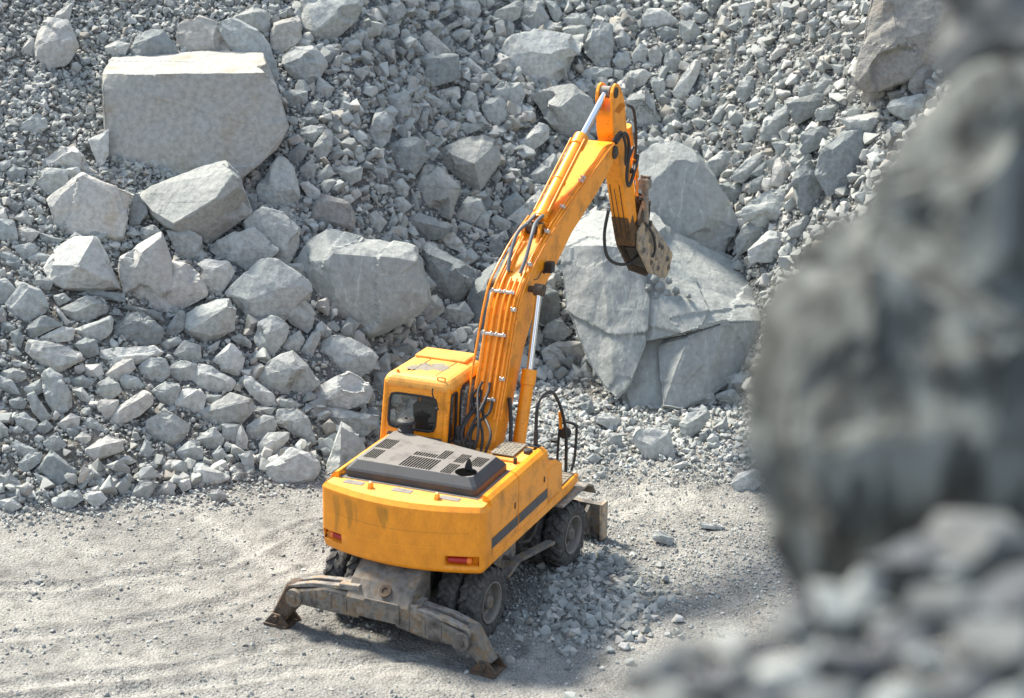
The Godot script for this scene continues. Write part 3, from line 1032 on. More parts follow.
func counterweight() -> void:
	var plan := [Vector2(-1.27, 1.78), Vector2(-1.27, 1.93), Vector2(-1.262, 1.98), Vector2(-1.235, 2.02), Vector2(-1.19, 2.045), Vector2(-1.0, 2.115), Vector2(-0.75, 2.19), Vector2(-0.5, 2.245), Vector2(-0.25, 2.28), Vector2(0.0, 2.29), Vector2(0.25, 2.28), Vector2(0.5, 2.245), Vector2(0.75, 2.19), Vector2(1.0, 2.115), Vector2(1.18, 2.045), Vector2(1.215, 2.02), Vector2(1.242, 1.98), Vector2(1.25, 1.93), Vector2(1.25, 1.78)]
	var cum := [0.0]
	for i in plan.size() - 1:
		cum.append(cum[i] + (plan[i + 1] as Vector2).distance_to(plan[i]))
	var total: float = cum[cum.size() - 1]
	var us := []
	for c in cum:
		us.append(c / total)
	var pk := [[0.085, 0.20, 1.31, 1.46], [0.745, 0.90, 1.29, 1.44]]      # recesses of the two tail lights: u0, u1, y0, y1
	var vs := [1.17, 1.178, 1.20, 1.23, 1.31, 1.44, 1.46, 1.6, 1.75, 1.9, 2.05, 2.085, 2.09, 2.15, 2.155]
	var extra := []
	for p in pk:
		for e in [p[0], p[1]]:
			extra.append(e - 0.0035); extra.append(e + 0.0035)
		for e in [p[2], p[3]]:
			vs.append(e - 0.006); vs.append(e + 0.006)
	us.append_array(extra)
	us.sort()
	vs.sort()
	var grid := []
	for y in vs:
		var row := []
		for u in us:
			var l: float = u * total
			var i := 0
			while i < plan.size() - 2 and cum[i + 1] < l: i += 1
			var f: float = (l - cum[i]) / maxf(1e-5, cum[i + 1] - cum[i])
			var p: Vector2 = (plan[i] as Vector2).lerp(plan[i + 1], f)
			var d: Vector2 = ((plan[i + 1] as Vector2) - (plan[i] as Vector2)).normalized()
			var inw := Vector2(d.y, -d.x)
			var inset := 0.0
			if y < 1.23: inset = 0.04 * pow((1.23 - y) / 0.06, 2)
			if y > 2.085: inset = 0.055 * (y - 2.085) / 0.07
			inset += 0.025 * smoothstep(1.5, 1.2, y)
			for k in pk:
				if u > float(k[0]) and u < float(k[1]) and y > float(k[2]) and y < float(k[3]):
					inset += 0.085
			row.append(Vector3(p.x + inw.x * inset, y, p.y + inw.y * inset))
		grid.append(row)
	var m := MB.new()
	var nrm := []
	for j in vs.size():
		var row := []
		for i in us.size():
			var a: Vector3 = grid[j][mini(i + 1, us.size() - 1)] - grid[j][maxi(i - 1, 0)]
			var b: Vector3 = grid[mini(j + 1, vs.size() - 1)][i] - grid[maxi(j - 1, 0)][i]
			var q := a.cross(b).normalized()
			if q.dot(Vector3(grid[j][i].x, 0, grid[j][i].z - 0.9)) < 0.0: q = -q
			row.append(q)
		nrm.append(row)
	for j in vs.size() - 1:
		for i in us.size() - 1:
			var A: Vector3 = grid[j][i]
			var B: Vector3 = grid[j][i + 1]
			var C: Vector3 = grid[j + 1][i + 1]
			var D: Vector3 = grid[j + 1][i]
			for t in [[A, B, C, nrm[j][i], nrm[j][i + 1], nrm[j + 1][i + 1], Vector2(us[i], vs[j]), Vector2(us[i + 1], vs[j]), Vector2(us[i + 1], vs[j + 1])], [A, C, D, nrm[j][i], nrm[j + 1][i + 1], nrm[j + 1][i], Vector2(us[i], vs[j]), Vector2(us[i + 1], vs[j + 1]), Vector2(us[i], vs[j + 1])]]:
				var fn := ((t[1] as Vector3) - (t[0] as Vector3)).cross((t[2] as Vector3) - (t[0] as Vector3))
				var sw := fn.dot(t[3] + t[4] + t[5]) > 0.0
				for k in ([0, 2, 1] if sw else [0, 1, 2]):
					m.v.push_back(t[k])
					m.n.push_back(t[3 + k])
					m.uv.push_back(Vector2(t[6 + k].x, 1.0 - (t[6 + k].y - 1.2) / 0.94))
	var topm := MB.new()
	for e in [0, vs.size() - 1]:                                 # underside and top
		for i in us.size() - 1:
			var A: Vector3 = grid[e][i]
			var B: Vector3 = grid[e][i + 1]
			var before := m.v.size()
			if e > 0:
				topm.quad(A, B, Vector3(B.x, B.y, 1.78), Vector3(A.x, A.y, 1.78), Vector3.UP)
				continue
			m.quad(A, B, Vector3(B.x, B.y, 1.78), Vector3(A.x, A.y, 1.78), Vector3.DOWN)
			for k in m.v.size() - before:
				m.uv.push_back(Vector2(0.3 + 0.2 * m.v[before + k].x, 0.02))
	var cw := up("counterweight", m, counterweight_skin())
	obj("top_plate", topm, M.paint_dusty, cw)
	for s in [0, 1]:
		var t := MB.new()
		var c := Vector3(-0.97, 1.385, 2.045) if s == 0 else Vector3(0.90, 1.365, 2.08)
		var dir := Vector3(0.945, 0.0, 0.28) if s == 0 else Vector3(0.965, 0.0, -0.24)
		lathe(t, c - dir * 0.17, dir, [Vector2(0, 0), Vector2(0.03, 0.004), Vector2(0.045, 0.02), Vector2(0.048, 0.05), Vector2(0.048, 0.26), Vector2(0.036, 0.33), Vector2(0, 0.34)], 18, true)
		obj("tail_light", t, M.red, cw)
		t = MB.new()
		lathe(t, c + dir * (-0.16 if s == 0 else 0.10), dir, [Vector2(0, 0), Vector2(0.04, 0.002), Vector2(0.055, 0.02), Vector2(0.055, 0.06), Vector2(0.04, 0.078), Vector2(0, 0.08)], 18, true)
		obj("indicator", t, M.amber, cw)
	for x in [-0.52, 0.50]:
		var t := MB.new()
		prism(t, [Vector2(2.02, 2.15), Vector2(1.90, 2.15), Vector2(1.92, 2.22), Vector2(1.955, 2.255), Vector2(1.985, 2.24), Vector2(2.01, 2.19)], x - 0.028, x + 0.028, 0.01)
		obj("lifting_eye", t, M.paint_boom, cw)
	for x in [-0.82, -0.07, 0.66]:
		var t := MB.new()
		box(t, Vector3(x, 2.158, 1.87), Vector3(0.30, 0.012, 0.13), 0.004)
		obj("grip_pad", t, M.rim, cw)

func hood() -> void:
	var m := MB.new()
	var a := [Vector2(-1.05, 0.16), Vector2(0.97, 0.54), Vector2(0.98, 1.72), Vector2(-1.05, 1.72)]
	var pts := PackedVector3Array()
	for q in [[0.0, 2.162], [0.0, 2.27], [0.02, 2.30], [0.115, 2.405], [0.15, 2.412]]:
		var ins: float = q[0]
		for k in 4:
			var p: Vector2 = a[k]
			var sx := signf(p.x)
			var sz := 1.0 if p.y > 1.0 else -1.0
			pts.push_back(Vector3(p.x - sx * (ins + 0.05), q[1], p.y - sz * ins))
			pts.push_back(Vector3(p.x - sx * ins, q[1], p.y - sz * (ins + 0.05)))
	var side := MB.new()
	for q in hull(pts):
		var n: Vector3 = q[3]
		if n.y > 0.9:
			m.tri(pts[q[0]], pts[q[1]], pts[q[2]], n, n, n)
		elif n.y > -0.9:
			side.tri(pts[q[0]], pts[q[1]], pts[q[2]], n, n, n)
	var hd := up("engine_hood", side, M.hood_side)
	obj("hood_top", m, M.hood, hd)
	m = MB.new()
	box(m, Vector3(-0.035, 2.166, 1.16), Vector3(2.13, 0.014, 1.22), 0.004)
	obj("hood_seam", m, M.hood, hd)
	for g in [[-0.89, -0.66, 0.68, 1.07, 7], [-0.87, -0.67, 1.13, 1.50, 6], [-0.27, 0.22, 1.17, 1.59, 12], [-0.26, 0.09, 0.98, 1.13, 9], [0.10, 0.24, 0.77, 1.13, 4], [0.38, 0.54, 0.81, 1.17, 5], [0.62, 0.82, 0.83, 1.20, 6], [0.37, 0.54, 1.22, 1.60, 5]]:
		m = MB.new()
		for k in int(g[4]):
			var x := lerpf(g[0], g[1], (k + 0.5) / float(g[4]))
			var w: float = (float(g[1]) - float(g[0])) / float(g[4]) * 0.62
			var rows := 1
			for r in rows:
				var z0 := lerpf(g[2], g[3], float(r) / rows) + 0.008
				var z1 := lerpf(g[2], g[3], float(r + 1) / rows) - 0.008
				box(m, Vector3(x, 2.4125, (z0 + z1) * 0.5), Vector3(w, 0.004, z1 - z0), 0.001)
		obj("vent", m, M.void, hd)
	m = MB.new()                                              # exhaust opening with its curved stub
	lathe(m, Vector3(0.71, 2.4105, 1.45), Vector3.UP, [Vector2(0, 0), Vector2(0.155, 0), Vector2(0.155, 0.005), Vector2(0, 0.005)], 26)
	obj("exhaust_opening", m, M.void, hd)
	m = MB.new()
	for k in 7:                                                # a curved sheet that stands up out of the opening
		var a0 := -0.9 + 0.3 * k
		var a1 := a0 + 0.3
		var p0 := Vector3(0.72 + 0.07 * sin(a0), 2.40, 1.44 - 0.07 * cos(a0))
		var p1 := Vector3(0.72 + 0.07 * sin(a1), 2.40, 1.44 - 0.07 * cos(a1))
		var h0 := 0.17 * cos(a0 * 1.35) + 0.02
		var h1 := 0.17 * cos(a1 * 1.35) + 0.02
		var up0 := Vector3(0.01, h0, 0.03 * h0)
		var up1 := Vector3(0.01, h1, 0.03 * h1)
		m.quad(p0, p1, p1 + up1, p0 + up0, Vector3(sin(a0), 0, -cos(a0)))
		m.quad(p0 + Vector3(0, 0, 0.006), p1 + Vector3(0, 0, 0.006), p1 + up1 + Vector3(0, 0, 0.006), p0 + up0 + Vector3(0, 0, 0.006), Vector3(-sin(a0), 0, cos(a0)))
	obj("exhaust_stub", m, M.rubber, hd)
	m = MB.new()                                              # air intake mushroom
	lathe(m, Vector3(-0.77, 2.37, 0.27), Vector3.UP, [Vector2(0.12, 0), Vector2(0.12, 0.07), Vector2(0.10, 0.085), Vector2(0.10, 0.16), Vector2(0.095, 0.165), Vector2(0.132, 0.17), Vector2(0.138, 0.19), Vector2(0.125, 0.215), Vector2(0.07, 0.235), Vector2(0.02, 0.24), Vector2(0.02, 0.265), Vector2(0, 0.27)], 24)
	up("air_intake", m, M.hose)
	m = MB.new()
	box(m, Vector3(-0.6, 2.2, 0.13), Vector3(1.1, 0.1, 0.1), 0.01)
	up("hood_ledge", m, M.paint_dusty)
	m = MB.new()
	box(m, Vector3(-1.13, 2.2, 0.95), Vector3(0.05, 0.09, 1.55), 0.01)
	up("edge_rail", m, M.paint_dusty)
	m = MB.new()
	box(m, Vector3(-1.11, 2.19, 1.66), Vector3(0.08, 0.05, 0.07), 0.015)
	up("hinge", m, M.pipe)

func rails() -> void:
	var m := MB.new()                                          # tall black grab hoop
	tube(m, curve([Vector3(1.05, 2.22, -0.34), Vector3(1.05, 2.55, -0.34), Vector3(1.05, 2.86, -0.38), Vector3(1.05, 2.95, -0.52), Vector3(1.05, 2.95, -0.72), Vector3(1.05, 2.88, -1.0), Vector3(1.05, 2.62, -1.28), Vector3(1.05, 2.25, -1.52), Vector3(1.05, 1.9, -1.62), Vector3(1.05, 1.39, -1.64)], 6), 0.026, 10)
	box(m, Vector3(1.05, 2.255, -0.34), Vector3(0.13, 0.02, 0.13), 0.004)
	var h := up("grab_rail", m, M.black)
	m = MB.new()
	rod(m, Vector3(1.05, 2.25, -0.34), Vector3(1.05, 2.5, -0.34), 0.034, 10)
	obj("sleeve", m, M.hose, h)
	m = MB.new()
	tube(m, curve([Vector3(0.89, 1.40, -1.66), Vector3(0.89, 1.9, -1.72), Vector3(0.90, 2.08, -1.74), Vector3(0.95, 2.15, -1.76), Vector3(1.07, 2.15, -1.78), Vector3(1.14, 2.10, -1.80), Vector3(1.15, 2.0, -1.80), Vector3(1.15, 1.6, -1.74), Vector3(1.13, 1.42, -1.66)], 5), 0.022, 8)
	up("step_rail", m, M.black)
	m = MB.new()                                               # mirror on the hoop, seen from its orange back
	lathe(m, Vector3(1.02, 2.02, -1.62), Vector3(-0.35, 0.1, -1), [Vector2(0, 0), Vector2(0.06, 0.005), Vector2(0.1, 0.02), Vector2(0.105, 0.04), Vector2(0, 0.04)], 20)
	var mi := up("mirror", m, M.black)
	m = MB.new()
	box(m, Vector3(0.99, 2.16, -1.56), Vector3(0.05, 0.28, 0.02), 0.008, Transform3D(Basis(Vector3(0, 0, 1), 0.1), Vector3(0.2, 0.0, 0)))
	obj("mirror_back", m, M.pipe, mi)
	m = MB.new()
	box(m, Vector3(0.90, 1.92, -1.5), Vector3(0.11, 0.05, 0.05), 0.01)
	up("clamp_handle", m, M.black)

func cab() -> void:
	# corners of the cab, from the floor to the roof line
	var bl := Vector3(-1.31, 1.36, 0.17)
	var br := Vector3(-0.24, 1.36, 0.17)
	var tl := Vector3(-1.27, 3.02, -0.06)
	var tr := Vector3(-0.22, 3.02, -0.06)
	var fl := Vector3(-1.31, 1.36, -1.50)
	var fr := Vector3(-0.24, 1.36, -1.50)
	var gl := Vector3(-1.26, 3.0, -1.30)
	var gr := Vector3(-0.24, 3.0, -1.30)
	var m := MB.new()
	var rear := [bl, br, tr, tl]
	var hr := [0.10, 0.60, 0.83, 0.915]
	panel(m, rear, hr, Vector3(0, 0, -0.05))
	var z1 := 0.305
	var a1 := br.lerp(fr, z1)
	var b1 := tr.lerp(gr, z1)
	var r1 := [br, a1, b1, tr]
	var h1 := [0.20, 0.50, 0.80, 0.94]
	panel(m, r1, h1, Vector3(-0.05, 0, 0))
	var r2 := [a1, fr, gr, b1]
	var h2 := [0.06, 0.42, 0.93, 0.96]
	panel(m, r2, h2, Vector3(-0.05, 0, 0))
	var left := [fl, bl, tl, gl]
	var h3 := [0.08, 0.3, 0.92, 0.95]
	panel(m, left, h3, Vector3(0.05, 0, 0))
	var front := [fr, fl, gl, gr]
	var h4 := [0.06, 0.06, 0.94, 0.96]
	panel(m, front, h4, Vector3(0, 0, 0.05))
	for c in [[bl, tl], [br, tr], [fl, gl], [fr, gr]]:              # rounded posts at the corners
		tube(m, [c[0] + Vector3(signf(-0.72 - c[0].x) * 0.034, 0, signf(-0.7 - c[0].z) * 0.034), c[1] + Vector3(signf(-0.72 - c[1].x) * 0.034, 0.02, signf(-0.7 - c[1].z) * 0.034)], 0.05, 14)
	var body := up("cab", m, M.paint)
	window(body, rear, hr, Vector3(0, 0, -0.05))
	window(body, r1, h1, Vector3(-0.05, 0, 0))
	window(body, r2, h2, Vector3(-0.05, 0, 0))
	window(body, left, h3, Vector3(0.05, 0, 0))
	window(body, front, h4, Vector3(0, 0, 0.05))
	m = MB.new()                                                     # roof, crowned and rounded
	var pts := PackedVector3Array()
	for q in [[0.0, 2.96], [-0.008, 3.0], [0.0, 3.04], [0.018, 3.08], [0.05, 3.115], [0.1, 3.135], [0.2, 3.15]]:
		var i: float = q[0]
		for c in [Vector3(-1.285, q[1] + 0.02, -0.035), Vector3(-0.205, q[1] + 0.02, -0.035), Vector3(-0.215, q[1] + 0.01, -1.34), Vector3(-1.275, q[1] + 0.01, -1.34)]:
			var sx := signf(c.x + 0.72)
			var sz := signf(c.z + 0.65)
			for k in 4:
				var a := k * PI / 6.0
				var r := 0.09
				pts.push_back(Vector3(c.x - sx * (i + r - r * sin(a)), c.y, c.z - sz * (i + r - r * cos(a))))
	hull_into(m, pts)
	var roof := obj("roof", m, M.paint_dusty, body)
	m = MB.new()
	box(m, Vector3(-0.76, 3.18, -1.14), Vector3(0.84, 0.05, 0.42), 0.015)
	obj("roof_hatch", m, M.paint_dusty, body)
	m = MB.new()
	for k in 5:                                                       # patches where the paint has weathered away
		var c := Vector3(-0.96 + 0.1 * k, 3.170, -0.40 - 0.12 * (k % 2) - 0.04 * k)
		var fan := []
		for i in 14:
			var a := TAU * i / 14.0
			fan.append(c + Vector3(cos(a) * (0.11 + 0.03 * sin(i * 2.3 + k)), 0.0004 * k, sin(a) * (0.13 + 0.04 * cos(i * 3.1 + k))))
		for i in 14:
			m.flat(c + Vector3(0, 0.0004 * k, 0), fan[i], fan[(i + 1) % 14], Vector3.UP)
	obj("worn_patch", m, M.tread, body)
	m = MB.new()
	for x in [-0.92, -0.5]:
		tube(m, [Vector3(x, 3.168, -0.2), Vector3(x + 0.01, 3.168, -0.6), Vector3(x + 0.02, 3.166, -0.9)], 0.006, 5)
	obj("roof_seam", m, M.rust, body)
	for q in [Vector3(-1.1, 3.15, -1.25), Vector3(-1.1, 3.14, -0.16)]:
		m = MB.new()
		box(m, q, Vector3(0.06, 0.06, 0.06), 0.012)
		rod(m, q, q + Vector3(0, 0.06, 0), 0.02, 10)
		obj("roof_lug", m, M.pipe, body)
	m = MB.new()
	tube(m, curve([Vector3(-0.42, 3.13, -0.10), Vector3(-0.42, 3.18, -0.10), Vector3(-0.31, 3.18, -0.10), Vector3(-0.31, 3.13, -0.10)], 4), 0.012, 6)
	obj("roof_handle", m, M.pipe, body)
	m = MB.new()
	tube(m, curve([Vector3(-0.43, 3.06, 0.06), Vector3(-0.43, 2.98, 0.075), Vector3(-0.39, 2.86, 0.07), Vector3(-0.355, 2.77, 0.075)], 4), 0.011, 6)
	box(m, Vector3(-0.355, 2.755, 0.075), Vector3(0.05, 0.05, 0.04), 0.012)
	obj("wiper", m, M.black, body)
	# inside: floor, seat, console, steering column
	m = MB.new()
	box(m, Vector3(-0.73, 1.40, -0.66), Vector3(0.94, 0.06, 1.6), 0.01)
	box(m, Vector3(-0.73, 1.85, 0.02), Vector3(0.9, 0.86, 0.12), 0.02)
	obj("cab_floor", m, M.cab_dark, body)
	m = MB.new()
	box(m, Vector3(-0.66, 1.80, -0.58), Vector3(0.5, 0.16, 0.5), 0.05)
	box(m, Vector3(-0.66, 2.22, -0.34), Vector3(0.50, 0.76, 0.16), 0.07, Transform3D(Basis(Vector3.RIGHT, 0.12), Vector3(0, 0.06, -0.27)))
	box(m, Vector3(-0.66, 2.72, -0.36), Vector3(0.30, 0.22, 0.12), 0.05)
	box(m, Vector3(-0.66, 1.58, -0.58), Vector3(0.4, 0.3, 0.4), 0.02)
	obj("seat", m, M.seat, body)
	m = MB.new()
	for x in [-1.02, -0.36]:
		box(m, Vector3(x, 1.9, -0.75), Vector3(0.14, 0.3, 0.5), 0.03)
		rod(m, Vector3(x, 2.0, -0.95), Vector3(x + 0.02, 2.24, -0.98), 0.018, 8)
	rod(m, Vector3(-0.68, 1.5, -1.28), Vector3(-0.68, 2.2, -1.08), 0.035, 10)
	obj("console", m, M.cab_dark, body)
	m = MB.new()
	var ring := []
	for k in 25:
		ring.append(Vector3(-0.68 + 0.19 * cos(k * TAU / 24), 2.2 + 0.06 * sin(k * TAU / 24), -1.06 + 0.17 * sin(k * TAU / 24)))
	tube(m, ring, 0.015, 6)
	obj("steering_wheel", m, M.black, body)

func at_top(z: float, off: float, x: float, top: Array) -> Vector3:      # a point above the boom's upper edge
	for i in top.size() - 1:
		var a: Vector2 = top[i]
		var b: Vector2 = top[i + 1]
		if z <= a.x and z >= b.x:
			var t := (z - a.x) / (b.x - a.x)
			var d := (b - a).normalized()
			var p := a.lerp(b, t) + Vector2(d.y, -d.x) * off * (1.0 if Vector2(d.y, -d.x).y > -0.3 else 1.0)
			return Vector3(x, p.y, p.x)
	return Vector3(x, 2, z)

func pin(mb: MB, x0: float, x1: float, z: float, y: float, r: float) -> void:
	rod(mb, Vector3(x0, y, z), Vector3(x1, y, z), r, 18)

func arm() -> void:
	var X := 0.16
	var top := [Vector2(-0.22, 1.78), Vector2(-0.36, 2.2), Vector2(-0.58, 2.67), Vector2(-0.80, 3.17), Vector2(-1.0, 3.66), Vector2(-1.15, 4.02), Vector2(-1.27, 4.20), Vector2(-1.45, 4.36), Vector2(-1.9, 4.66), Vector2(-2.4, 4.89), Vector2(-2.91, 5.10), Vector2(-3.95, 5.43), Vector2(-5.10, 5.78)]
	var poly := top.duplicate()
	poly.append_array([Vector2(-5.32, 5.82), Vector2(-5.50, 5.76), Vector2(-5.56, 5.62), Vector2(-5.46, 5.50), Vector2(-5.2, 5.38), Vector2(-4.54, 5.08), Vector2(-3.46, 4.70), Vector2(-2.82, 4.35), Vector2(-2.2, 4.06), Vector2(-1.72, 3.62), Vector2(-1.47, 3.3), Vector2(-1.32, 3.02), Vector2(-1.02, 2.5), Vector2(-0.72, 2.02), Vector2(-0.60, 1.72), Vector2(-0.45, 1.60), Vector2(-0.28, 1.64)])
	var m := MB.new()
	prism(m, poly, X - 0.25, X + 0.22, 0.012)
	var boom := up("boom", m, M.paint_boom)
	m = MB.new()
	pin(m, X - 0.34, X + 0.34, -0.42, 1.80, 0.07)
	pin(m, X - 0.27, X + 0.27, -5.38, 5.64, 0.075)
	obj("boom_pin", m, M.chassis, boom)
	# cylinders that lift the boom
	for s in [-1.0, 1.0]:
		var x: float = X + (0.39 if s > 0 else -0.36)
		m = MB.new()
		rod(m, Vector3(x, 1.50, -0.72), Vector3(x, 3.02, -1.29), 0.098, 20)
		rod(m, Vector3(x, 2.86, -1.23), Vector3(x, 3.08, -1.312), 0.115, 20)
		var cy := up("boom_cylinder", m, M.paint_boom)
		m = MB.new()
		rod(m, Vector3(x, 3.05, -1.30), Vector3(x, 4.22, -1.64), 0.05, 16)
		obj("piston_rod", m, M.chrome, cy)
		m = MB.new()
		pin(m, x - 0.075, x + 0.075, -1.65, 4.24, 0.095)
		pin(m, minf(x, X), maxf(x, X), -1.65, 4.24, 0.05)
		obj("rod_eye", m, M.rust, cy)
		m = MB.new()
		tube(m, curve([Vector3(x - s * 0.04, 1.65, -0.50), Vector3(x - s * 0.02, 2.1, -0.62), Vector3(x - s * 0.08, 2.45, -0.78), Vector3(x - s * 0.14, 2.75, -0.86)], 6), 0.032, 8)
		obj("cylinder_hose", m, M.hose, cy)
	# cylinder on the boom that works the arm
	m = MB.new()
	var c0 := Vector3(X - 0.02, 5.06, -2.62)
	var c1 := Vector3(X - 0.02, 6.02, -4.40)
	var c2 := Vector3(X - 0.02, 6.60, -5.56)
	rod(m, c0, c1, 0.105, 22)
	rod(m, c0.lerp(c1, 0.90), c0.lerp(c1, 1.02), 0.125, 22)
	rod(m, c0.lerp(c1, 0.46), c0.lerp(c1, 0.475), 0.118, 22)
	rod(m, c0.lerp(c1, 0.02), c0.lerp(c1, 0.05), 0.118, 22)
	var ac := up("arm_cylinder", m, M.paint_boom)
	m = MB.new()
	rod(m, c1, c2, 0.058, 18)
	obj("piston_rod", m, M.chrome, ac)
	m = MB.new()
	pin(m, X - 0.10, X + 0.07, c2.z, c2.y, 0.10)
	obj("rod_eye", m, M.dirty_light, ac)
	m = MB.new()
	pin(m, X - 0.16, X + 0.13, -2.45, 4.98, 0.10)
	obj("base_eye", m, M.rust, ac)
	m = MB.new()
	for x in [X - 0.16, X + 0.10]:
		prism(m, [Vector2(-2.2, 4.78), Vector2(-2.36, 5.06), Vector2(-2.5, 5.08), Vector2(-2.75, 4.98), Vector2(-2.85, 5.0)], x - 0.02, x + 0.03, 0.006)
	obj("bracket", m, M.paint_boom, boom)
	m = MB.new()
	for k in [-0.115, 0.115]:
		tube(m, [c0.lerp(c1, 0.05) + Vector3(k, 0.08, 0), c0.lerp(c1, 0.5) + Vector3(k, 0.09, 0), c0.lerp(c1, 0.93) + Vector3(k, 0.09, 0)], 0.018, 6)
	obj("cylinder_pipe", m, M.pipe, ac)
	# steel pipes up the boom, with clamps
	var low := [-0.60, -0.70, -0.82, -1.0, -1.15, -1.30, -1.50, -1.9]
	for q in [[-0.19, 8], [-0.11, 8], [0.0, 7], [0.09, 7]]:
		m = MB.new()
		var path := []
		for k in int(q[1]):
			path.append(at_top(low[k], 0.035, X + float(q[0]), top))
		if q[1] == 8: path.append(at_top(-2.25, 0.06, X + float(q[0]), top))
		tube(m, curve(path, 3), 0.021, 8)
		obj("boom_pipe", m, M.pipe, boom)
	m = MB.new()                                                   # the pipe that runs outside on the left
	tube(m, curve([Vector3(X - 0.25, 2.0, -0.32), Vector3(X - 0.29, 2.9, -0.62), Vector3(X - 0.29, 3.5, -0.86), Vector3(X - 0.28, 4.2, -1.18), Vector3(X - 0.26, 4.5, -1.45), Vector3(X - 0.22, 4.86, -2.0), Vector3(X - 0.18, 5.12, -2.6)], 5), 0.018, 7)
	obj("boom_pipe", m, M.pipe, boom)
	for q in [0.17, 0.215]:                                         # two pipes along the right edge to the arm
		m = MB.new()
		var path := []
		for z in [-0.5, -0.8, -1.15, -1.45, -1.9, -2.6, -3.3, -4.0, -4.6, -5.05]:
			path.append(at_top(z, 0.028 if q < 0.2 else -0.03, X + q + (0.0 if q < 0.2 else 0.022), top))
		path.append(Vector3(X + 0.24, 5.80, -5.3))
		tube(m, curve(path, 3), 0.017, 7)
		obj("boom_pipe", m, M.pipe, boom)
	for q in [[-0.58, -0.15], [-0.62, 0.045], [-1.0, -0.15], [-1.0, 0.045], [-1.30, -0.15], [-1.30, 0.045], [-1.75, 0.19], [-2.45, 0.19], [-3.1, 0.19], [-3.9, 0.19], [-4.0, 0.19], [-1.15, 0.19], [-0.75, 0.19]]:
		m = MB.new()
		var p := at_top(q[0], 0.04, X + float(q[1]), top)
		var wide := 0.19 if float(q[1]) < 0.1 else 0.085
		box(m, p, Vector3(wide, 0.05, 0.05), 0.01, )
		for e in [-0.3, 0.3]:
			rod(m, p + Vector3(e * wide, 0.0, 0), p + Vector3(e * wide, 0.045, 0.03), 0.012, 6)
		obj("pipe_clamp", m, M.zinc, boom)
	for s in [-1.0, 1.0]:                                           # grey hoses from the pipes to the arm cylinder
		m = MB.new()
		tube(m, curve([at_top(-1.6, 0.03, X + s * 0.1, top), at_top(-1.8, 0.12, X + s * 0.13, top), at_top(-2.1, 0.26, X + s * 0.12, top), at_top(-2.38, 0.24, X + s * 0.06, top), c0 + Vector3(s * 0.06, 0.08, 0.0)], 6), 0.03, 8)
		up("boom_hose", m, M.hose_grey)
	for k in 7:                                                      # loose hoses at the foot of the boom
		m = MB.new()
		var x := X - 0.24 + 0.075 * k
		var top_end := at_top(-0.62 - 0.05 * (k % 3), 0.04, X + [-0.19, -0.11, 0.0, 0.09][k % 4], top)
		var bow := 0.10 + 0.06 * ((k * 3) % 4)
		tube(m, curve([Vector3(x * 1.3 - 0.08, 1.5, 0.12), Vector3(x + 0.10 * sin(k * 2.1), 2.05, 0.02), Vector3(x + 0.07 * sin(k * 3.3), 2.42, -0.24 + bow * 0.6), top_end + Vector3(0.02 * sin(k), -0.16, 0.14), top_end], 6), 0.022, 7)
		up("foot_hose", m, M.hose)
	m = MB.new()
	box(m, Vector3(0.12, 1.5, 0.02), Vector3(0.5, 0.3, 0.25), 0.03)
	box(m, Vector3(0.02, 2.12, -0.1), Vector3(0.34, 0.30, 0.16), 0.03)
	rod(m, Vector3(-0.1, 1.6, -0.05), Vector3(-0.1, 2.45, -0.15), 0.045, 12)
	rod(m, Vector3(0.3, 1.6, -0.05), Vector3(0.3, 1.9, -0.1), 0.045, 12)
	up("valve_block", m, M.chassis)
	m = MB.new()                                                     # square work lamp on the side of the boom
	box(m, Vector3(X + 0.30, 4.43, -2.30), Vector3(0.13, 0.17, 0.14), 0.015)
	box(m, Vector3(X + 0.235, 4.36, -2.24), Vector3(0.04, 0.05, 0.05), 0.006)
	up("work_lamp", m, M.black)
	m = MB.new()
	tube(m, curve([at_top(-1.62, 0.02, X - 0.06, top), Vector3(X + 0.225, 4.33, -1.85), Vector3(X + 0.24, 4.38, -2.1), Vector3(X + 0.24, 4.40, -2.22)], 5), 0.008, 5)
	up("lamp_cable", m, M.black)
	# the arm
	var fr := [Vector2(-5.43, 6.58), Vector2(-5.42, 6.42), Vector2(-5.51, 5.93), Vector2(-5.78, 5.48), Vector2(-6.05, 5.03), Vector2(-6.62, 3.86), Vector2(-6.72, 3.72), Vector2(-6.92, 3.70), Vector2(-7.02, 3.84), Vector2(-6.63, 4.91), Vector2(-6.23, 5.80), Vector2(-6.08, 6.28), Vector2(-6.0, 6.50), Vector2(-5.86, 6.60)]
	m = MB.new()
	prism(m, [Vector2(-5.44, 6.30), Vector2(-5.51, 5.93), Vector2(-5.78, 5.48), Vector2(-6.05, 5.03), Vector2(-6.62, 3.86), Vector2(-6.72, 3.72), Vector2(-6.92, 3.70), Vector2(-7.02, 3.84), Vector2(-6.63, 4.91), Vector2(-6.23, 5.80), Vector2(-6.06, 6.35), Vector2(-5.8, 6.40)], X - 0.15, X + 0.15, 0.012)
	for x in [X - 0.15, X + 0.10]:
		prism(m, [Vector2(-5.44, 6.30), Vector2(-5.40, 6.5), Vector2(-5.42, 6.62), Vector2(-5.49, 6.71), Vector2(-5.60, 6.745), Vector2(-5.72, 6.72), Vector2(-5.85, 6.62), Vector2(-6.0, 6.44), Vector2(-6.06, 6.30), Vector2(-5.8, 6.2)], x, x + 0.05, 0.01)
	var st := up("arm", m, M.paint_boom)
	m = MB.new()
	pin(m, X - 0.17, X + 0.17, -5.56, 6.60, 0.06)
	pin(m, X - 0.18, X + 0.18, -6.88, 3.86, 0.07)
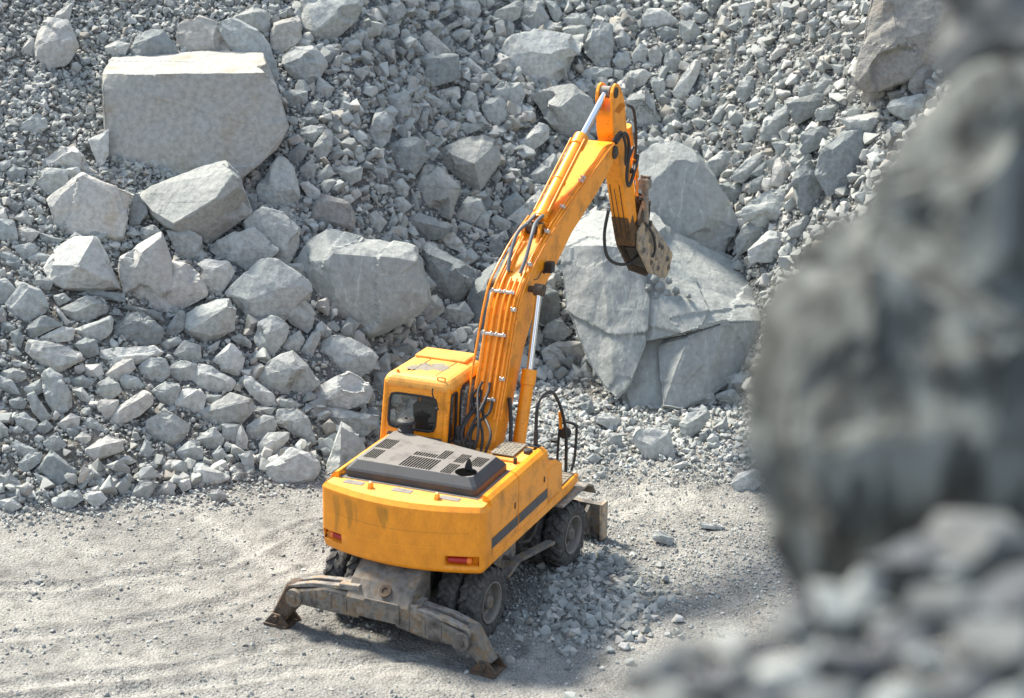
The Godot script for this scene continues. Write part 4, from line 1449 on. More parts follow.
	for s in [-1.0, 1.0]:
		lathe(m, Vector3(X + s * 0.15, 6.60, -5.56), Vector3(s, 0, 0), [Vector2(0.09, 0), Vector2(0.09, 0.02), Vector2(0.055, 0.025), Vector2(0, 0.025)], 20)
		lathe(m, Vector3(X + s * 0.22, 5.64, -5.38), Vector3(s, 0, 0), [Vector2(0.11, 0), Vector2(0.11, 0.03), Vector2(0.05, 0.045), Vector2(0, 0.045)], 20)
	obj("arm_pin", m, M.chassis, st)
	m = MB.new()                                                      # the grimy lower end
	for k in 3:
		var x := X - 0.10 + 0.085 * k
		prism(m, [Vector2(-6.10, 4.92 - 0.07 * (k % 2)), Vector2(-6.615, 3.86), Vector2(-6.611, 3.855), Vector2(-6.096, 4.915 - 0.07 * (k % 2))], x, x + 0.012, 0.001, Transform3D(Basis(), Vector3(0, 0.003, 0.004)))
	obj("oil_streak", m, M.black, st)
	m = MB.new()
	prism(m, [Vector2(-6.40, 4.285), Vector2(-6.617, 3.858), Vector2(-6.716, 3.714), Vector2(-6.924, 3.694), Vector2(-7.026, 3.838), Vector2(-6.90, 4.17), Vector2(-6.78, 4.12), Vector2(-6.66, 4.30), Vector2(-6.52, 4.16)], X - 0.153, X + 0.153, 0.004)
	obj("grimy_end", m, M.grime, st)
	# bucket cylinder on the far side of the arm, link and rocker
	m = MB.new()
	rod(m, Vector3(X + 0.02, 5.86, -6.55), Vector3(X + 0.02, 4.95, -6.98), 0.09, 18)
	rod(m, Vector3(X + 0.02, 5.02, -6.95), Vector3(X + 0.02, 4.88, -7.01), 0.105, 18)
	var bc := up("breaker_cylinder", m, M.paint_boom)
	m = MB.new()
	rod(m, Vector3(X + 0.02, 4.95, -6.98), Vector3(X + 0.02, 4.45, -7.2), 0.05, 14)
	obj("piston_rod", m, M.chrome, bc)
	m = MB.new()
	for s in [-1.0, 1.0]:
		prism(m, [Vector2(-7.12, 4.52), Vector2(-7.2, 4.56), Vector2(-7.3, 4.48), Vector2(-6.9, 4.02), Vector2(-6.8, 4.1)], X + s * 0.19 - 0.025, X + s * 0.19 + 0.025, 0.008)
	pin(m, X - 0.24, X + 0.24, -7.2, 4.46, 0.055)
	up("rocker", m, M.rust)
	m = MB.new()
	prism(m, [Vector2(-7.12, 4.44), Vector2(-7.28, 4.48), Vector2(-7.52, 4.0), Vector2(-7.4, 3.92)], X - 0.1, X + 0.14, 0.02)
	pin(m, X - 0.22, X + 0.24, -7.45, 3.97, 0.06)
	up("link", m, M.chassis)
	m = MB.new()                                                       # dirty rod end that sticks up behind the arm
	rod(m, Vector3(X + 0.24, 4.1, -7.1), Vector3(X + 0.26, 4.72, -6.95), 0.06, 12)
	box(m, Vector3(X + 0.26, 4.80, -6.94), Vector3(0.2, 0.2, 0.2), 0.03)
	for k in 5:
		rod(m, Vector3(X + 0.2 + 0.03 * k, 4.86, -6.95), Vector3(X + 0.2 + 0.04 * k, 4.95, -6.92 + 0.02 * (k % 2)), 0.022, 6)
	up("hose_block", m, M.dirty_light)
	for q in [[0.20, 4.55, -6.86, 4.05, -7.3], [-0.1, 4.5, -7.0, 4.0, -7.5], [0.1, 4.62, -6.95, 4.12, -7.42]]:
		m = MB.new()
		tube(m, curve([Vector3(X + q[0], q[1], q[2]), Vector3(X + q[0] + 0.06, lerpf(q[1], q[3], 0.4) + 0.05, lerpf(q[2], q[4], 0.4) - 0.12), Vector3(X + q[0] + 0.04, lerpf(q[1], q[3], 0.8), lerpf(q[2], q[4], 0.8) - 0.06), Vector3(X + q[0], q[3], q[4])], 6), 0.024, 7)
		up("link_hose", m, M.hose)
	m = MB.new()
	prism(m, [Vector2(-6.98, 3.9), Vector2(-7.1, 4.2), Vector2(-7.32, 4.22), Vector2(-7.5, 4.05), Vector2(-7.3, 3.8), Vector2(-7.1, 3.7)], X - 0.13, X + 0.13, 0.03)
	box(m, Vector3(X + 0.19, 4.2, -7.2), Vector3(0.08, 0.16, 0.2), 0.02)
	box(m, Vector3(X + 0.2, 4.36, -7.3), Vector3(0.1, 0.12, 0.12), 0.02)
	up("breaker_head", m, M.rust)
	# the breaker
	var bp := [Vector2(-6.86, 3.66), Vector2(-6.84, 3.94), Vector2(-7.0, 4.06), Vector2(-7.34, 4.12), Vector2(-7.64, 3.93), Vector2(-8.84, 3.13), Vector2(-8.9, 3.04), Vector2(-8.64, 2.72), Vector2(-8.5, 2.70), Vector2(-7.56, 3.04)]
	m = MB.new()
	prism(m, bp, X + 0.16, X + 0.205, 0.008)
	var bk := up("breaker", m, M.breaker)
	m = MB.new()
	prism(m, bp, X - 0.205, X - 0.16, 0.008)
	obj("side_plate", m, M.rust, bk)
	m = MB.new()
	prism(m, [Vector2(-7.1, 3.58), Vector2(-7.3, 3.95), Vector2(-7.6, 3.85), Vector2(-8.75, 3.08), Vector2(-8.55, 2.80), Vector2(-7.6, 3.15)], X - 0.155, X + 0.155, 0.03)
	obj("breaker_body", m, M.chassis, bk)
	m = MB.new()
	for q in [Vector2(-7.25, 3.92), Vector2(-7.7, 3.66), Vector2(-8.05, 3.44), Vector2(-8.2, 3.36), Vector2(-8.55, 3.06), Vector2(-8.62, 2.88), Vector2(-8.0, 3.02), Vector2(-7.6, 3.22), Vector2(-7.15, 3.55)]:
		lathe(m, Vector3(X + 0.204, q.y, q.x), Vector3.RIGHT, [Vector2(0.052, 0), Vector2(0.05, 0.022), Vector2(0.034, 0.024), Vector2(0.034, 0.04), Vector2(0, 0.042)], 10)
	obj("bolt", m, M.dirty, bk)
	m = MB.new()
	prism(m, [Vector2(-7.45, 3.62), Vector2(-7.6, 3.58), Vector2(-7.8, 3.34), Vector2(-7.85, 3.2), Vector2(-8.0, 3.16), Vector2(-8.02, 3.2), Vector2(-7.9, 3.26), Vector2(-7.86, 3.4), Vector2(-7.62, 3.66), Vector2(-7.45, 3.7)], X + 0.204, X + 0.212, 0.002)
	obj("worn_edge", m, M.tread, bk)
	m = MB.new()
	lathe(m, Vector3(X, 2.98, -8.62), Vector3(0, -0.55, -0.835), [Vector2(0.09, -0.1), Vector2(0.085, 0.0), Vector2(0.07, 0.05), Vector2(0.07, 0.42), Vector2(0.02, 0.62), Vector2(0, 0.63)], 16)
	obj("chisel", m, M.zinc, bk)
	# hoses of the breaker
	m = MB.new()
	tube(m, curve([Vector3(X - 0.17, 4.42, -6.30), Vector3(X - 0.24, 4.0, -6.32), Vector3(X - 0.24, 3.6, -6.45), Vector3(X - 0.18, 3.38, -6.72), Vector3(X - 0.05, 3.30, -7.05), Vector3(X + 0.05, 3.4, -7.3)], 6), 0.03, 8)
	up("breaker_hose", m, M.hose)
	m = MB.new()
	tube(m, curve([Vector3(X + 0.2, 4.1, -7.1), Vector3(X + 0.26, 3.8, -7.45), Vector3(X + 0.27, 3.5, -7.62), Vector3(X + 0.24, 3.32, -7.58)], 6), 0.024, 7)
	up("breaker_hose", m, M.hose)
	m = MB.new()
	tube(m, curve([Vector3(X + 0.25, 5.80, -5.36), Vector3(X + 0.27, 5.90, -5.75), Vector3(X + 0.26, 5.62, -6.02), Vector3(X + 0.27, 5.15, -5.92), Vector3(X + 0.24, 4.92, -6.15), Vector3(X + 0.22, 5.15, -6.5), Vector3(X + 0.2, 5.35, -6.68)], 7), 0.03, 8)
	up("arm_hose", m, M.hose)
	m = MB.new()
	tube(m, curve([Vector3(X + 0.22, 5.84, -5.32), Vector3(X + 0.27, 5.95, -5.55), Vector3(X + 0.29, 5.7, -5.75), Vector3(X + 0.29, 5.4, -5.78), Vector3(X + 0.24, 5.35, -6.0), Vector3(X + 0.22, 5.55, -6.35)], 7), 0.026, 8)
	up("arm_hose", m, M.hose)
	m = MB.new()
	tube(m, curve([Vector3(X + 0.17, 6.3, -6.12), Vector3(X + 0.19, 6.15, -6.42), Vector3(X + 0.18, 5.6, -6.62), Vector3(X + 0.16, 5.2, -6.6), Vector3(X + 0.18, 5.1, -6.4)], 7), 0.026, 8)
	up("arm_hose", m, M.hose)
	m = MB.new()
	tube(m, curve([Vector3(X + 0.16, 5.3, -6.52), Vector3(X + 0.2, 5.22, -6.66), Vector3(X + 0.19, 5.0, -6.68), Vector3(X + 0.17, 4.6, -6.82)], 5), 0.02, 7)
	up("arm_pipe", m, M.pipe)

# ---------------------------------------------------------------- loose stone that nobody could count
func scatter() -> void:
	var kinds := 10
	var fine := []
	var coarse := []
	for k in kinds:
		fine.append(pebble_mesh(k, 0.9, M.gravel))
		coarse.append(pebble_mesh(k + 40, 0.2, M.gravel))
	var lots := {"f": [], "c": []}
	for k in kinds:
		lots.f.append([])
		lots.c.append([])
	var add := func(x: float, z: float, size: float, lift: float, tone: float) -> void:
		if toe(x) - z > 0.2 and size > 0.125 and not is_free(Vector3(x, quick_height(x, z) + 0.1, z), size): return
		var y := quick_height(x, z) if toe(x) - z > 0.6 else float(ground_at(x, z)[0])
		var b := Basis(Vector3(rng.randfn(), rng.randfn(), rng.randfn()).normalized(), rng.randf() * TAU).scaled(Vector3.ONE * size)
		var tr := Transform3D(b, Vector3(x, y + lift * size, z))
		var pick := rng.randf()
		var k := tone * rng.randf_range(0.72, 1.25)
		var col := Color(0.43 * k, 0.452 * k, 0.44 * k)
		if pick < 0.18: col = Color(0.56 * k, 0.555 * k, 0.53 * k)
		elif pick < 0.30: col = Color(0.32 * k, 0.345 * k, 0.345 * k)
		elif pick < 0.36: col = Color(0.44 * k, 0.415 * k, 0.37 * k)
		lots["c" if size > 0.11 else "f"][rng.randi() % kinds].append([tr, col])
	for i in 33000:                                                        # medium stones on the slope
		var x := rng.randf_range(-12.0, 13.0)
		var d := rng.randf_range(-0.1, 16.0)
		var left := smoothstep(-3.2, -5.5, x) * smoothstep(4.0, 6.5, d)
		var size := 0.13 + 0.29 * pow(rng.randf(), 1.9)
		if x > -3.0: size = 0.15 + 0.30 * pow(rng.randf(), 1.7)
		size *= 1.0 - 0.42 * left
		add.call(x, toe(x) - d, size, 0.05 + 0.42 * rng.randf(), 1.0 - 0.08 * left)
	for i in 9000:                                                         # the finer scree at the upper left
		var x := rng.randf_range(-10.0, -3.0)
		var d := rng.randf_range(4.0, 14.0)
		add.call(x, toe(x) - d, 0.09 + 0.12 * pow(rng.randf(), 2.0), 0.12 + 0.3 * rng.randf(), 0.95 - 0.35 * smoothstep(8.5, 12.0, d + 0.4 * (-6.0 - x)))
	for i in 82000:                                                        # and small ones between them
		var x := rng.randf_range(-10.5, 11.0)
		var d := rng.randf_range(-0.2, 15.5)
		add.call(x, toe(x) - d, 0.055 + 0.10 * pow(rng.randf(), 1.8), 0.22, 0.92)
	for i in 5000:                                                         # the skirt at the foot
		var x := rng.randf_range(-9.0, 1.5)
		var d := -absf(rng.randfn()) * 0.5
		add.call(x, toe(x) - d, 0.018 + 0.09 * pow(rng.randf(), 3.0), 0.2, 1.05)
	for i in 24000:                                                        # broken ground on the right
		var x := rng.randf_range(0.0, 6.4)
		var z := rng.randf_range(-9.8, 2.5)
		if z + 0.25 * x > 0.9 + rng.randf() * 1.6 or (z > -4.2 and z < -2.6 and rng.randf() < 0.75): continue
		var near := smoothstep(-3.5, -6.5, z)
		add.call(x, z, 0.022 + (0.05 + 0.13 * near) * pow(rng.randf(), 3.2), 0.22, 1.12)
	for i in 1900:                                                         # shovelled out beside the wheels
		var p := Vector2(1.95, 0.5) + Vector2(rng.randfn(), rng.randfn()) * Vector2(0.55, 0.9)
		if seg(p, Vector2(0, 0), Vector2(0, 0.01)) < 1.25: continue
		add.call(p.x, p.y, 0.03 + 0.22 * pow(rng.randf(), 3.6), 0.15, 0.95)
	for i in 26000:                                                          # grit on the haul floor
		var x := rng.randf_range(-9.0, 6.0)
		var z := rng.randf_range(-5.0, 5.0)
		if nz.get_noise_2d(x * 14.0 + 50.0, z * 14.0) < rng.randf_range(-0.35, 0.5): continue
		add.call(x, z, 0.016 + 0.08 * pow(rng.randf(), 4.5), 0.05, 0.92)
	var top := Node3D.new()
	top.name = "rubble"
	top.set_meta("kind", "stuff")
	top.set_meta("label", "loose grey rubble and gravel filling the slope between the larger rocks")
	top.set_meta("category", "rubble")
	add_child(top)
	for s in ["f", "c"]:
		for k in kinds:
			var mm := MultiMesh.new()
			mm.transform_format = MultiMesh.TRANSFORM_3D
			mm.use_colors = true
			mm.mesh = fine[k] if s == "f" else coarse[k]
			mm.instance_count = lots[s][k].size()
			for i in mm.instance_count:
				mm.set_instance_transform(i, lots[s][k][i][0])
				mm.set_instance_color(i, lots[s][k][i][1])
			var o := MultiMeshInstance3D.new()
			o.name = "gravel" if s == "f" else "rubble_stones"
			o.multimesh = mm
			o.material_override = M.gravel
			o.set_meta("kind", "stuff")
			top.add_child(o, true)

func make_ledge() -> void:                                                  # the bench from which the view is taken
	var pts := PackedVector3Array()
	for p in [Vector3(0.98, 10.2, 24.1), Vector3(1.08, 10.22, 23.85), Vector3(1.25, 10.24, 23.72), Vector3(1.45, 10.25, 23.6), Vector3(1.65, 10.27, 23.4), Vector3(1.9, 10.3, 23.25), Vector3(2.4, 10.34, 22.9), Vector3(3.6, 10.5, 22.6), Vector3(9.0, 10.6, 22.4)]:
		pts.push_back(p)
		pts.push_back(Vector3(p.x + 0.02, -0.4, p.z + 0.1))
	for p in [Vector3(9.0, 10.6, 36.0), Vector3(0.9, 10.2, 36.0), Vector3(0.95, 10.15, 25.0)]:
		pts.push_back(p)
		pts.push_back(Vector3(p.x, -0.4, p.z))
	var o := MeshInstance3D.new()
	o.name = "quarry_bench"
	o.mesh = rock_mesh(pts, 0.6, 0.25, Vector3(500, 3, 8), Color.WHITE, 0.0)
	o.material_override = M.rock_f
	o.set_meta("kind", "structure")
	add_child(o)

func make_rocks() -> void:
	rk("giant_boulder","huge flat-topped cut block with a smooth pale front face","w",Vector3(-5.38,5.11,-10.14),[-172,87,39,-166,-23,74,-158,-71,89,-95,-126,106,93,-98,97,164,-45,80,184,-5,68,149,93,37,-171,87,43,149,94,41,182,-7,69,93,-97,97,-95,-125,105,-163,-49,86,159,-23,77,-184,92,-140,-156,94,-170,-37,94,-170,42,102,-173,107,103,-163,157,-5,-90,-171,-88,-104,96,-84,-105])
	rk("giant_boulder","tall blue-grey boulder with a pale cap behind the cracked boulder","g",Vector3(4.12,3.28,-11.93),[-102,74,-2,-61,115,-14,-16,116,-15,43,88,-6,47,74,-2,120,-40,34,94,-102,54,58,-128,62,-63,-118,58,-109,-32,32,-95,52,31,-68,81,26,20,82,26,45,74,17,46,-44,65,91,-94,64,-85,-93,76,-65,29,-114,-1,60,-124,45,29,-114,81,-102,-73,-36,-113,-70])
	rk("giant_boulder","broken pale boulder split in two beneath the breaker","g",Vector3(3.47,1.44,-9.8),[[-180,126,-24,-167,146,-97,-110,166,-154,9,166,-154,28,148,-108,-107,139,17,-35,140,24,-12,48,78,-19,-27,125,-46,-94,162,-76,-128,173,-105,-113,136,-132,-69,106,-143,-34,79,-172,17,34,-181,83,-2,-97,-15,-138,-18,-150,-35,3,64,-163],[-52,142,-17,-46,91,19,-30,44,65,-28,-28,110,60,-14,121,63,3,128,28,144,-158,84,119,-190,174,73,-155,224,6,-53,238,-6,17,132,11,93,106,-70,-121,15,37,-33],[67,10,65,203,-1,-21,0,-37,92,59,-4,126,238,-6,17,132,11,93,63,-25,137,52,-58,151,31,-97,172,7,-133,191,49,-139,189,89,-129,169,176,-103,92,210,-60,42,184,-134,-60,101,-72,-59,75,-125,38],[-152,105,-74,17,151,-129,183,67,-144,205,-22,-35,173,-114,35,88,-137,123,15,-142,177,-45,-145,174,-81,-143,125,-28,-41,81,25,-32,90,70,-20,46,-5,35,33,2,60,13,-121,-90,27,-54,-30,-194,154,-72,-202]])
	rk("giant_boulder","wide pale boulder with rusty cracks","g",Vector3(-2.07,2.43,-8.15),[-137,31,10,-106,81,-6,-61,105,-13,-1,90,-8,51,71,-2,105,69,-2,109,37,8,132,-23,27,105,-57,38,35,-92,48,8,-101,51,-76,-83,46,-91,-55,37,-96,-2,20,-113,37,28,-64,70,52,9,77,31,64,60,49,105,49,34,131,-17,41,19,-81,72,-86,-55,56,92,3,61,-45,-13,78,-113,-11,-116,-56,44,-133,28,19,-125,71,-7,-117,68,-77,-95,-5,-109,-85,-79,-75,-96])
	rk("boulder","tall pinkish-grey wedge boulder standing in fine scree","w",Vector3(-8.33,6.26,-11.14),[-4,58,-7,36,51,-4,59,2,11,33,-32,22,-8,-53,28,-35,-37,23,-36,6,10,-28,34,1,-16,12,32,37,24,25,-1,-41,37,-15,35,-56,31,-6,-43,-18,-46,-31,-38,-3,-44])
	rk("rock","small pointed capstone above the pinkish wedge boulder","w",Vector3(-8.29,6.72,-12.11),[-23,1,9,21,28,1,15,-11,13,-4,-15,14,2,6,16,-21,-3,-14,10,17,-20,6,-11,-11,-7,-14,-10])
	rk("rock","small rounded rock left of the pinkish wedge boulder","w",Vector3(-8.79,6.25,-11.18),[-13,-4,9,3,20,1,15,18,2,14,-20,14,-11,-12,11,3,9,13,-13,-6,-9,-2,12,-15,7,10,-14,6,-17,-6,-12,-11,-8])
	rk("boulder","blue-grey triangular boulder left of the layered ridge boulder","d",Vector3(-6.55,6.21,-11.83),[-42,-1,12,-26,24,4,8,32,1,29,31,2,63,-3,12,55,-27,20,-42,-33,22,3,15,28,-14,-14,32,-37,-6,-32,-1,18,-40,40,-8,-32,-37,-30,-25])
	rk("rock","pale low slab right of the pinkish wedge boulder","p",Vector3(-7.16,6.16,-11.65),[-26,4,9,5,19,5,30,13,7,18,-13,15,-13,-17,16,-1,4,20,-23,0,-14,0,10,-18,18,6,-16,9,-13,-10,-14,-16,-9])
	rk("boulder","layered ridge-backed boulder above the great cut block","w",Vector3(-5.47,6.35,-12.23),[-59,21,6,-42,38,1,-19,44,-1,21,31,3,54,3,12,60,-31,22,61,-49,28,-53,-51,28,-18,39,9,-24,-25,33,25,-3,34,-51,7,-49,-22,24,-54,31,-6,-45,36,-44,-33])
	rk("boulder","long flat-topped boulder right of the layered ridge boulder","g",Vector3(-4.65,6.22,-12.18),[-68,46,4,-30,54,2,8,35,8,42,19,13,69,-65,39,60,-74,42,-25,-18,24,-33,29,20,5,34,18,10,-8,34,-57,22,-62,-2,14,-60,43,-59,-37,-26,-24,-47])
	rk("boulder","dark grey angular boulder left of the warm squarish boulder","g",Vector3(-4.61,6.56,-13.03),[-42,8,8,0,35,-1,35,17,5,40,3,9,27,-30,20,-12,-10,13,-40,-2,11,-2,21,21,22,-17,26,-36,1,-31,21,8,-33,15,-27,-22,-34,-7,-29])
	rk("boulder","warm-toned squarish boulder above the pebble-topped boulder","w",Vector3(-3.96,6.24,-12.85),[-28,30,4,32,47,-1,37,2,13,20,-17,19,-23,-36,25,-31,-24,21,-18,27,13,31,40,9,25,-9,25,-26,-22,27,-25,16,-33,19,28,-37,23,-4,-27,10,-18,-23,-21,-32,-18,-27,-23,-21])
	rk("boulder","big smooth grey boulder cut by the top edge","g",Vector3(-3.07,6.59,-13.55),[-64,76,-11,60,78,-11,67,26,5,50,-9,16,18,-35,24,-21,-58,31,-47,-54,30,-67,-17,19,58,23,32,-33,-22,55,20,20,41,-54,46,-76,43,10,-65,7,-35,-51,-41,-49,-46])
	rk("boulder","rounded boulder carrying a white pebble","g",Vector3(-3.56,5.79,-12.26),[-45,19,5,-18,38,-1,25,43,-3,51,13,7,56,-4,12,22,-41,23,9,-43,24,-29,-17,16,-43,3,10,-4,19,26,19,30,24,-37,5,22,19,-35,30,-37,6,-43,14,23,-48,36,-10,-38,2,-39,-29,-35,-5,-39])
	rk("rock","white pebble lying on a rounded boulder","p",Vector3(-3.61,6.13,-12.87),[-16,4,5,-1,12,2,18,6,4,16,-4,7,-1,-9,9,-14,-5,7,0,4,13,-13,1,-9,-2,7,-11,12,2,-10,10,-5,-7,-2,-8,-6,-12,-5,-7])
	rk("rock","low blocky rock below the pebble-topped boulder","g",Vector3(-3.66,5.25,-11.63),[-25,12,7,-9,20,5,27,16,6,28,-8,13,0,-18,17,-19,-14,15,6,10,20,-21,5,-16,-9,11,-17,17,8,-17,18,-9,-11,-2,-17,-9,-16,-14,-10])
	rk("rock","triangular rock lower right of the pebble-topped boulder","g",Vector3(-3.13,5.34,-12.01),[-10,31,1,26,5,9,12,-17,16,-9,-20,17,-15,5,9,2,11,18,-9,18,-21,17,0,-15,7,-17,-10,-9,-18,-9,-13,-1,-15])
	rk("rock","small cube-like rock below the pebble-topped boulder","g",Vector3(-3.28,5.03,-11.49),[-14,13,5,11,21,3,22,1,9,12,-15,14,-10,-12,13,-16,0,9,4,11,16,-12,6,-13,6,12,-15,14,-3,-11,7,-14,-7,-9,-12,-8,-13,-3,-10])
	rk("rock","small thin slab right of the pebble-topped boulder","g",Vector3(-3.03,5.62,-12.51),[-23,2,6,13,11,3,26,5,5,1,-6,8,-16,-7,9,1,6,11,-18,-1,-10,8,6,-12,18,1,-10,-1,-6,-8,-13,-8,-7])
	rk("rock","small flat-topped rock right of the pebble-topped boulder","g",Vector3(-2.46,5.57,-12.83),[-24,5,8,15,16,4,26,10,6,7,-15,14,-19,-15,14,-1,9,15,-19,0,-13,10,8,-15,17,4,-14,4,-14,-8,-15,-14,-8])
	rk("rock","tiny white rock right of the pebble-topped boulder","p",Vector3(-2.7,5.4,-12.3),[-11,-2,6,6,14,1,12,-2,6,-7,-8,8,0,3,10,-9,-4,-6,3,8,-10,8,-4,-6,-6,-8,-5])
	rk("rock","small rounded rock above the upright twin-lobed boulder","g",Vector3(-3.29,4.69,-10.99),[-21,8,7,0,16,5,29,13,6,25,-7,12,-8,-15,15,-22,-8,12,1,6,18,-17,2,-13,-2,8,-15,19,5,-14,16,-9,-10,-8,-15,-8,-18,-10,-10])
	rk("rock","small dark rock below the pebble-topped boulder","d",Vector3(-3.36,4.85,-11.23),[-18,7,4,13,11,3,22,-1,7,1,-7,9,-16,-3,7,2,4,11,-14,2,-9,8,6,-10,15,-3,-8,-1,-7,-6,-13,-5,-7])
	rk("rock","squat pale rock lower right of the top-edge boulder","g",Vector3(-2.07,5.92,-13.95),[-23,-2,9,1,18,3,18,16,4,19,-12,12,-12,-14,13,-3,6,15,-18,-4,-11,-1,10,-15,12,9,-15,13,-11,-8,-10,-13,-8])
	rk("rock","small slab left of the flat-faced square boulder","g",Vector3(-2.15,5.27,-12.92),[-19,9,4,7,12,4,23,-2,8,3,-13,11,-14,-3,8,3,5,12,-15,4,-12,4,6,-12,15,-4,-9,1,-12,-7,-12,-5,-9])
	rk("boulder","squarish boulder with a flat blue-grey face","d",Vector3(-0.99,5.36,-14.76),[-49,21,5,-22,32,1,24,36,0,49,29,3,52,-19,17,-29,-47,26,-39,-24,19,-41,20,15,49,28,12,53,-17,21,-28,-44,30,-38,8,-42,15,19,-45,36,-21,-33,-31,-25,-31])
	rk("boulder","warm pointed boulder above the flat-faced square boulder","w",Vector3(-1.18,5.72,-15.34),[-38,-15,18,-27,16,9,2,38,2,21,21,7,55,-9,16,5,-18,19,-18,-23,21,5,18,15,-30,-16,-23,0,22,-35,38,-12,-25,-15,-22,-22])
	rk("boulder","broad pale boulder with a bright stepped top","p",Vector3(1.21,5.38,-16.68),[-66,48,3,-47,60,-1,14,56,0,76,46,4,97,33,8,95,10,15,73,-53,35,12,-70,40,-93,-49,33,-102,-24,26,-70,17,13,-46,6,35,-20,13,40,29,9,43,88,15,32,68,-51,46,-78,-43,41,-48,24,-79,11,30,-81,72,12,-76,54,-51,-56,-67,-47,-57,-51,1,-72])
	rk("boulder","pentagonal grey rock above the flat-faced square boulder","g",Vector3(-0.34,6.3,-17.14),[-45,13,10,-21,27,6,22,23,7,32,-2,15,13,-27,23,-6,-25,22,22,1,21,-11,6,24,-33,5,-23,-16,15,-26,15,13,-25,22,-5,-20,8,-24,-14,-5,-22,-14])
	rk("boulder","leaning slab-sided boulder left of the upright block","g",Vector3(0.48,6.13,-17.55),[-35,-15,16,-28,7,8,34,38,-1,41,27,2,30,-5,12,-8,-31,20,-35,-27,19,-18,14,21,29,24,17,-26,-17,-24,24,22,-36,21,-9,-27,-25,-25,-22])
	rk("boulder","upright blocky boulder above the broad stepped boulder","g",Vector3(1.07,6.04,-17.89),[-33,17,4,-19,40,-3,15,41,-3,42,0,10,35,-23,17,6,-31,19,-20,-29,19,-28,3,9,8,15,22,1,-25,27,-24,8,-33,11,25,-39,26,-22,-24,-15,-26,-23])
	rk("rock","narrow leaning rock right of the upright block","g",Vector3(1.61,6.13,-18.25),[-27,28,3,2,23,5,19,-4,13,13,-25,20,-7,-18,18,-3,11,18,-19,17,-21,2,14,-20,15,-6,-14,10,-22,-9,-5,-17,-10])
	rk("rock","flat slab, upper of a stacked pair upper left of the two-stepped block","g",Vector3(2.12,5.98,-18.14),[-38,4,10,-14,15,7,15,16,7,34,0,12,32,-16,17,-31,-13,15,-2,5,19,-27,-1,-15,-10,8,-18,11,8,-18,25,-3,-14,24,-15,-11,-22,-12,-12])
	rk("rock","flat slab, lower of a stacked pair left of the two-stepped block","g",Vector3(2.08,5.76,-17.82),[-39,7,9,-15,15,7,21,13,7,28,1,11,22,-15,16,-19,-13,15,-3,7,18,-28,2,-15,-10,7,-16,16,6,-16,21,-2,-13,16,-14,-10,-13,-13,-10])
	rk("rock","long tilted slab lower left of the pentagonal rock","g",Vector3(-0.74,6.01,-16.39),[-32,-11,15,24,21,5,32,10,8,-23,-17,17,1,8,15,-24,-11,-12,16,12,-20,22,4,-17,-17,-16,-11])
	rk("rock","flat lens-shaped slab left of the pentagonal rock","g",Vector3(-0.91,6.26,-16.46),[-26,-4,10,16,14,4,23,3,7,-10,-11,12,0,4,12,-20,-5,-9,11,8,-13,16,0,-11,-8,-10,-8])
	rk("rock","wedge rock below the pentagonal rock","g",Vector3(-0.49,5.84,-16.39),[-33,-2,11,-2,16,5,21,12,6,17,-6,12,-2,-17,15,7,9,17,-24,-5,-12,-2,9,-16,15,6,-15,11,-7,-11,-2,-16,-9])
	rk("rock","small pointed rock below the pentagonal rock","g",Vector3(-0.18,5.89,-16.75),[-13,1,5,6,17,0,11,-3,7,-3,-12,9,1,6,9,-10,-1,-9,4,10,-12,7,-4,-8,-3,-11,-6])
	rk("rock","bright rod-shaped rock right of the flat-faced square boulder","p",Vector3(-0.23,5.24,-15.78),[-21,11,7,-10,22,4,28,-8,13,19,-19,16,-14,0,11,0,8,15,-16,4,-16,-8,12,-18,20,-10,-11,13,-17,-9,-11,-4,-13])
	rk("rock","dull blocky boulder right of the top-edge boulder","g",Vector3(-1.87,6.46,-15.07),[-25,9,8,-7,25,3,20,23,4,27,6,9,10,-25,19,-24,-25,19,-2,15,13,8,-15,22,-20,3,-18,-7,15,-22,13,13,-22,18,1,-18,5,-21,-11,-19,-22,-11])
	rk("rock","round-edged flat rock right of the top-edge boulder","g",Vector3(-1.92,6.17,-14.58),[-21,-4,10,-12,11,6,15,16,4,20,-4,10,2,-17,14,0,8,12,-16,-6,-9,-9,5,-13,10,9,-14,13,-5,-9,1,-15,-6])
	rk("rock","flat-topped grey rock right of the top-edge boulder","g",Vector3(-2.01,5.94,-14.1),[-17,3,7,-8,15,3,19,9,4,14,-10,10,-8,-16,12,1,6,12,-13,-1,-11,-7,9,-14,12,4,-13,9,-10,-8,-7,-14,-7])
	rk("rock","pale cube-shaped rock left of the broad stepped boulder","g",Vector3(0.11,5.46,-16.28),[-19,8,7,4,24,2,16,8,7,10,-14,14,-9,-23,16,0,9,15,-14,2,-14,3,14,-18,12,3,-14,7,-14,-9,-7,-20,-7])
	rk("rock","dark tilted slab below the flat-faced square boulder","g",Vector3(-1.08,4.79,-14.11),[-36,18,7,-18,23,6,43,-2,14,41,-15,18,-22,-16,18,-8,12,21,-27,8,-20,-14,12,-21,31,-6,-15,29,-16,-13,-16,-16,-12])
	rk("rock","bright angular chip below the flat-faced square boulder","p",Vector3(-0.67,4.83,-14.66),[-38,6,8,18,18,4,23,-8,12,-4,-13,14,1,9,16,-29,1,-15,12,9,-17,16,-9,-11,-4,-13,-10])
	rk("rock","small upright rock above the dark six-sided boulder","g",Vector3(-1.39,4.67,-13.25),[-15,3,8,-7,22,2,11,20,3,18,3,8,7,-18,15,-13,-22,16,2,12,12,-12,-2,-12,-6,12,-16,7,11,-15,12,-1,-12,4,-16,-7,-10,-20,-6])
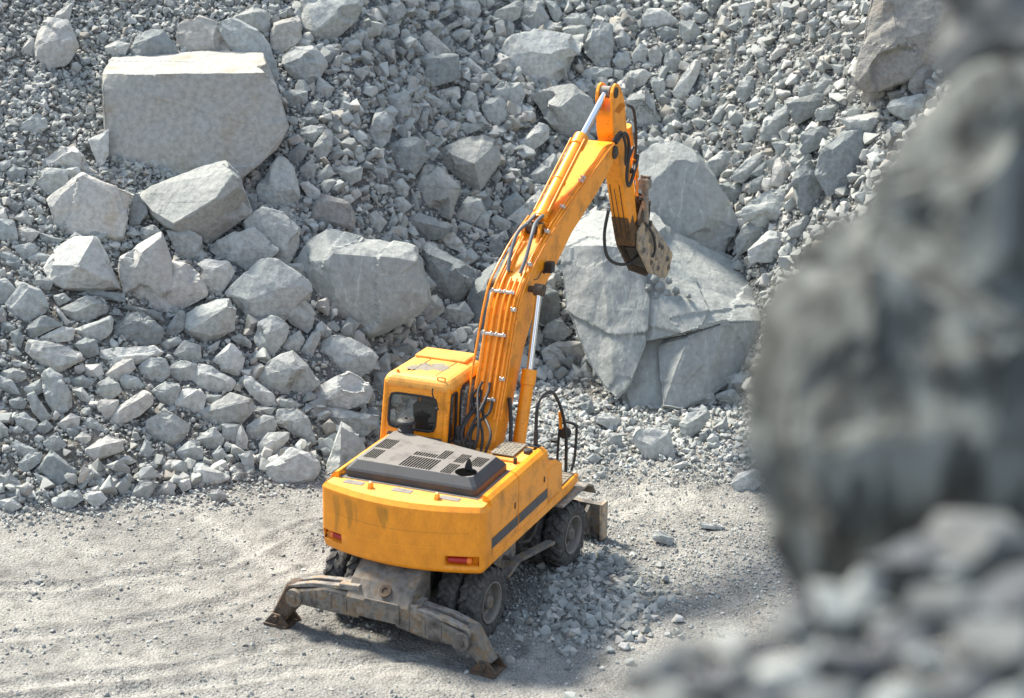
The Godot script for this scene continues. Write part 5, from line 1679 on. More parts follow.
	rk("boulder","jagged grey rock above the dark six-sided boulder","g",Vector3(-1.66,4.8,-12.99),[-27,28,5,14,41,1,32,20,8,15,-30,23,-6,-32,24,-24,-14,18,-2,22,18,7,-12,26,-21,14,-27,9,24,-30,21,9,-25,9,-27,-14,-6,-29,-13,-19,-16,-17])
	rk("rock","small narrow rock above the dark six-sided boulder","g",Vector3(-1.19,4.5,-13.34),[-13,1,8,0,20,2,13,19,2,9,-15,13,-6,-20,14,0,7,11,-10,-2,-9,-1,12,-14,9,10,-13,6,-14,-6,-5,-17,-5])
	rk("rock","curved grey rock lower right of the flat-faced square boulder","g",Vector3(-0.26,4.6,-14.76),[-21,-8,14,-8,31,2,15,23,4,25,-16,17,-7,-25,19,-3,11,17,-16,-10,-13,-6,18,-22,11,12,-20,18,-16,-12,-5,-23,-10])
	rk("boulder","lumpy grey rock above the cubic boulder","g",Vector3(0.29,4.45,-14.82),[-34,15,5,-13,29,1,12,34,0,30,16,5,26,-19,16,4,-36,22,-20,-24,18,-6,18,16,12,-18,23,-25,5,-28,8,18,-33,19,-19,-21,-14,-23,-20])
	rk("boulder","two-faced grey boulder lower left of the broad stepped boulder","g",Vector3(0.55,4.7,-15.46),[-40,1,11,-22,28,2,29,31,1,40,2,10,30,-24,19,2,-31,21,-30,-12,15,6,12,18,-8,25,10,-29,-6,-26,21,16,-33,22,-24,-20,-22,-16,-23])
	rk("boulder","large split-faced boulder below the broad stepped boulder","g",Vector3(1.79,4.35,-15.41),[-75,31,9,-45,49,3,3,72,-4,63,33,8,78,-15,23,60,-59,37,14,-60,37,-26,-32,28,-45,-12,22,28,48,26,-11,17,54,-38,-10,35,-52,9,-63,5,39,-73,60,-24,-53,13,-57,-43,-30,-23,-53])
	rk("boulder","long bright slab lower left of the split-faced boulder","p",Vector3(1.08,3.85,-14.63),[-39,-13,22,19,44,4,39,33,7,40,9,14,-25,-39,30,-39,-29,26,-4,13,25,19,29,20,-29,-18,-22,14,24,-35,29,16,-33,29,-1,-27,-18,-37,-16,-28,-29,-19])
	rk("rock","flat bright-topped rock above the cubic boulder","g",Vector3(-0.28,4.2,-14.19),[-37,4,11,-8,15,8,37,10,9,28,-3,13,-16,-19,18,-3,8,16,-27,-2,-15,-6,6,-18,27,2,-16,20,-7,-14,-12,-19,-10])
	rk("rock","small pale wedge upper right of the flat-faced square boulder","g",Vector3(-0.48,5.52,-16.03),[-21,4,6,2,11,3,23,-4,8,-2,-9,10,0,3,11,-16,1,-10,1,6,-11,17,-5,-8,-2,-9,-7])
	rk("rock","low dull rock left of the pentagonal rock","g",Vector3(-1.38,6.36,-15.83),[-22,7,6,1,14,4,24,6,6,19,-10,11,-17,-13,12,1,6,13,-17,3,-12,0,8,-14,17,2,-12,13,-10,-8,-13,-12,-8])
	rk("rock","small upright chip upper left of the broad stepped boulder","g",Vector3(0.56,5.86,-17.28),[-12,-2,7,-2,20,0,12,12,3,10,-14,11,-7,-16,12,0,8,10,-8,-4,-9,-2,12,-14,9,6,-12,7,-12,-6,-5,-14,-5])
	rk("rock","small dark chip left of the broad stepped boulder","g",Vector3(0.41,5.63,-16.86),[-19,-3,7,-5,13,2,14,7,4,15,-5,8,-4,-9,9,-4,5,9,-13,-4,-8,-3,8,-11,10,3,-10,10,-5,-7,-3,-9,-6])
	rk("rock","warm rounded rock left of the pentagonal rock","w",Vector3(-1.57,6.6,-15.78),[-25,9,3,17,10,3,17,-6,8,-6,-10,10,-1,4,11,-18,5,-11,11,5,-11,12,-6,-8,-5,-9,-7])
	rk("boulder","pale-faced boulder with a shaded end","p",Vector3(3.93,6.02,-18.07),[-35,7,7,-23,24,2,6,27,1,52,-3,10,36,-15,14,-17,-26,17,-33,-16,14,7,20,20,15,-6,26,-23,0,-28,6,14,-32,28,-16,-23,-22,-16,-23])
	rk("boulder","tall two-stepped grey block","g",Vector3(2.56,5.54,-17.18),[-17,22,5,-8,54,-5,35,48,-3,34,-28,20,5,-55,29,-33,-15,16,-36,-1,12,-18,21,16,30,22,15,19,-45,34,-12,10,-40,26,28,-46,5,-46,-23,-25,-7,-35])
	rk("rock","low long rock below the two-stepped block","g",Vector3(2.54,4.99,-16.69),[-41,3,12,-8,17,8,35,13,9,35,-5,15,-22,-21,20,-8,5,21,-29,-2,-16,-5,8,-19,26,5,-18,26,-8,-14,-15,-20,-11])
	rk("rock","round-edged pale rock lower right of the two-stepped block","g",Vector3(3.09,5.22,-17),[-23,3,10,-9,21,4,15,22,4,22,-1,11,6,-22,17,-15,-17,16,-2,9,17,-16,-1,-13,-5,12,-18,12,12,-18,17,-4,-13,5,-19,-8,-10,-16,-9])
	rk("rock","pale oval rock above the boulder behind the arm","p",Vector3(3.4,4.91,-16.57),[-38,-5,16,-15,20,8,18,22,7,37,11,11,14,-16,19,-23,-23,22,-1,8,23,-26,-9,-15,-9,10,-21,15,12,-22,29,4,-19,12,-16,-13,-15,-22,-11])
	rk("boulder","large grey boulder just behind the arm top","g",Vector3(3.5,4.38,-15.57),[-41,27,3,-2,52,-5,31,32,1,46,-21,18,18,-43,25,-24,-31,21,-38,-13,15,11,31,20,36,-19,27,-30,24,15,-27,11,-42,25,15,-44,16,-40,-26,-25,-18,-33])
	rk("rock","flat dull upright rock upper right of the boulder behind the arm","g",Vector3(3.89,4.79,-16.22),[-23,15,6,-7,25,3,12,20,4,15,-24,18,-1,-31,20,-5,12,14,-15,7,-17,-3,14,-19,10,11,-18,13,-22,-8,1,-27,-7])
	rk("rock","upright oval rock upper left of the pale leaning slab","g",Vector3(4.23,5.25,-16.89),[-21,8,9,-7,31,2,17,18,6,22,0,12,3,-30,21,-18,-19,18,2,6,22,-13,2,-17,-3,18,-22,14,9,-19,18,-4,-15,4,-26,-9,-11,-18,-11])
	rk("rock","small tan cube rock left of the pale leaning slab","w",Vector3(4.18,4.89,-16.44),[-17,-1,7,-8,13,3,16,18,2,16,4,6,7,-16,12,-14,-12,11,-8,9,9,6,3,13,-11,-3,-10,-4,6,-14,13,10,-15,13,0,-12,6,-15,-7,-9,-12,-8])
	rk("boulder","long pale leaning slab","p",Vector3(4.53,4.97,-16.11),[-38,-27,20,-10,18,6,13,45,-3,27,41,-2,22,14,7,4,-22,18,-19,-49,27,-1,11,15,17,38,6,-19,-39,27,-24,-26,-24,13,27,-41,20,4,-34,-10,-42,-19])
	rk("rock","bright white flat rock below the pale leaning slab","p",Vector3(4.67,4.53,-15.57),[-27,3,9,-9,21,3,9,14,5,19,-12,14,5,-19,16,-5,6,13,-18,-2,-13,-5,11,-18,9,6,-16,16,-13,-10,6,-18,-9])
	rk("rock","grey broken block right of the pale-faced boulder","g",Vector3(4.63,5.82,-17.45),[-26,24,5,10,29,4,25,7,11,20,-21,19,-8,-26,21,-25,-8,15,0,8,22,-17,14,-21,9,18,-22,20,1,-17,17,-19,-11,-4,-22,-9,-16,-9,-13])
	rk("rock","small tan rock above the pale leaning slab","w",Vector3(4.48,5.5,-17.15),[-20,1,7,-1,13,3,16,4,6,2,-18,13,-1,5,13,-13,-2,-10,1,7,-13,13,0,-11,3,-15,-6])
	rk("rock","thin pale slab above the pale leaning slab","p",Vector3(4.8,5.43,-16.82),[-20,2,6,17,10,3,13,-2,7,-11,-7,8,-2,4,9,-14,0,-7,14,5,-9,10,-3,-6,-7,-7,-5])
	rk("rock","tilted flat rock lower left of the bright cube rock","g",Vector3(5.57,6.15,-16.44),[-27,-7,11,3,13,4,22,11,5,-1,-15,13,-2,5,12,-17,-8,-10,5,7,-14,18,6,-14,2,-13,-8])
	rk("rock","small diamond-shaped rock below the bright cube rock","d",Vector3(5.64,5.93,-15.87),[-18,2,8,5,20,2,14,2,8,-4,-22,15,-3,5,14,-11,-2,-12,5,11,-16,12,-1,-12,-1,-19,-6])
	rk("rock","small pyramid rock above the rounded pale boulder","g",Vector3(5.44,5.72,-16.04),[-17,7,7,-4,20,2,15,-2,9,2,-20,15,-2,6,14,-11,2,-12,-1,12,-15,13,-4,-10,3,-17,-6])
	rk("rock","small pale block right of the two-stepped block","g",Vector3(3.15,5.61,-17.56),[-23,5,8,-4,21,3,15,15,5,16,-15,15,-8,-22,17,-4,8,14,-16,0,-13,-2,12,-17,12,8,-15,12,-14,-9,-5,-19,-7])
	rk("rock","rough veined rock right of the two-stepped block","g",Vector3(3.53,5.32,-17.11),[-24,1,11,-3,31,2,19,15,7,17,-17,17,-12,-26,20,-3,16,15,-16,-3,-15,-1,18,-22,15,7,-18,14,-16,-11,-7,-23,-9])
	rk("rock","tan-tipped rock upper left of the pale leaning slab","w",Vector3(3.85,5.33,-17.04),[-18,15,6,3,27,3,18,2,11,6,-30,21,-15,-12,15,1,12,14,-12,7,-16,4,16,-19,14,-2,-13,6,-25,-6,-10,-12,-10])
	rk("rock","small white chip left of the pale leaning slab","p",Vector3(3.69,5.13,-16.91),[-17,0,6,-6,9,3,18,3,6,4,-9,9,-1,4,9,-12,-2,-7,-3,5,-9,14,0,-8,4,-8,-5])
	rk("rock","small angled block lower left of the pale-faced boulder","g",Vector3(3.62,5.71,-17.74),[-17,-1,6,5,13,2,15,2,5,-4,-12,10,0,5,9,-11,-3,-9,4,8,-12,12,-1,-9,-2,-11,-6])
	rk("rock","small grey wedge above the pale leaning slab","g",Vector3(5.05,5.77,-16.98),[-19,9,4,0,12,3,15,1,7,1,-17,12,-3,3,12,-12,5,-11,2,6,-12,12,-2,-10,2,-14,-6])
	rk("rock","small pale rounded rock left of the bright cube rock","g",Vector3(5.09,5.99,-17.28),[-16,5,4,3,12,2,17,-4,7,-7,-12,10,0,4,10,-11,2,-10,3,7,-12,14,-5,-8,-4,-11,-6])
	rk("rock","flat grey block above the two-stepped block","g",Vector3(2.78,6.14,-18.41),[-28,8,8,-1,17,5,28,6,8,21,-15,15,-20,-13,14,-1,7,15,-19,2,-15,0,10,-17,21,1,-14,16,-14,-9,-14,-13,-10])
	rk("rock","narrow leaning chip left of the pale-faced boulder","g",Vector3(3.48,6.14,-18.35),[-17,4,4,17,14,1,3,-15,10,0,3,10,-12,-5,9,-11,1,-13,14,8,-15,3,-13,-8])
	rk("rock","pale tilted slab right of the pale-faced boulder","p",Vector3(4.62,6.26,-18.08),[-24,-1,12,-14,13,7,5,17,6,25,4,10,6,-24,19,0,4,17,-15,-4,-13,-8,6,-16,6,10,-17,20,0,-14,6,-20,-7])
	rk("rock","upright grey sliver lower right of the pale leaning slab","g",Vector3(4.92,4.77,-15.57),[-13,-1,7,0,19,1,10,8,4,1,-23,14,-1,4,11,-8,-4,-10,2,11,-14,9,3,-12,2,-20,-5])
	rk("rock","small round-ended rock left of the rounded pale boulder","g",Vector3(5.26,4.78,-15.12),[-14,-3,7,6,15,2,11,4,5,-7,-16,11,-1,5,10,-9,-5,-8,6,8,-12,9,0,-9,-4,-14,-5])
	rk("rock","mid-grey leaning rock lower left of the rounded pale boulder","g",Vector3(5.18,4.46,-14.92),[-27,-15,16,-9,16,6,18,29,2,19,-6,13,-9,-20,17,-1,13,15,-17,-15,-11,-4,7,-18,15,17,-21,16,-8,-13,-4,-19,-10])
	rk("rock","small blunt rock below the pale leaning slab","g",Vector3(4.71,4.23,-15.06),[-21,5,6,-3,11,4,20,3,7,2,-15,12,-1,5,13,-14,0,-11,0,5,-12,16,-1,-10,3,-14,-6])
	rk("rock","small dull rock below the pale leaning slab","g",Vector3(4.47,4.12,-15.15),[-15,4,5,6,13,2,13,-4,7,-8,-13,10,-1,6,10,-10,0,-9,5,7,-11,10,-6,-7,-5,-12,-5])
	rk("rock","small warm rock upper right of the pale leaning slab","w",Vector3(4.94,5.33,-16.45),[-17,7,4,4,12,2,14,-1,7,-5,-15,11,-1,4,11,-11,3,-11,4,7,-12,11,-3,-9,-2,-13,-6])
	rk("rock","grey blocky rock above the rounded pale boulder","g",Vector3(5.7,5.43,-15.03),[-18,4,7,5,22,2,19,4,7,5,-13,13,-17,-14,13,0,10,12,-11,0,-11,5,13,-15,16,0,-12,6,-12,-8,-11,-13,-7])
	rk("rock","dark rounded block upper right of the rounded pale boulder","d",Vector3(5.98,5.58,-14.57),[-17,10,5,1,19,3,14,6,7,8,-20,15,-12,-11,12,-2,7,13,-10,4,-12,3,11,-14,12,2,-11,8,-17,-6,-7,-11,-8])
	rk("rock","small dark rock below the bright cube rock","d",Vector3(5.96,6.05,-15.35),[-17,6,5,1,13,3,15,-2,7,-3,-13,11,-2,3,11,-11,3,-10,2,8,-12,12,-3,-8,-1,-11,-6])
	rk("rock","dull grey rock right of the pale-faced boulder","g",Vector3(4.89,6.13,-17.67),[-19,13,4,3,15,3,22,2,7,8,-15,12,-16,-10,11,0,7,13,-12,7,-14,3,9,-14,17,-1,-11,7,-13,-8,-10,-10,-9])
	rk("rock","flat grey slab above the pale-faced boulder","g",Vector3(4.24,6.32,-18.6),[-26,5,7,1,10,5,30,4,7,11,-11,12,-18,-6,10,1,4,13,-18,1,-11,2,5,-12,23,0,-11,9,-10,-8,-12,-7,-9])
	rk("rock","small grey chip lower right of the two-stepped block","g",Vector3(3.01,4.98,-16.67),[-10,11,2,13,9,3,9,-13,10,-13,-5,7,1,3,10,-7,6,-10,10,5,-10,7,-12,-5,-8,-5,-7])
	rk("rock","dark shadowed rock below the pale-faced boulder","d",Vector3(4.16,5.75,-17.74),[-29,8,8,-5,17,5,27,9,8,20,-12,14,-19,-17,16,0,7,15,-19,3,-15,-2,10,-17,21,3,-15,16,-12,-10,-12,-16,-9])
	rk("rock","small oval rock below the boulder behind the arm","g",Vector3(3.48,3.89,-15.08),[-18,1,6,5,14,2,17,1,6,-4,-12,11,-2,6,10,-12,-2,-9,5,7,-12,13,-2,-9,-2,-12,-6])
	rk("rock","small block above the smooth oval boulder","g",Vector3(4.97,4.11,-14.63),[-15,3,6,3,16,2,15,-1,7,-6,-14,11,0,7,10,-10,0,-10,3,9,-13,12,-3,-9,-3,-13,-6])
	rk("rock","small flat dark rock below the pale leaning slab","d",Vector3(4.55,4.34,-15.43),[-8,12,2,17,4,5,8,-9,9,-20,-5,8,-2,4,10,-5,6,-12,14,0,-10,7,-9,-7,-13,-7,-8])
	rk("rock","leaning grey rock right of the pale leaning slab","g",Vector3(5.14,4.97,-15.64),[-9,16,3,9,14,4,14,-8,10,1,-22,15,-18,4,6,0,6,13,-5,8,-14,8,7,-14,12,-9,-9,2,-19,-6,-12,0,-12])
	rk("rock","small upright rock right of the pale leaning slab","g",Vector3(5.06,4.68,-15.37),[-9,11,1,5,16,0,8,-11,8,-6,-13,9,-1,5,8,-5,6,-9,5,9,-10,7,-10,-4,-3,-11,-4])
	rk("rock","small flat rock below the rounded pale boulder","g",Vector3(5.69,4.78,-14.17),[-18,2,5,0,11,3,14,-2,7,0,-9,9,-3,5,9,-12,-1,-8,1,6,-10,11,-4,-7,2,-8,-5])
	rk("boulder","big pentagonal boulder with a warm smooth face","w",Vector3(-7.23,3.82,-7.95),[-72,16,12,-58,24,9,-44,18,11,7,65,-4,23,58,-1,66,40,4,105,30,8,87,-50,33,59,-55,34,-26,-50,32,-67,-32,27,-29,30,19,-45,8,28,11,62,7,80,23,23,84,-44,40,-64,-27,31,-20,-44,38,-68,-5,-63,-48,-3,-64,2,26,-73,62,5,-66,29,-57,-47,-64,-40,-52])
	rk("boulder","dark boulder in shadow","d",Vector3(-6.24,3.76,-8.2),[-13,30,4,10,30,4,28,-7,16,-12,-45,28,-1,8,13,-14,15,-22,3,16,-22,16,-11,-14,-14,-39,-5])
	rk("boulder","round-edged flat boulder upper left of the pentagonal boulder","g",Vector3(-7.8,4.18,-8.45),[-31,2,13,-8,28,5,32,25,6,34,3,13,9,-28,22,-22,-28,22,-14,17,16,29,15,15,-29,-6,-18,-12,14,-24,16,11,-24,18,-5,-18,0,-27,-12,-23,-27,-11])
	rk("boulder","tan-topped bedded boulder above the pentagonal boulder","w",Vector3(-7.66,4.44,-8.98),[-54,5,10,-11,30,3,17,35,1,61,-8,15,66,-18,18,30,-18,18,-53,-19,18,-24,3,19,19,27,12,-46,-5,-31,5,16,-37,41,-22,-25,-46,-23,-25])
	rk("rock","small bright wedge above the pentagonal boulder","p",Vector3(-7.48,4.29,-8.75),[-17,8,5,12,14,3,16,-1,8,-5,-17,13,-1,8,10,-16,3,-11,5,7,-12,8,-4,-9,-7,-15,-5])
	rk("boulder","bright leaning slab above the pentagonal boulder","p",Vector3(-7.08,4.64,-9.25),[-21,21,6,19,39,0,22,-10,16,4,-39,25,-15,1,12,1,18,15,13,-5,20,-21,10,-23,8,23,-27,10,-13,-15,-3,-34,-9,-16,-5,-18])
	rk("boulder","tilted boulder with a pale top face and dark underside","g",Vector3(-5.17,3.84,-8.5),[-105,14,12,-79,29,7,-1,58,-2,53,82,-9,83,58,-2,87,30,7,108,-15,21,26,-72,39,-39,-51,32,-53,-47,31,-93,-10,19,-42,-29,87,6,-6,84,74,41,77,80,70,45,21,-67,45,-93,-10,-81,-17,23,-91,46,22,-91,64,-31,-75,-44,-58,-66,-84,-28,-76])
	rk("boulder","bright wedge boulder with a ridged top","p",Vector3(-7.06,2.99,-6.84),[-77,5,11,-64,-11,16,-4,61,-6,30,63,-6,53,34,2,86,-35,24,54,-41,26,-22,-39,25,-64,-14,18,33,58,21,12,19,56,-16,-27,48,83,-28,37,-72,-13,-55,-19,27,-68,23,8,-62,24,-48,-44,-62,-28,-51])
	rk("boulder","pale rough-topped boulder left of the smooth reddish boulder","w",Vector3(-5.85,2.94,-6.87),[-56,18,9,-32,37,3,28,70,-8,48,23,7,53,-71,36,2,-62,34,-35,-43,28,15,15,37,-3,40,35,31,63,10,-53,-5,-53,9,33,-65,27,-70,-33,-37,-50,-39])
	rk("boulder","smooth boulder with a faint reddish face","w",Vector3(-5.29,2.68,-6.93),[-56,10,10,-20,49,-2,24,37,2,55,8,11,59,-17,19,-7,-47,28,-36,-22,20,27,10,27,-20,-3,33,17,33,20,-49,-7,-43,9,12,-49,34,-27,-36,-35,-31,-35])
	rk("rock","small pale-topped rock lower left of the tilted pale-topped boulder","g",Vector3(-5.94,3.34,-7.91),[-18,14,5,9,21,3,27,3,9,13,-12,13,-22,-16,15,7,12,14,-17,5,-15,3,10,-17,16,-3,-13,6,-14,-10,-19,-17,-9])
	rk("boulder","grey rough boulder below the tilted pale-topped boulder","g",Vector3(-5.29,3.2,-7.87),[-36,27,6,7,27,5,31,16,9,39,-21,20,-8,-29,23,-20,1,14,-7,18,18,17,-8,24,-31,12,-25,0,12,-26,17,4,-23,23,-23,-15,-10,-28,-13,-19,-7,-20])
	rk("rock","grey block at the left edge","g",Vector3(-8.42,3.53,-7.3),[-18,24,3,18,21,4,24,-17,16,-18,-23,17,7,12,14,-19,12,-18,7,10,-18,12,-18,-9,-18,-22,-8])
	rk("rock","pale small block left of the bright ridged boulder","w",Vector3(-8.08,3.45,-7.36),[-15,13,4,0,16,3,27,6,6,9,-15,13,-13,-11,12,2,7,14,-15,5,-13,-4,8,-14,16,0,-12,2,-15,-7,-13,-12,-8])
	rk("rock","pale triangular rock left of the pentagonal boulder","p",Vector3(-8.16,3.69,-7.65),[-21,0,8,0,15,4,19,5,7,12,-16,13,-3,5,13,-19,-4,-10,-4,7,-13,10,-1,-11,5,-16,-6])
	rk("rock","small grey oval rock left of the pentagonal boulder","g",Vector3(-8.12,3.88,-7.98),[-14,10,3,-1,14,2,19,0,7,11,-12,10,-8,-7,9,1,6,10,-14,4,-11,-4,7,-12,10,-4,-9,5,-12,-6,-9,-9,-7])
	rk("rock","small blue-grey rock left of the pentagonal boulder","d",Vector3(-8.38,3.86,-7.84),[-10,0,6,-5,13,2,19,3,5,3,-14,10,4,5,9,-11,-3,-9,-7,6,-12,10,-1,-9,-1,-13,-6])
	rk("rock","blue-grey squarish rock below the pale five-sided rock","d",Vector3(-8.5,4.32,-8.51),[-18,3,6,-2,16,2,22,9,4,18,-12,11,-12,-11,11,2,7,13,-17,-1,-11,-6,8,-14,12,3,-12,9,-12,-8,-12,-12,-8])
	rk("boulder","pale five-sided rock in fine scree","g",Vector3(-8.35,5.02,-9.51),[-24,8,9,8,29,3,28,16,7,30,-3,13,-6,-26,20,-22,-19,18,6,17,14,16,-2,20,-24,0,-19,-1,16,-24,14,6,-21,15,-7,-16,-10,-24,-11,-22,-19,-13])
	rk("rock","small rust-brown stone below the pale five-sided rock","b",Vector3(-8.16,4.78,-9.32),[-11,1,4,1,9,2,13,3,4,6,-6,7,-6,-7,7,2,4,8,-10,-1,-5,-1,4,-7,7,0,-6,2,-7,-4,-7,-7,-4])
	rk("rock","long dark shard upper left of the bright ridged boulder","d",Vector3(-7.69,3.36,-7.4),[-21,15,4,31,1,8,12,-10,11,-15,1,8,5,6,12,-19,7,-14,18,-3,-11,5,-11,-8,-15,-4,-11])
	rk("rock","pale flat chip lower left of the pale five-sided rock","p",Vector3(-8.71,4.45,-8.58),[-9,7,3,11,11,1,13,0,5,-9,-14,9,0,4,8,-9,3,-9,5,5,-10,7,-3,-7,-9,-12,-4])
	rk("rock","small round rock above the edge rock","g",Vector3(-8.25,3.11,-6.81),[-19,16,4,4,18,3,21,2,8,12,-13,13,-11,-13,13,2,10,11,-18,7,-13,-1,9,-13,11,-3,-10,5,-14,-6,-12,-14,-6])
	rk("rock","small grey block left of the bright ridged boulder","g",Vector3(-8.02,3.22,-7.07),[-22,10,6,8,17,4,27,7,7,9,-12,13,-10,-12,13,2,8,13,-20,2,-12,2,8,-14,16,0,-12,2,-13,-8,-12,-13,-7])
	rk("rock","small flat rock left of the bright ridged boulder","g",Vector3(-7.78,3.1,-6.98),[-20,2,7,-1,13,3,26,8,5,15,-9,10,-12,-9,10,0,7,10,-18,-3,-9,-4,5,-12,15,2,-11,7,-10,-7,-12,-11,-7])
	rk("boulder","upright twin-lobed boulder above the pitted boulder","g",Vector3(-3.74,3.94,-9.41),[-41,2,11,-1,60,-7,15,57,-6,31,38,0,44,-16,17,25,-49,27,-16,-34,22,-38,-40,24,-20,23,13,-3,-2,28,30,-5,29,-35,-9,-39,5,31,-51,27,-22,-35,-17,-36,-31])
	rk("boulder","large pale boulder with a pitted face","g",Vector3(-3.69,3.29,-8.34),[-64,23,7,-21,56,-3,2,53,-2,50,21,8,47,-24,22,20,-60,33,4,-53,31,-48,9,12,-8,41,9,43,13,22,21,-24,38,-55,3,-51,-6,24,-57,26,-31,-40,-5,-53,-33])
	rk("boulder","jagged ridge-topped boulder left of the pitted boulder","g",Vector3(-4.26,3.06,-7.98),[-66,10,10,0,43,0,23,43,0,71,3,12,47,-16,18,17,-39,25,-11,-28,22,-58,-3,14,3,10,29,13,42,11,-8,-18,30,-55,-6,-44,10,18,-52,28,-25,-38,-15,-34,-35])
	rk("boulder","brown-beige flat-faced boulder above the wide rusty-cracked boulder","b",Vector3(-2.67,3.45,-9.35),[-49,-8,16,-29,39,2,27,28,5,40,-2,15,36,-26,22,-8,-21,20,-32,29,14,28,22,16,33,-17,25,-40,-6,22,-38,-15,-24,-24,19,-34,17,11,-32,26,-11,-25,24,-28,-20,-9,-24,-21])
	rk("rock","pale hollowed rock right of the upright twin-lobed boulder","p",Vector3(-3.16,3.79,-9.7),[-22,15,4,-5,21,3,21,0,9,16,-15,14,-5,-14,14,4,9,12,-17,7,-15,-6,11,-16,14,-4,-12,9,-15,-8,-5,-14,-8])
	rk("rock","narrow upright grey rock upper right of the upright twin-lobed boulder","g",Vector3(-3,4.5,-10.64),[-22,-6,12,-2,32,1,18,32,1,19,-7,13,-5,-35,21,1,10,16,-5,-19,21,-18,-9,-16,-4,18,-24,11,18,-24,12,-10,-15,-6,-30,-9])
	rk("rock","small upright block right of the upright twin-lobed boulder","g",Vector3(-3.24,4.11,-10.11),[-17,6,7,3,22,2,16,10,6,12,-15,14,-12,-18,14,2,11,11,-14,0,-11,1,12,-15,10,3,-12,7,-15,-6,-11,-17,-6])
	rk("rock","small tilted rock above the brown-beige boulder","g",Vector3(-2.93,4.03,-10.13),[-19,-4,11,7,22,3,20,3,9,-5,-18,15,4,9,13,-16,-7,-10,3,12,-16,12,-3,-12,-5,-18,-7])
	rk("rock","pale two-faced wedge above the brown-beige boulder","g",Vector3(-2.46,4.02,-10.4),[-36,10,9,-16,15,8,13,11,9,27,13,8,22,-12,16,1,-23,19,-3,3,19,-28,3,-16,-13,6,-17,8,3,-16,18,5,-16,14,-14,-10,-1,-21,-8])
	rk("rock","long thin grey shard left of the dark six-sided boulder","g",Vector3(-2.16,4.15,-11.21),[-25,-14,15,16,23,3,25,15,6,-13,-18,16,0,5,13,-20,-15,-10,10,12,-18,16,6,-16,-11,-17,-9])
	rk("rock","rounded pale rock upper right of the upright twin-lobed boulder","g",Vector3(-3.28,4.64,-10.89),[-23,4,8,0,14,5,25,13,5,9,-10,12,-8,-17,14,1,6,15,-18,-1,-12,-2,7,-14,16,5,-14,4,-11,-9,-7,-16,-7])
	rk("rock","small blue-grey block upper left of the pitted boulder","d",Vector3(-4.21,3.71,-9.03),[-17,17,2,9,18,2,13,-7,10,-2,-23,15,2,9,10,-14,9,-14,4,9,-14,8,-9,-9,-4,-20,-5])
	rk("rock","dark rounded long rock above the upright twin-lobed boulder","d",Vector3(-3.46,4.37,-10.37),[-24,2,11,8,26,4,21,12,8,9,-9,15,-8,-23,19,1,12,15,-20,-3,-13,3,14,-19,13,4,-16,4,-12,-11,-8,-22,-8])
	rk("boulder","flat oval grey boulder upper left of the dark six-sided boulder","g",Vector3(-1.96,4.57,-11.98),[-32,-20,21,-14,35,4,10,42,2,29,12,11,19,-23,22,-6,-42,28,-13,27,17,19,8,25,-26,-22,-18,-12,18,-31,5,23,-32,19,1,-25,12,-24,-17,-7,-38,-13])
	rk("rock","dull flat block left of the dark six-sided boulder","g",Vector3(-1.98,3.88,-11.13),[-22,12,3,18,9,4,21,-11,10,-15,-6,9,-2,5,10,-17,6,-12,12,3,-12,14,-11,-7,-12,-8,-8])
	rk("rock","small reddish rock lower left of the dark six-sided boulder","b",Vector3(-1.96,3.78,-11.01),[-16,-8,7,-4,10,2,13,7,3,11,-7,7,-2,3,8,-12,-8,-5,-4,5,-10,9,2,-9,7,-8,-5])
	rk("rock","small grey slab lower left of the dark six-sided boulder","g",Vector3(-1.95,3.61,-10.81),[-22,4,6,-8,12,3,22,7,5,18,-7,9,-8,-9,10,1,5,10,-17,0,-10,-7,5,-12,15,1,-10,12,-9,-7,-6,-10,-7])
	rk("rock","small pale slab upper right of the brown-beige boulder","p",Vector3(-2.48,3.61,-9.86),[-18,3,5,6,11,3,15,-1,6,-1,-11,10,-1,4,9,-14,-1,-8,4,5,-10,10,-3,-7,-2,-11,-5])
	rk("rock","small squarish rock above the wide rusty-cracked boulder","d",Vector3(-2.24,3.2,-9.66),[-10,13,1,6,13,1,11,-10,8,-5,-14,10,1,7,8,-8,7,-10,4,7,-10,7,-10,-5,-5,-13,-4])
	rk("rock","grey wedge-shaped rock above the wide rusty-cracked boulder","g",Vector3(-1.95,3.11,-10.08),[-15,17,5,1,26,3,24,2,10,6,-22,17,-11,-14,15,2,11,14,-12,8,-16,0,14,-18,16,-3,-12,3,-21,-7,-9,-15,-9])
	rk("rock","small oval rock right of the brown-beige boulder","g",Vector3(-2.14,3.38,-10.16),[-14,1,5,4,11,2,17,2,5,-4,-9,8,1,4,8,-11,-2,-8,2,6,-10,11,-1,-8,-3,-9,-6])
	rk("rock","small tan chip upper right of the brown-beige boulder","w",Vector3(-2.34,3.65,-10.16),[-15,4,5,5,12,2,14,0,6,-3,-12,9,0,4,8,-12,0,-9,3,6,-11,9,-2,-8,-3,-11,-5])
	rk("boulder","large cubic boulder standing on one corner","g",Vector3(-0.17,3.71,-13.12),[-73,29,7,-25,51,0,27,60,-3,63,48,1,70,6,14,16,-69,37,3,-63,35,-69,-5,17,7,5,53,21,-60,47,-60,22,17,-55,8,-62,19,31,-69,50,-9,-57,1,-59,-41])
	rk("boulder","large tilted cube-like boulder","g",Vector3(-0.91,3.34,-12.02),[-44,18,15,-19,54,3,9,52,4,57,7,18,37,-55,37,-43,-33,31,32,14,39,28,-48,48,-43,15,21,-35,3,-39,-16,29,-47,4,28,-47,39,-5,-37,24,-50,-22,-34,-35,-27])
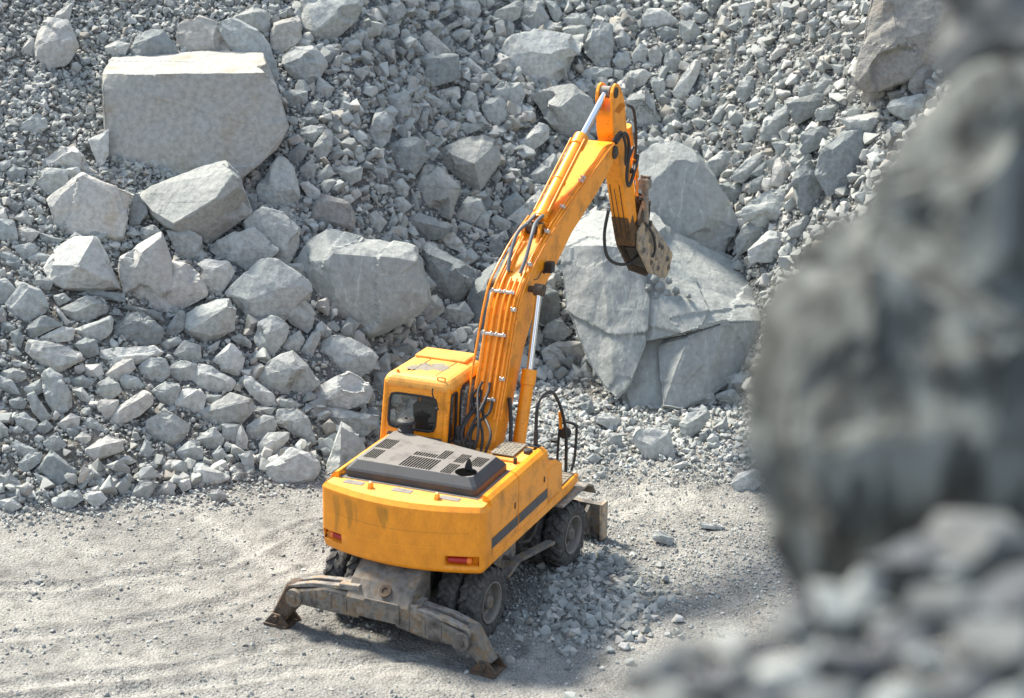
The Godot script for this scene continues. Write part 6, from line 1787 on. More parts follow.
	rk("boulder","dark flat slab below the tilted cube boulder","d",Vector3(-1.03,2.76,-11.17),[-52,20,10,-12,33,6,62,8,14,31,-25,25,-33,-20,23,-28,19,23,44,4,28,-40,5,-30,-11,15,-33,43,-4,-28,20,-28,-20,-26,-24,-21])
	rk("boulder","dark six-sided boulder upper left of the tilted cube boulder","d",Vector3(-1.45,4.05,-12.09),[-45,23,9,6,38,5,36,32,6,45,-5,18,16,-44,30,-44,-22,23,7,19,27,-38,20,18,12,-27,38,-35,8,-34,3,19,-37,25,15,-36,31,-12,-28,10,-40,-19,-34,-25,-24])
	rk("boulder","blue-grey slanted boulder right of the tilted cube boulder","g",Vector3(-0.2,2.84,-12.23),[-37,-12,19,-1,34,4,29,31,5,32,6,13,13,-19,21,-31,-23,22,-5,16,23,-28,-16,-15,-1,18,-26,21,15,-25,23,-3,-19,9,-21,-14,-23,-24,-13])
	rk("rock","small grey wedge below the cubic boulder","g",Vector3(0.08,2.69,-12.2),[-17,7,6,4,24,1,15,8,6,14,-19,15,-15,-10,12,0,9,14,-13,1,-13,3,13,-17,11,1,-13,10,-18,-7,-11,-12,-9])
	rk("rock","low rough rock below the cubic boulder","g",Vector3(0.46,2.57,-12.35),[-23,8,7,-10,19,3,17,8,7,23,-8,12,-5,-18,15,-1,8,15,-17,1,-14,-7,9,-16,12,1,-14,17,-11,-10,-4,-17,-8])
	rk("boulder","triangular boulder behind the boom","g",Vector3(1.36,3.32,-14.02),[-44,-13,20,18,40,3,32,27,7,24,-16,21,-35,-36,27,-9,8,26,14,28,15,-32,-18,-21,13,20,-33,23,11,-30,17,-20,-20,-25,-35,-16])
	rk("rock","dark rough rock lower right of the cubic boulder","d",Vector3(0.7,2.83,-12.89),[-23,8,9,8,30,3,26,13,8,21,-8,14,-9,-26,20,-22,-9,15,1,16,20,-17,0,-17,6,16,-22,19,4,-18,16,-12,-13,-7,-25,-9,-16,-12,-13])
	rk("rock","small pale rock right of the cubic boulder","g",Vector3(0.58,3.75,-14.15),[-17,8,5,5,17,2,15,-4,9,-3,-18,13,-1,5,12,-13,2,-12,4,9,-14,11,-7,-9,-2,-17,-6])
	rk("rock","small grey block right of the cubic boulder","g",Vector3(0.65,3.51,-13.84),[-13,8,3,7,17,1,10,-4,7,-6,-18,12,-1,5,11,-9,3,-11,5,9,-13,7,-6,-8,-4,-16,-5])
	rk("boulder","pale slab half hidden by the boom lower right of the cubic boulder","p",Vector3(1.03,2.67,-12.87),[-45,-6,24,25,53,5,42,41,9,4,-31,32,-22,-42,35,-8,20,27,-32,-15,-24,18,29,-37,31,20,-35,3,-33,-18,-16,-41,-16])
	rk("rock","pale flat chip above the dark wedge boulder","p",Vector3(-0.5,2.41,-11.34),[-35,18,6,4,23,4,26,-6,13,22,-18,17,-13,-7,14,0,12,14,-26,7,-18,2,11,-19,18,-10,-13,15,-19,-10,-10,-11,-13])
	rk("rock","small dark cube upper right of the dark wedge boulder","d",Vector3(0.03,2.25,-11.59),[-17,-1,7,-6,11,3,20,3,6,5,-10,10,-1,5,11,-12,-4,-8,-4,5,-10,14,-1,-9,4,-11,-6])
	rk("rock","small upright dark rock above the boulder behind the boom","d",Vector3(0.38,2.25,-11.76),[-13,21,3,8,25,2,17,-8,12,0,-25,17,-15,-8,12,2,14,12,-10,10,-16,6,13,-17,12,-11,-9,0,-23,-6,-11,-11,-9])
	rk("rock","small grey cube right of the dark wedge boulder","g",Vector3(0.19,2.06,-11.4),[-14,2,6,-5,14,2,14,2,5,4,-12,10,-1,5,10,-10,-2,-8,-4,7,-11,10,-2,-8,3,-12,-5])
	rk("rock","small grey block right of the dark flat slab","g",Vector3(-0.29,2.6,-11.84),[-18,-1,7,-3,14,3,19,4,6,6,-11,10,-1,6,11,-13,-4,-9,-3,6,-12,13,-1,-10,4,-11,-6])
	rk("rock","small bright chip upper right of the dark wedge boulder","p",Vector3(0.03,2.49,-11.94),[-16,12,2,15,0,6,11,-9,9,-11,0,6,0,4,9,-12,6,-10,10,-3,-7,7,-9,-5,-8,-3,-7])
	rk("rock","small dark flat rock below the dark six-sided boulder","d",Vector3(-1.59,3.69,-11.57),[-21,14,3,11,7,6,26,-5,9,-14,-12,11,1,6,12,-16,7,-14,7,1,-12,18,-8,-10,-11,-12,-8])
	rk("rock","small grey lump below the dark six-sided boulder","g",Vector3(-1.53,3.52,-11.35),[-19,12,6,2,21,3,21,1,10,11,-19,16,-11,-9,13,0,10,14,-15,4,-14,0,11,-16,14,-4,-11,7,-18,-7,-9,-11,-9])
	rk("rock","small rough lump upper left of the dark flat slab","g",Vector3(-1.51,3.24,-11),[-15,15,4,6,20,3,23,0,9,2,-20,15,-13,-9,11,4,7,14,-12,7,-15,3,10,-16,15,-4,-11,0,-19,-7,-10,-11,-9])
	rk("rock","thin upright shard left of the dark flat slab","g",Vector3(-1.65,3.03,-10.41),[-13,-11,10,3,25,-1,12,5,5,0,-15,12,2,8,9,-10,-12,-7,1,15,-15,8,0,-11,-1,-15,-6])
	rk("boulder","dark wedge-shaped boulder left of the boulder behind the boom","d",Vector3(-0.56,1.92,-10.4),[-59,62,-5,-38,72,-9,71,20,8,53,-24,22,20,-51,30,1,-47,29,-49,-16,19,-32,55,34,47,19,45,10,-31,40,-45,28,-65,50,-3,-56,12,-54,-39,-38,-29,-47])
	rk("rock","small tan block above the dark wedge boulder","w",Vector3(-0.1,2.42,-11.71),[-18,4,5,12,12,3,16,0,6,-9,-11,10,-3,5,10,-14,-1,-9,8,6,-11,11,-3,-8,-7,-11,-6])
	rk("rock","small square chip above the boulder behind the boom","g",Vector3(0.51,2.36,-12.09),[-14,5,4,7,14,2,12,-3,7,-5,-11,9,-1,4,9,-10,1,-9,5,7,-11,9,-5,-7,-4,-11,-5])
	rk("rock","small dull wedge right of the cubic boulder","g",Vector3(0.35,3.31,-13.36),[-18,-5,10,4,21,2,13,4,7,0,-15,13,0,5,12,-13,-7,-8,3,12,-14,9,0,-10,0,-14,-6])
	rk("rock","small dark chip below the cubic boulder","d",Vector3(-0.3,3.13,-12.61),[-14,3,5,4,12,2,15,0,6,-5,-11,10,0,4,9,-10,0,-8,2,6,-10,11,-3,-7,-4,-11,-5])
	rk("rock","small pale wedge right of the dark six-sided boulder","g",Vector3(-0.97,3.91,-12.84),[-20,0,7,4,15,2,17,4,6,0,-15,12,0,5,11,-15,-4,-10,2,7,-14,11,0,-11,-1,-14,-7])
	rk("rock","bright cube-shaped rock above the rounded pale boulder","p",Vector3(5.82,6.53,-16.35),[-25,9,5,15,19,2,22,-12,12,-22,-18,13,-20,8,9,13,16,7,20,-11,14,-16,4,-16,13,10,-18,18,-12,-11,-14,-16,-10])
	rk("rock","flat-topped block left of the brown cliff stub","g",Vector3(7.48,6.99,-13.45),[-33,0,10,-12,13,6,28,13,6,28,1,10,2,-15,15,-24,-7,12,5,2,18,-21,-3,-12,-5,7,-15,23,7,-15,23,-2,-12,5,-14,-9,-14,-8,-11])
	rk("rock","long flat-sided rock upper right of the rounded pale boulder","w",Vector3(6.29,5.88,-14.36),[-26,-12,14,-6,16,5,25,16,5,16,1,9,-15,-17,15,-7,6,15,-16,-12,-9,-2,8,-16,21,9,-16,14,-2,-12,-8,-15,-8])
	rk("rock","rounded pale boulder upper left of the pale-sided boulder","g",Vector3(5.62,5.07,-14.49),[-26,2,8,-1,32,-2,17,30,-1,29,2,8,18,-24,16,-9,-32,18,-23,-20,15,2,9,23,-7,25,9,-15,-4,-23,16,16,-29,17,-23,-17,-13,-20,-18])
	rk("rock","dull blocky rock upper right of the rounded pale boulder","g",Vector3(5.99,5.54,-14.51),[-20,11,6,-7,22,3,21,-2,10,12,-16,14,-11,-12,13,-1,6,16,-12,5,-14,-2,12,-16,17,-4,-11,11,-14,-8,-5,-12,-9])
	rk("rock","grey pyramid-shaped rock above the long blue-grey boulder","g",Vector3(7,5.52,-12.42),[-36,-13,16,-6,28,3,24,12,8,26,-4,13,-19,-16,17,-3,13,16,-22,-14,-13,-1,16,-22,21,5,-18,23,-7,-15,-10,-16,-12])
	rk("boulder","angular boulder with a pale left face","g",Vector3(6.11,4.62,-12.87),[-41,-31,26,-31,15,12,21,47,2,39,7,14,5,-31,26,14,29,16,-29,-4,27,-25,-30,-18,-17,3,-28,20,26,-36,34,-2,-27,9,-30,-18])
	rk("boulder","long blue-grey boulder right of the pale-sided boulder","d",Vector3(6.75,5.12,-12.28),[-61,10,16,2,29,10,45,24,11,50,12,15,7,-9,22,-39,-34,29,-12,13,25,-40,-21,31,-38,1,-28,9,15,-32,40,11,-31,43,2,-28,12,-13,-23,-22,-31,-18])
	rk("rock","flat grey-green slab right of the long blue-grey boulder","g",Vector3(6.98,5.11,-11.71),[-36,-7,16,-26,13,10,25,22,7,38,14,10,8,-11,17,-25,-19,20,-1,11,18,-22,-10,-13,-15,5,-18,22,11,-20,31,5,-18,10,-12,-13,-14,-19,-11])
	rk("rock","grey diamond-shaped slab upper left of the broad pale boulder","g",Vector3(7.4,5.23,-11),[-27,2,9,-6,20,4,27,9,7,11,-10,13,-14,-14,14,-3,8,15,-16,-2,-13,-1,11,-17,23,3,-15,11,-11,-10,-7,-14,-10])
	rk("boulder","brown-grey block above the broad pale boulder","w",Vector3(7.75,5.7,-10.87),[-36,5,8,0,39,-2,21,25,2,34,-2,10,26,-14,14,-19,-26,18,-38,-19,16,-33,6,15,18,23,12,21,-12,18,-20,-2,-27,21,12,-32,25,-16,-23,-21,-20,-22])
	rk("rock","brown-grey small block left of the brown-grey block","w",Vector3(7.38,5.51,-11.42),[-15,-6,10,-7,18,2,14,18,2,12,-16,13,-11,-15,12,-1,11,9,-8,-7,-8,-3,10,-13,12,10,-13,11,-14,-5,-5,-14,-6])
	rk("rock_outcrop","tall brownish cliff stub rising to the top edge","b",Vector3(8.02,6.63,-10.72),[-48,145,-8,-49,53,21,-64,10,35,-80,-36,49,-85,-75,61,-61,-86,65,10,-69,59,60,-55,55,120,-45,52,168,149,-9,-39,53,49,-50,-24,73,-10,18,80,51,37,66,-5,-52,78,-37,138,11,-1,81,-185,-13,-21,-153,-29,-85,-133,43,-81,-134,126,-62,-140])
	rk("boulder","rounded brown boulder below the brown cliff stub","b",Vector3(8.43,6.06,-10.11),[-28,-16,19,-24,15,9,0,31,4,24,27,5,25,-19,20,-15,-29,23,-6,13,20,-15,-16,-12,-12,6,-19,5,18,-23,23,15,-22,23,-18,-12,-6,-26,-9])
	rk("boulder","flat grey boulder partly behind the blurred rock","g",Vector3(8.2,5.59,-9.84),[-54,-2,19,-35,17,13,37,30,9,58,-8,21,-18,-25,26,-13,8,28,-32,-8,-22,-18,6,-26,35,15,-29,50,-13,-21,-5,-25,-17])
	rk("boulder","broad pale boulder upper right of the white-veined boulder","p",Vector3(7.5,5.16,-10.48),[-58,7,9,-25,12,8,7,20,5,56,21,5,61,-3,12,4,-31,21,-33,-16,16,5,7,25,-35,1,19,-35,-2,-31,13,7,-34,52,-9,-29,-16,-19,-26])
	rk("rock","small pale-topped rock below the flat-topped block","w",Vector3(6.99,6.1,-13.19),[-18,-3,7,4,12,2,15,6,4,-5,-11,10,-3,3,10,-11,-4,-8,5,7,-12,13,3,-10,-1,-10,-6])
	rk("rock","small flat pale rock above the long blue-grey boulder","p",Vector3(6.86,5.93,-13.22),[-20,-1,6,-3,10,3,17,4,5,2,-11,10,-3,3,9,-13,-3,-9,0,5,-11,14,1,-10,3,-10,-6])
	rk("rock","small pale wedge left of the brown-grey block","p",Vector3(7.24,5.88,-12.33),[-22,9,4,19,10,4,8,-11,10,-9,-7,9,-1,4,10,-14,4,-10,16,5,-10,8,-10,-6,-4,-7,-7])
	rk("rock","small grey block below the flat-topped block","g",Vector3(7.28,6.43,-13.06),[-18,4,5,8,12,2,12,-4,7,-5,-12,9,-2,5,10,-11,1,-9,8,7,-11,11,-5,-8,-1,-11,-6])
	rk("rock","small round grey rock lower left of the flat-topped block","g",Vector3(7.09,6.49,-13.5),[-16,-1,7,-1,14,2,13,4,6,0,-16,12,-1,5,11,-9,-3,-9,2,8,-12,11,1,-10,2,-14,-5])
	rk("rock","tiny pale rock below the flat-topped block","p",Vector3(7.31,6.64,-13.26),[-13,4,4,-2,11,2,11,-4,6,0,-11,9,-1,3,8,-8,2,-8,0,6,-10,10,-4,-6,2,-10,-5])
	rk("rock","dark pointed rock below the bright cube rock","d",Vector3(5.65,5.92,-15.86),[-20,3,8,2,19,3,14,6,7,-1,-22,16,-2,6,14,-13,0,-12,4,11,-16,12,1,-13,1,-19,-6])
	rk("rock","small grey rock below the bright cube rock","g",Vector3(5.97,6.03,-15.33),[-19,2,6,-1,13,2,15,0,6,4,-12,10,-2,5,10,-12,-1,-10,1,7,-12,13,-2,-9,5,-11,-6])
	rk("rock","small lumpy rock right of the rounded pale boulder","g",Vector3(6.21,5.44,-13.89),[-16,-3,8,1,16,2,15,2,7,-5,-15,12,0,6,11,-10,-5,-9,3,9,-13,12,-1,-10,-2,-13,-6])
	rk("rock","small tan block upper left of the long blue-grey boulder","w",Vector3(6.43,5.57,-13.62),[-13,-3,6,-6,10,2,9,8,3,7,-12,9,-2,4,9,-8,-4,-6,-3,5,-9,8,4,-8,7,-10,-4])
	rk("rock","small square rock above the long blue-grey boulder","g",Vector3(6.62,5.35,-12.79),[-15,5,7,-2,18,3,19,14,4,7,-16,13,-13,-16,13,-1,10,11,-9,1,-11,1,10,-14,16,7,-13,7,-15,-6,-7,-14,-6])
	rk("rock","jagged grey rock above the pale-sided boulder","g",Vector3(6.1,4.96,-13.5),[-27,-7,13,-1,27,3,19,11,8,13,-10,14,-14,-19,17,0,16,14,-17,-9,-12,2,15,-19,16,3,-16,12,-12,-11,-7,-18,-9])
	rk("rock","grey-green blocky rock left of the pale-sided boulder","g",Vector3(5.66,4.37,-13.56),[-25,4,9,-8,21,4,23,17,5,19,-17,16,-16,-19,16,-2,10,16,-16,-1,-14,-3,11,-18,19,8,-17,16,-16,-9,-9,-18,-9])
	rk("rock","warm-edged block left of the flat-topped block","w",Vector3(6.77,6.67,-14.47),[-22,-1,9,-13,14,4,20,12,5,21,-7,11,-11,-16,14,-3,8,13,-13,-4,-10,-7,7,-14,17,6,-13,17,-8,-9,-5,-14,-7])
	rk("rock","small dark cube right of the bright cube rock","d",Vector3(6.48,6.41,-14.75),[-17,1,6,-1,12,2,15,1,6,-1,-12,10,-3,6,10,-11,-1,-9,1,7,-11,12,-1,-9,1,-10,-6])
	rk("rock","small dark rock left of the flat-topped block","d",Vector3(6.67,6.39,-14.28),[-16,-3,7,-3,12,2,13,6,4,4,-15,11,-2,5,10,-10,-4,-9,0,7,-12,11,2,-11,5,-13,-6])
	rk("rock","small grey lump left of the flat-topped block","g",Vector3(6.93,6.55,-13.97),[-18,1,6,-3,14,2,15,3,6,2,-14,11,-3,5,10,-11,-1,-10,0,8,-13,13,1,-10,3,-12,-7])
	rk("rock","small pale slab right of the bright cube rock","p",Vector3(6.35,6.65,-15.3),[-18,12,4,0,15,4,16,-4,10,1,-22,15,-3,5,13,-11,6,-13,2,8,-14,14,-6,-10,3,-18,-6])
	rk("rock","dark grey rock left of the brown cliff stub","d",Vector3(7.59,6.3,-12.12),[-14,9,3,11,14,1,7,-9,8,-9,-15,10,-2,6,9,-8,4,-11,10,8,-12,7,-8,-7,-5,-13,-5])
	rk("rock","grey stone hemmed in by larger rocks right of the brown-grey block","g",Vector3(8.01,5.85,-10.63),[-32,2,8,-12,12,5,13,9,6,26,-5,10,-7,-13,13,-1,2,16,-20,-1,-12,-5,6,-15,13,3,-14,22,-6,-11,-2,-12,-9])
	rk("boulder","pale-edged block boulder right of the edge rock","g",Vector3(-7.8,2.51,-5.98),[-40,3,10,-7,44,-3,26,30,1,47,2,10,33,-12,15,-2,-28,19,-29,-21,17,-23,0,19,8,36,8,30,-7,19,-38,-9,-30,10,11,-37,15,-20,-27,-30,-26,-25])
	rk("boulder","dark flat-topped rock above the bright white slab","d",Vector3(-7.51,2.19,-5.72),[-30,-1,14,6,26,6,44,10,11,20,2,13,-17,-18,20,-4,7,21,-28,-9,-15,-1,11,-21,26,0,-17,8,-6,-16,-18,-21,-11])
	rk("rock","pale flat rock above the bright white slab","p",Vector3(-7.17,2.08,-5.66),[-38,-4,12,6,18,5,29,15,6,27,-6,13,-12,-11,14,4,9,13,-32,-9,-11,0,7,-16,16,5,-15,15,-11,-10,-13,-14,-9])
	rk("boulder","flat-topped cracked boulder below the bright ridged boulder","g",Vector3(-6.79,2.42,-6.16),[-46,3,10,1,25,3,27,24,3,44,11,7,39,-4,12,-13,-26,19,-25,-18,16,-19,-1,20,25,17,14,-40,-7,-25,13,8,-29,22,-12,-23,-25,-23,-20])
	rk("boulder","squat smooth boulder below the flat cracked boulder","g",Vector3(-6.54,2.13,-5.88),[-42,4,12,24,28,4,32,20,7,25,-2,14,3,-21,20,-23,-14,17,-26,3,20,26,25,13,-36,-5,-19,12,12,-24,18,6,-22,12,-10,-17,-4,-24,-13,-23,-19,-15])
	rk("boulder","blue-grey round-topped boulder above the long flat slab","d",Vector3(-5.88,2.11,-6),[-43,7,10,-15,33,2,15,33,2,51,1,12,42,-21,19,4,-31,22,-39,-8,14,32,6,21,2,21,15,-38,-6,-29,4,13,-35,23,-26,-23,-35,-17,-26])
	rk("boulder","flat bright white slab","p",Vector3(-7.2,1.86,-5.17),[-51,18,4,-40,30,0,26,19,3,56,5,8,52,-5,11,12,-28,18,-14,-18,15,-47,8,7,-37,14,16,14,-12,24,52,0,16,-47,1,-35,9,2,-35,28,-16,-30,-20,-25,-27])
	rk("boulder","long flat slab with a bright top","p",Vector3(-5.98,1.76,-5.49),[-48,15,6,-26,17,5,59,22,4,70,10,8,56,0,11,-26,-8,13,-40,-26,19,-48,-4,12,-31,2,19,49,8,16,-43,0,-30,35,5,-32,33,-11,-27,-37,-30,-21])
	rk("rock","tan rounded rock lower left of the long flat slab","w",Vector3(-6.05,1.58,-5.25),[-28,-6,13,1,22,4,23,23,4,27,7,9,5,-15,16,-13,-16,16,3,13,16,-25,-11,-11,-4,9,-18,12,10,-18,15,-2,-14,0,-18,-9,-14,-19,-9])
	rk("boulder","pale lumpy rock right of the long flat slab","g",Vector3(-5.51,1.55,-5.38),[-26,10,10,0,28,5,26,22,7,34,-7,15,1,-24,21,-18,-4,15,2,10,21,-23,-1,-17,-5,12,-21,14,8,-20,20,-13,-14,-4,-25,-10,-18,-11,-14])
	rk("rock","pale squarish rock below the long flat slab","g",Vector3(-5.85,1.4,-5.1),[-19,7,7,-11,18,3,14,13,5,27,-2,10,11,-11,12,-11,-8,11,1,9,13,-17,0,-11,-11,7,-14,7,4,-13,17,-7,-9,5,-13,-7,-11,-11,-8])
	rk("rock","grey rounded block upper left of the long tan boulder","g",Vector3(-6.19,1.36,-4.89),[-24,7,8,0,25,3,18,14,6,24,-1,11,8,-14,15,-14,-15,15,6,13,15,-21,-2,-13,-4,11,-17,9,4,-15,13,-8,-11,2,-17,-8,-14,-17,-8])
	rk("rock","dark pointed rock right of the bright white slab","d",Vector3(-6.65,1.92,-5.51),[-24,6,7,-2,19,3,16,14,5,22,-11,12,-2,-19,15,0,10,17,-22,-1,-14,-6,8,-17,8,4,-15,12,-14,-10,-6,-20,-8])
	rk("rock","smooth shaded rock left of the loaf-shaped boulder","g",Vector3(-5.03,1.5,-5.52),[-28,7,9,-2,22,4,28,15,6,21,-11,14,-9,-17,16,3,10,17,-24,-2,-14,-5,9,-17,17,4,-16,12,-14,-10,-10,-19,-9])
	rk("rock","rough grey boulder lower left of the smooth rounded boulder","g",Vector3(-4.97,1.71,-5.87),[-32,-3,12,-6,26,3,24,16,6,25,-9,14,-2,-15,16,0,11,17,-27,-9,-13,-8,12,-19,14,5,-17,14,-13,-11,-5,-18,-10])
	rk("boulder","smooth rounded boulder lower right of the smooth reddish boulder","g",Vector3(-4.68,2.17,-6.41),[-53,-8,10,-38,19,1,10,38,-4,40,44,-6,52,21,1,49,-16,12,0,-40,20,-34,-33,18,-22,10,23,44,36,22,6,-20,32,-30,-10,35,-45,-19,-39,1,14,-49,31,2,-45,-6,-42,-31])
	rk("rock","leaning dark slab left of the smooth rounded boulder","d",Vector3(-5.26,2.1,-6.29),[-20,-14,15,8,30,2,19,26,3,16,-6,13,-10,-22,18,1,6,15,-18,-16,-9,2,16,-19,10,13,-18,8,-10,-11,-11,-22,-7])
	rk("rock","low flat rock right of the blue-grey round boulder","g",Vector3(-5.29,1.86,-5.97),[-26,0,8,15,15,4,23,5,7,-7,-12,12,1,6,12,-22,-5,-10,8,6,-13,14,-2,-11,-8,-14,-7])
	rk("rock","round dark rock lower left of the pale-edged block","d",Vector3(-8.07,2.24,-5.57),[-9,-5,7,-10,9,3,3,11,2,18,-1,6,4,-11,9,5,4,11,-10,-7,-6,-10,3,-9,-1,5,-10,10,-4,-7,0,-11,-5])
	rk("rock","dark upright rock left of the bright white slab","d",Vector3(-7.84,2.08,-5.36),[-11,14,2,6,20,1,13,0,7,6,-17,12,-8,-11,10,4,9,10,-11,6,-11,1,10,-13,6,-4,-8,1,-16,-5,-10,-12,-6])
	rk("rock","big grey rock cut by the left edge","g",Vector3(-8.25,2.71,-6.15),[-13,23,4,11,27,3,27,6,9,-3,-25,19,-12,-25,19,13,18,13,-15,11,-17,3,13,-18,14,-2,-13,-8,-24,-6,-14,-24,-6])
	rk("rock","small dark block above the pale-edged block","d",Vector3(-7.97,2.92,-6.6),[-12,4,5,-3,15,2,18,-1,7,5,-13,10,3,4,10,-12,-1,-10,-6,7,-12,10,-4,-8,0,-13,-6])
	rk("rock","small round dark rock above the edge rock","d",Vector3(-8.2,3.05,-6.74),[-19,2,5,-8,11,2,17,9,3,17,0,6,11,-8,8,-11,-8,9,1,5,11,-17,-2,-8,-9,5,-10,9,4,-10,9,-3,-8,5,-9,-6,-11,-9,-6])
	rk("rock","small grey rock left of the flat cracked boulder","g",Vector3(-7.25,2.55,-6.3),[-16,7,5,5,12,3,20,0,7,-6,-12,11,3,5,11,-15,1,-10,0,5,-11,11,-4,-8,-8,-13,-6])
	rk("rock","small grey lump above the pale-edged block","g",Vector3(-7.64,2.77,-6.52),[-25,6,7,-2,19,3,21,5,7,17,-11,12,-2,-11,12,1,10,13,-22,-1,-11,-6,9,-14,11,-2,-11,8,-13,-8,-5,-13,-7])
	rk("boulder","flat grey slab tilted on edge","g",Vector3(-7,1.44,-4.47),[-27,30,-1,-11,41,-4,11,29,-1,33,-12,12,32,-25,17,1,-41,22,-17,-12,12,-12,28,9,14,18,16,3,-30,25,-27,11,-34,0,10,-33,15,-30,-21,-20,-21,-24])
	rk("rock","pale broken rock left of the bright white slab","g",Vector3(-7.8,1.61,-4.72),[-21,10,6,4,17,3,26,10,5,26,-1,9,-6,-14,13,-21,-8,11,5,11,14,-20,1,-13,-1,7,-15,14,2,-13,15,-6,-11,-9,-16,-8,-19,-11,-9])
	rk("rock","small pale rock left of the tilted grey slab","g",Vector3(-7.4,1.44,-4.6),[-19,2,7,15,20,2,17,-4,9,-6,-12,12,5,8,11,-18,-4,-10,7,9,-14,8,-8,-8,-9,-14,-6])
	rk("rock","small pale rock below the pale-edged block","p",Vector3(-8.06,2.02,-5.21),[-5,9,1,6,13,0,8,-8,6,-4,-12,7,2,5,6,-5,4,-7,2,7,-8,4,-9,-3,-5,-11,-3])
	rk("rock","small grey block left of the bright white slab","g",Vector3(-7.86,1.91,-5.15),[-10,7,3,5,10,2,16,-2,6,-6,-10,8,2,5,9,-10,2,-8,1,4,-9,9,-5,-6,-7,-10,-4])
	rk("rock","small flat grey rock left of the bright white slab","g",Vector3(-7.71,1.73,-4.96),[-20,4,4,0,9,3,18,4,4,18,-4,7,-11,-6,7,-1,5,9,-17,-1,-7,-3,3,-9,10,-1,-8,11,-7,-6,-11,-8,-5])
	rk("rock","small blue rock lower left of the bright white slab","d",Vector3(-7.37,1.67,-4.95),[-13,1,4,0,9,2,13,2,4,4,-8,7,1,3,8,-11,-2,-6,-2,3,-8,7,-2,-7,1,-9,-4])
	rk("rock","pale thin shard left of the flat cracked boulder","p",Vector3(-7.21,2.34,-5.98),[-13,15,3,-6,18,2,19,-10,11,9,-15,12,1,5,10,-13,6,-13,-8,9,-13,10,-12,-7,4,-16,-6])
	rk("rock","dark slab under the bright ridged boulder","d",Vector3(-6.53,2.54,-6.56),[-57,6,10,-15,14,7,38,11,8,40,-9,15,8,-6,14,-6,6,15,-45,-2,-14,-15,4,-16,23,2,-15,25,-13,-11,1,-11,-11])
	rk("boulder","dark flat slab under the reddish boulder","d",Vector3(-5.83,2.3,-6.41),[-46,11,8,-12,14,8,33,3,11,41,-15,16,-4,-1,12,4,8,14,-38,1,-16,-13,3,-17,20,-4,-15,26,-17,-11,-7,-7,-14])
	rk("boulder","large cube boulder with a flat tilted top","g",Vector3(-3.73,2.42,-7.12),[-74,10,12,-12,70,-7,19,70,-7,85,29,6,85,2,14,21,-51,31,-21,-59,33,-57,-22,22,-27,3,37,26,24,30,82,26,14,-20,-52,42,-72,10,16,-63,-12,-61,6,33,-75,55,-18,-59,-24,-63,-45])
	rk("boulder","jagged dark-veined shard lower right of the flat-topped cube boulder","g",Vector3(-3.24,2.14,-7.05),[-46,20,4,-25,35,-1,21,30,1,41,1,10,34,-25,18,26,-33,21,-5,-15,15,-32,3,9,-23,17,16,19,7,19,-37,3,-34,12,11,-36,21,-29,-23,-7,-22,-26])
	rk("boulder","rounded pear-shaped boulder below the flat-topped cube boulder","g",Vector3(-3.62,1.86,-6.5),[-27,-1,13,-20,28,4,6,43,-1,41,25,5,30,-4,14,4,-38,24,-15,-34,23,5,14,23,-24,-12,-25,0,20,-35,17,-14,-24,-15,-36,-17])
	rk("rock","small grey wedge right of the pear-shaped boulder","g",Vector3(-3.21,1.69,-6.58),[-28,-10,15,-7,17,7,15,28,3,23,10,9,12,-12,16,-11,-16,17,1,9,17,-23,-14,-10,-8,6,-16,9,14,-19,14,1,-15,6,-16,-10,-10,-19,-9])
	rk("rock","narrow upright rock upper right of the rough peaked boulder","g",Vector3(-2.88,1.67,-6.61),[-21,-10,16,-1,19,6,14,34,2,18,19,6,4,-18,18,-8,-25,20,0,7,18,-18,-14,-10,-3,7,-17,8,18,-20,11,7,-17,0,-20,-9,-8,-25,-7])
	rk("boulder","rough peaked boulder below the pear-shaped boulder","g",Vector3(-3.18,1.29,-5.84),[-59,2,12,-37,38,0,4,51,-4,38,25,5,58,-4,13,24,-33,23,-6,-30,22,-43,-16,17,13,31,25,-8,4,26,36,-12,24,-49,-14,-38,-3,22,-50,36,-18,-37,-11,-38,-31])
	rk("boulder","wide rough boulder near the cab","g",Vector3(-2.3,1.39,-6.8),[-61,12,11,-35,47,0,12,38,2,50,21,8,66,6,12,51,-18,20,28,-35,25,-26,-32,24,-57,-4,15,-41,23,19,32,10,26,-2,-5,31,-48,-7,-41,5,13,-47,44,-11,-39,17,-41,-30,-45,-18,-37])
	rk("boulder","large whitish boulder behind the cab","p",Vector3(-2.34,0.94,-5.97),[-67,-5,16,-22,28,6,19,48,0,49,36,3,65,14,10,54,-12,18,24,-20,21,-51,-36,26,-63,-22,21,-35,-12,31,17,27,25,43,32,16,-54,-21,-37,9,18,-49,43,-6,-42,13,-32,-34,-51,-33,-33])
	rk("boulder","pale loaf-shaped boulder above the broad rough boulder","p",Vector3(-4.56,1.34,-5.46),[-33,3,7,-18,31,-2,2,28,-1,53,2,8,40,-15,13,-4,-19,14,-27,-12,12,-7,21,14,-11,-9,18,41,2,15,-29,-8,-26,-3,10,-31,24,-21,-22,-24,-19,-22])
	rk("boulder","bright-topped blocky boulder upper right of the loaf-shaped boulder","p",Vector3(-4.26,1.57,-5.9),[-31,4,11,5,37,1,33,9,10,19,-23,19,-23,-11,16,1,26,15,12,-6,25,-27,-6,-20,-1,18,-28,19,-3,-21,9,-26,-14,-21,-17,-17])
	rk("boulder","pale leaning rock left of the rough peaked boulder","p",Vector3(-3.69,1.12,-5.5),[-30,23,7,-16,34,4,30,2,13,30,-16,19,11,-20,20,-15,1,14,5,12,21,-25,8,-20,-15,16,-22,18,-7,-15,18,-20,-11,5,-23,-10,-14,-8,-15])
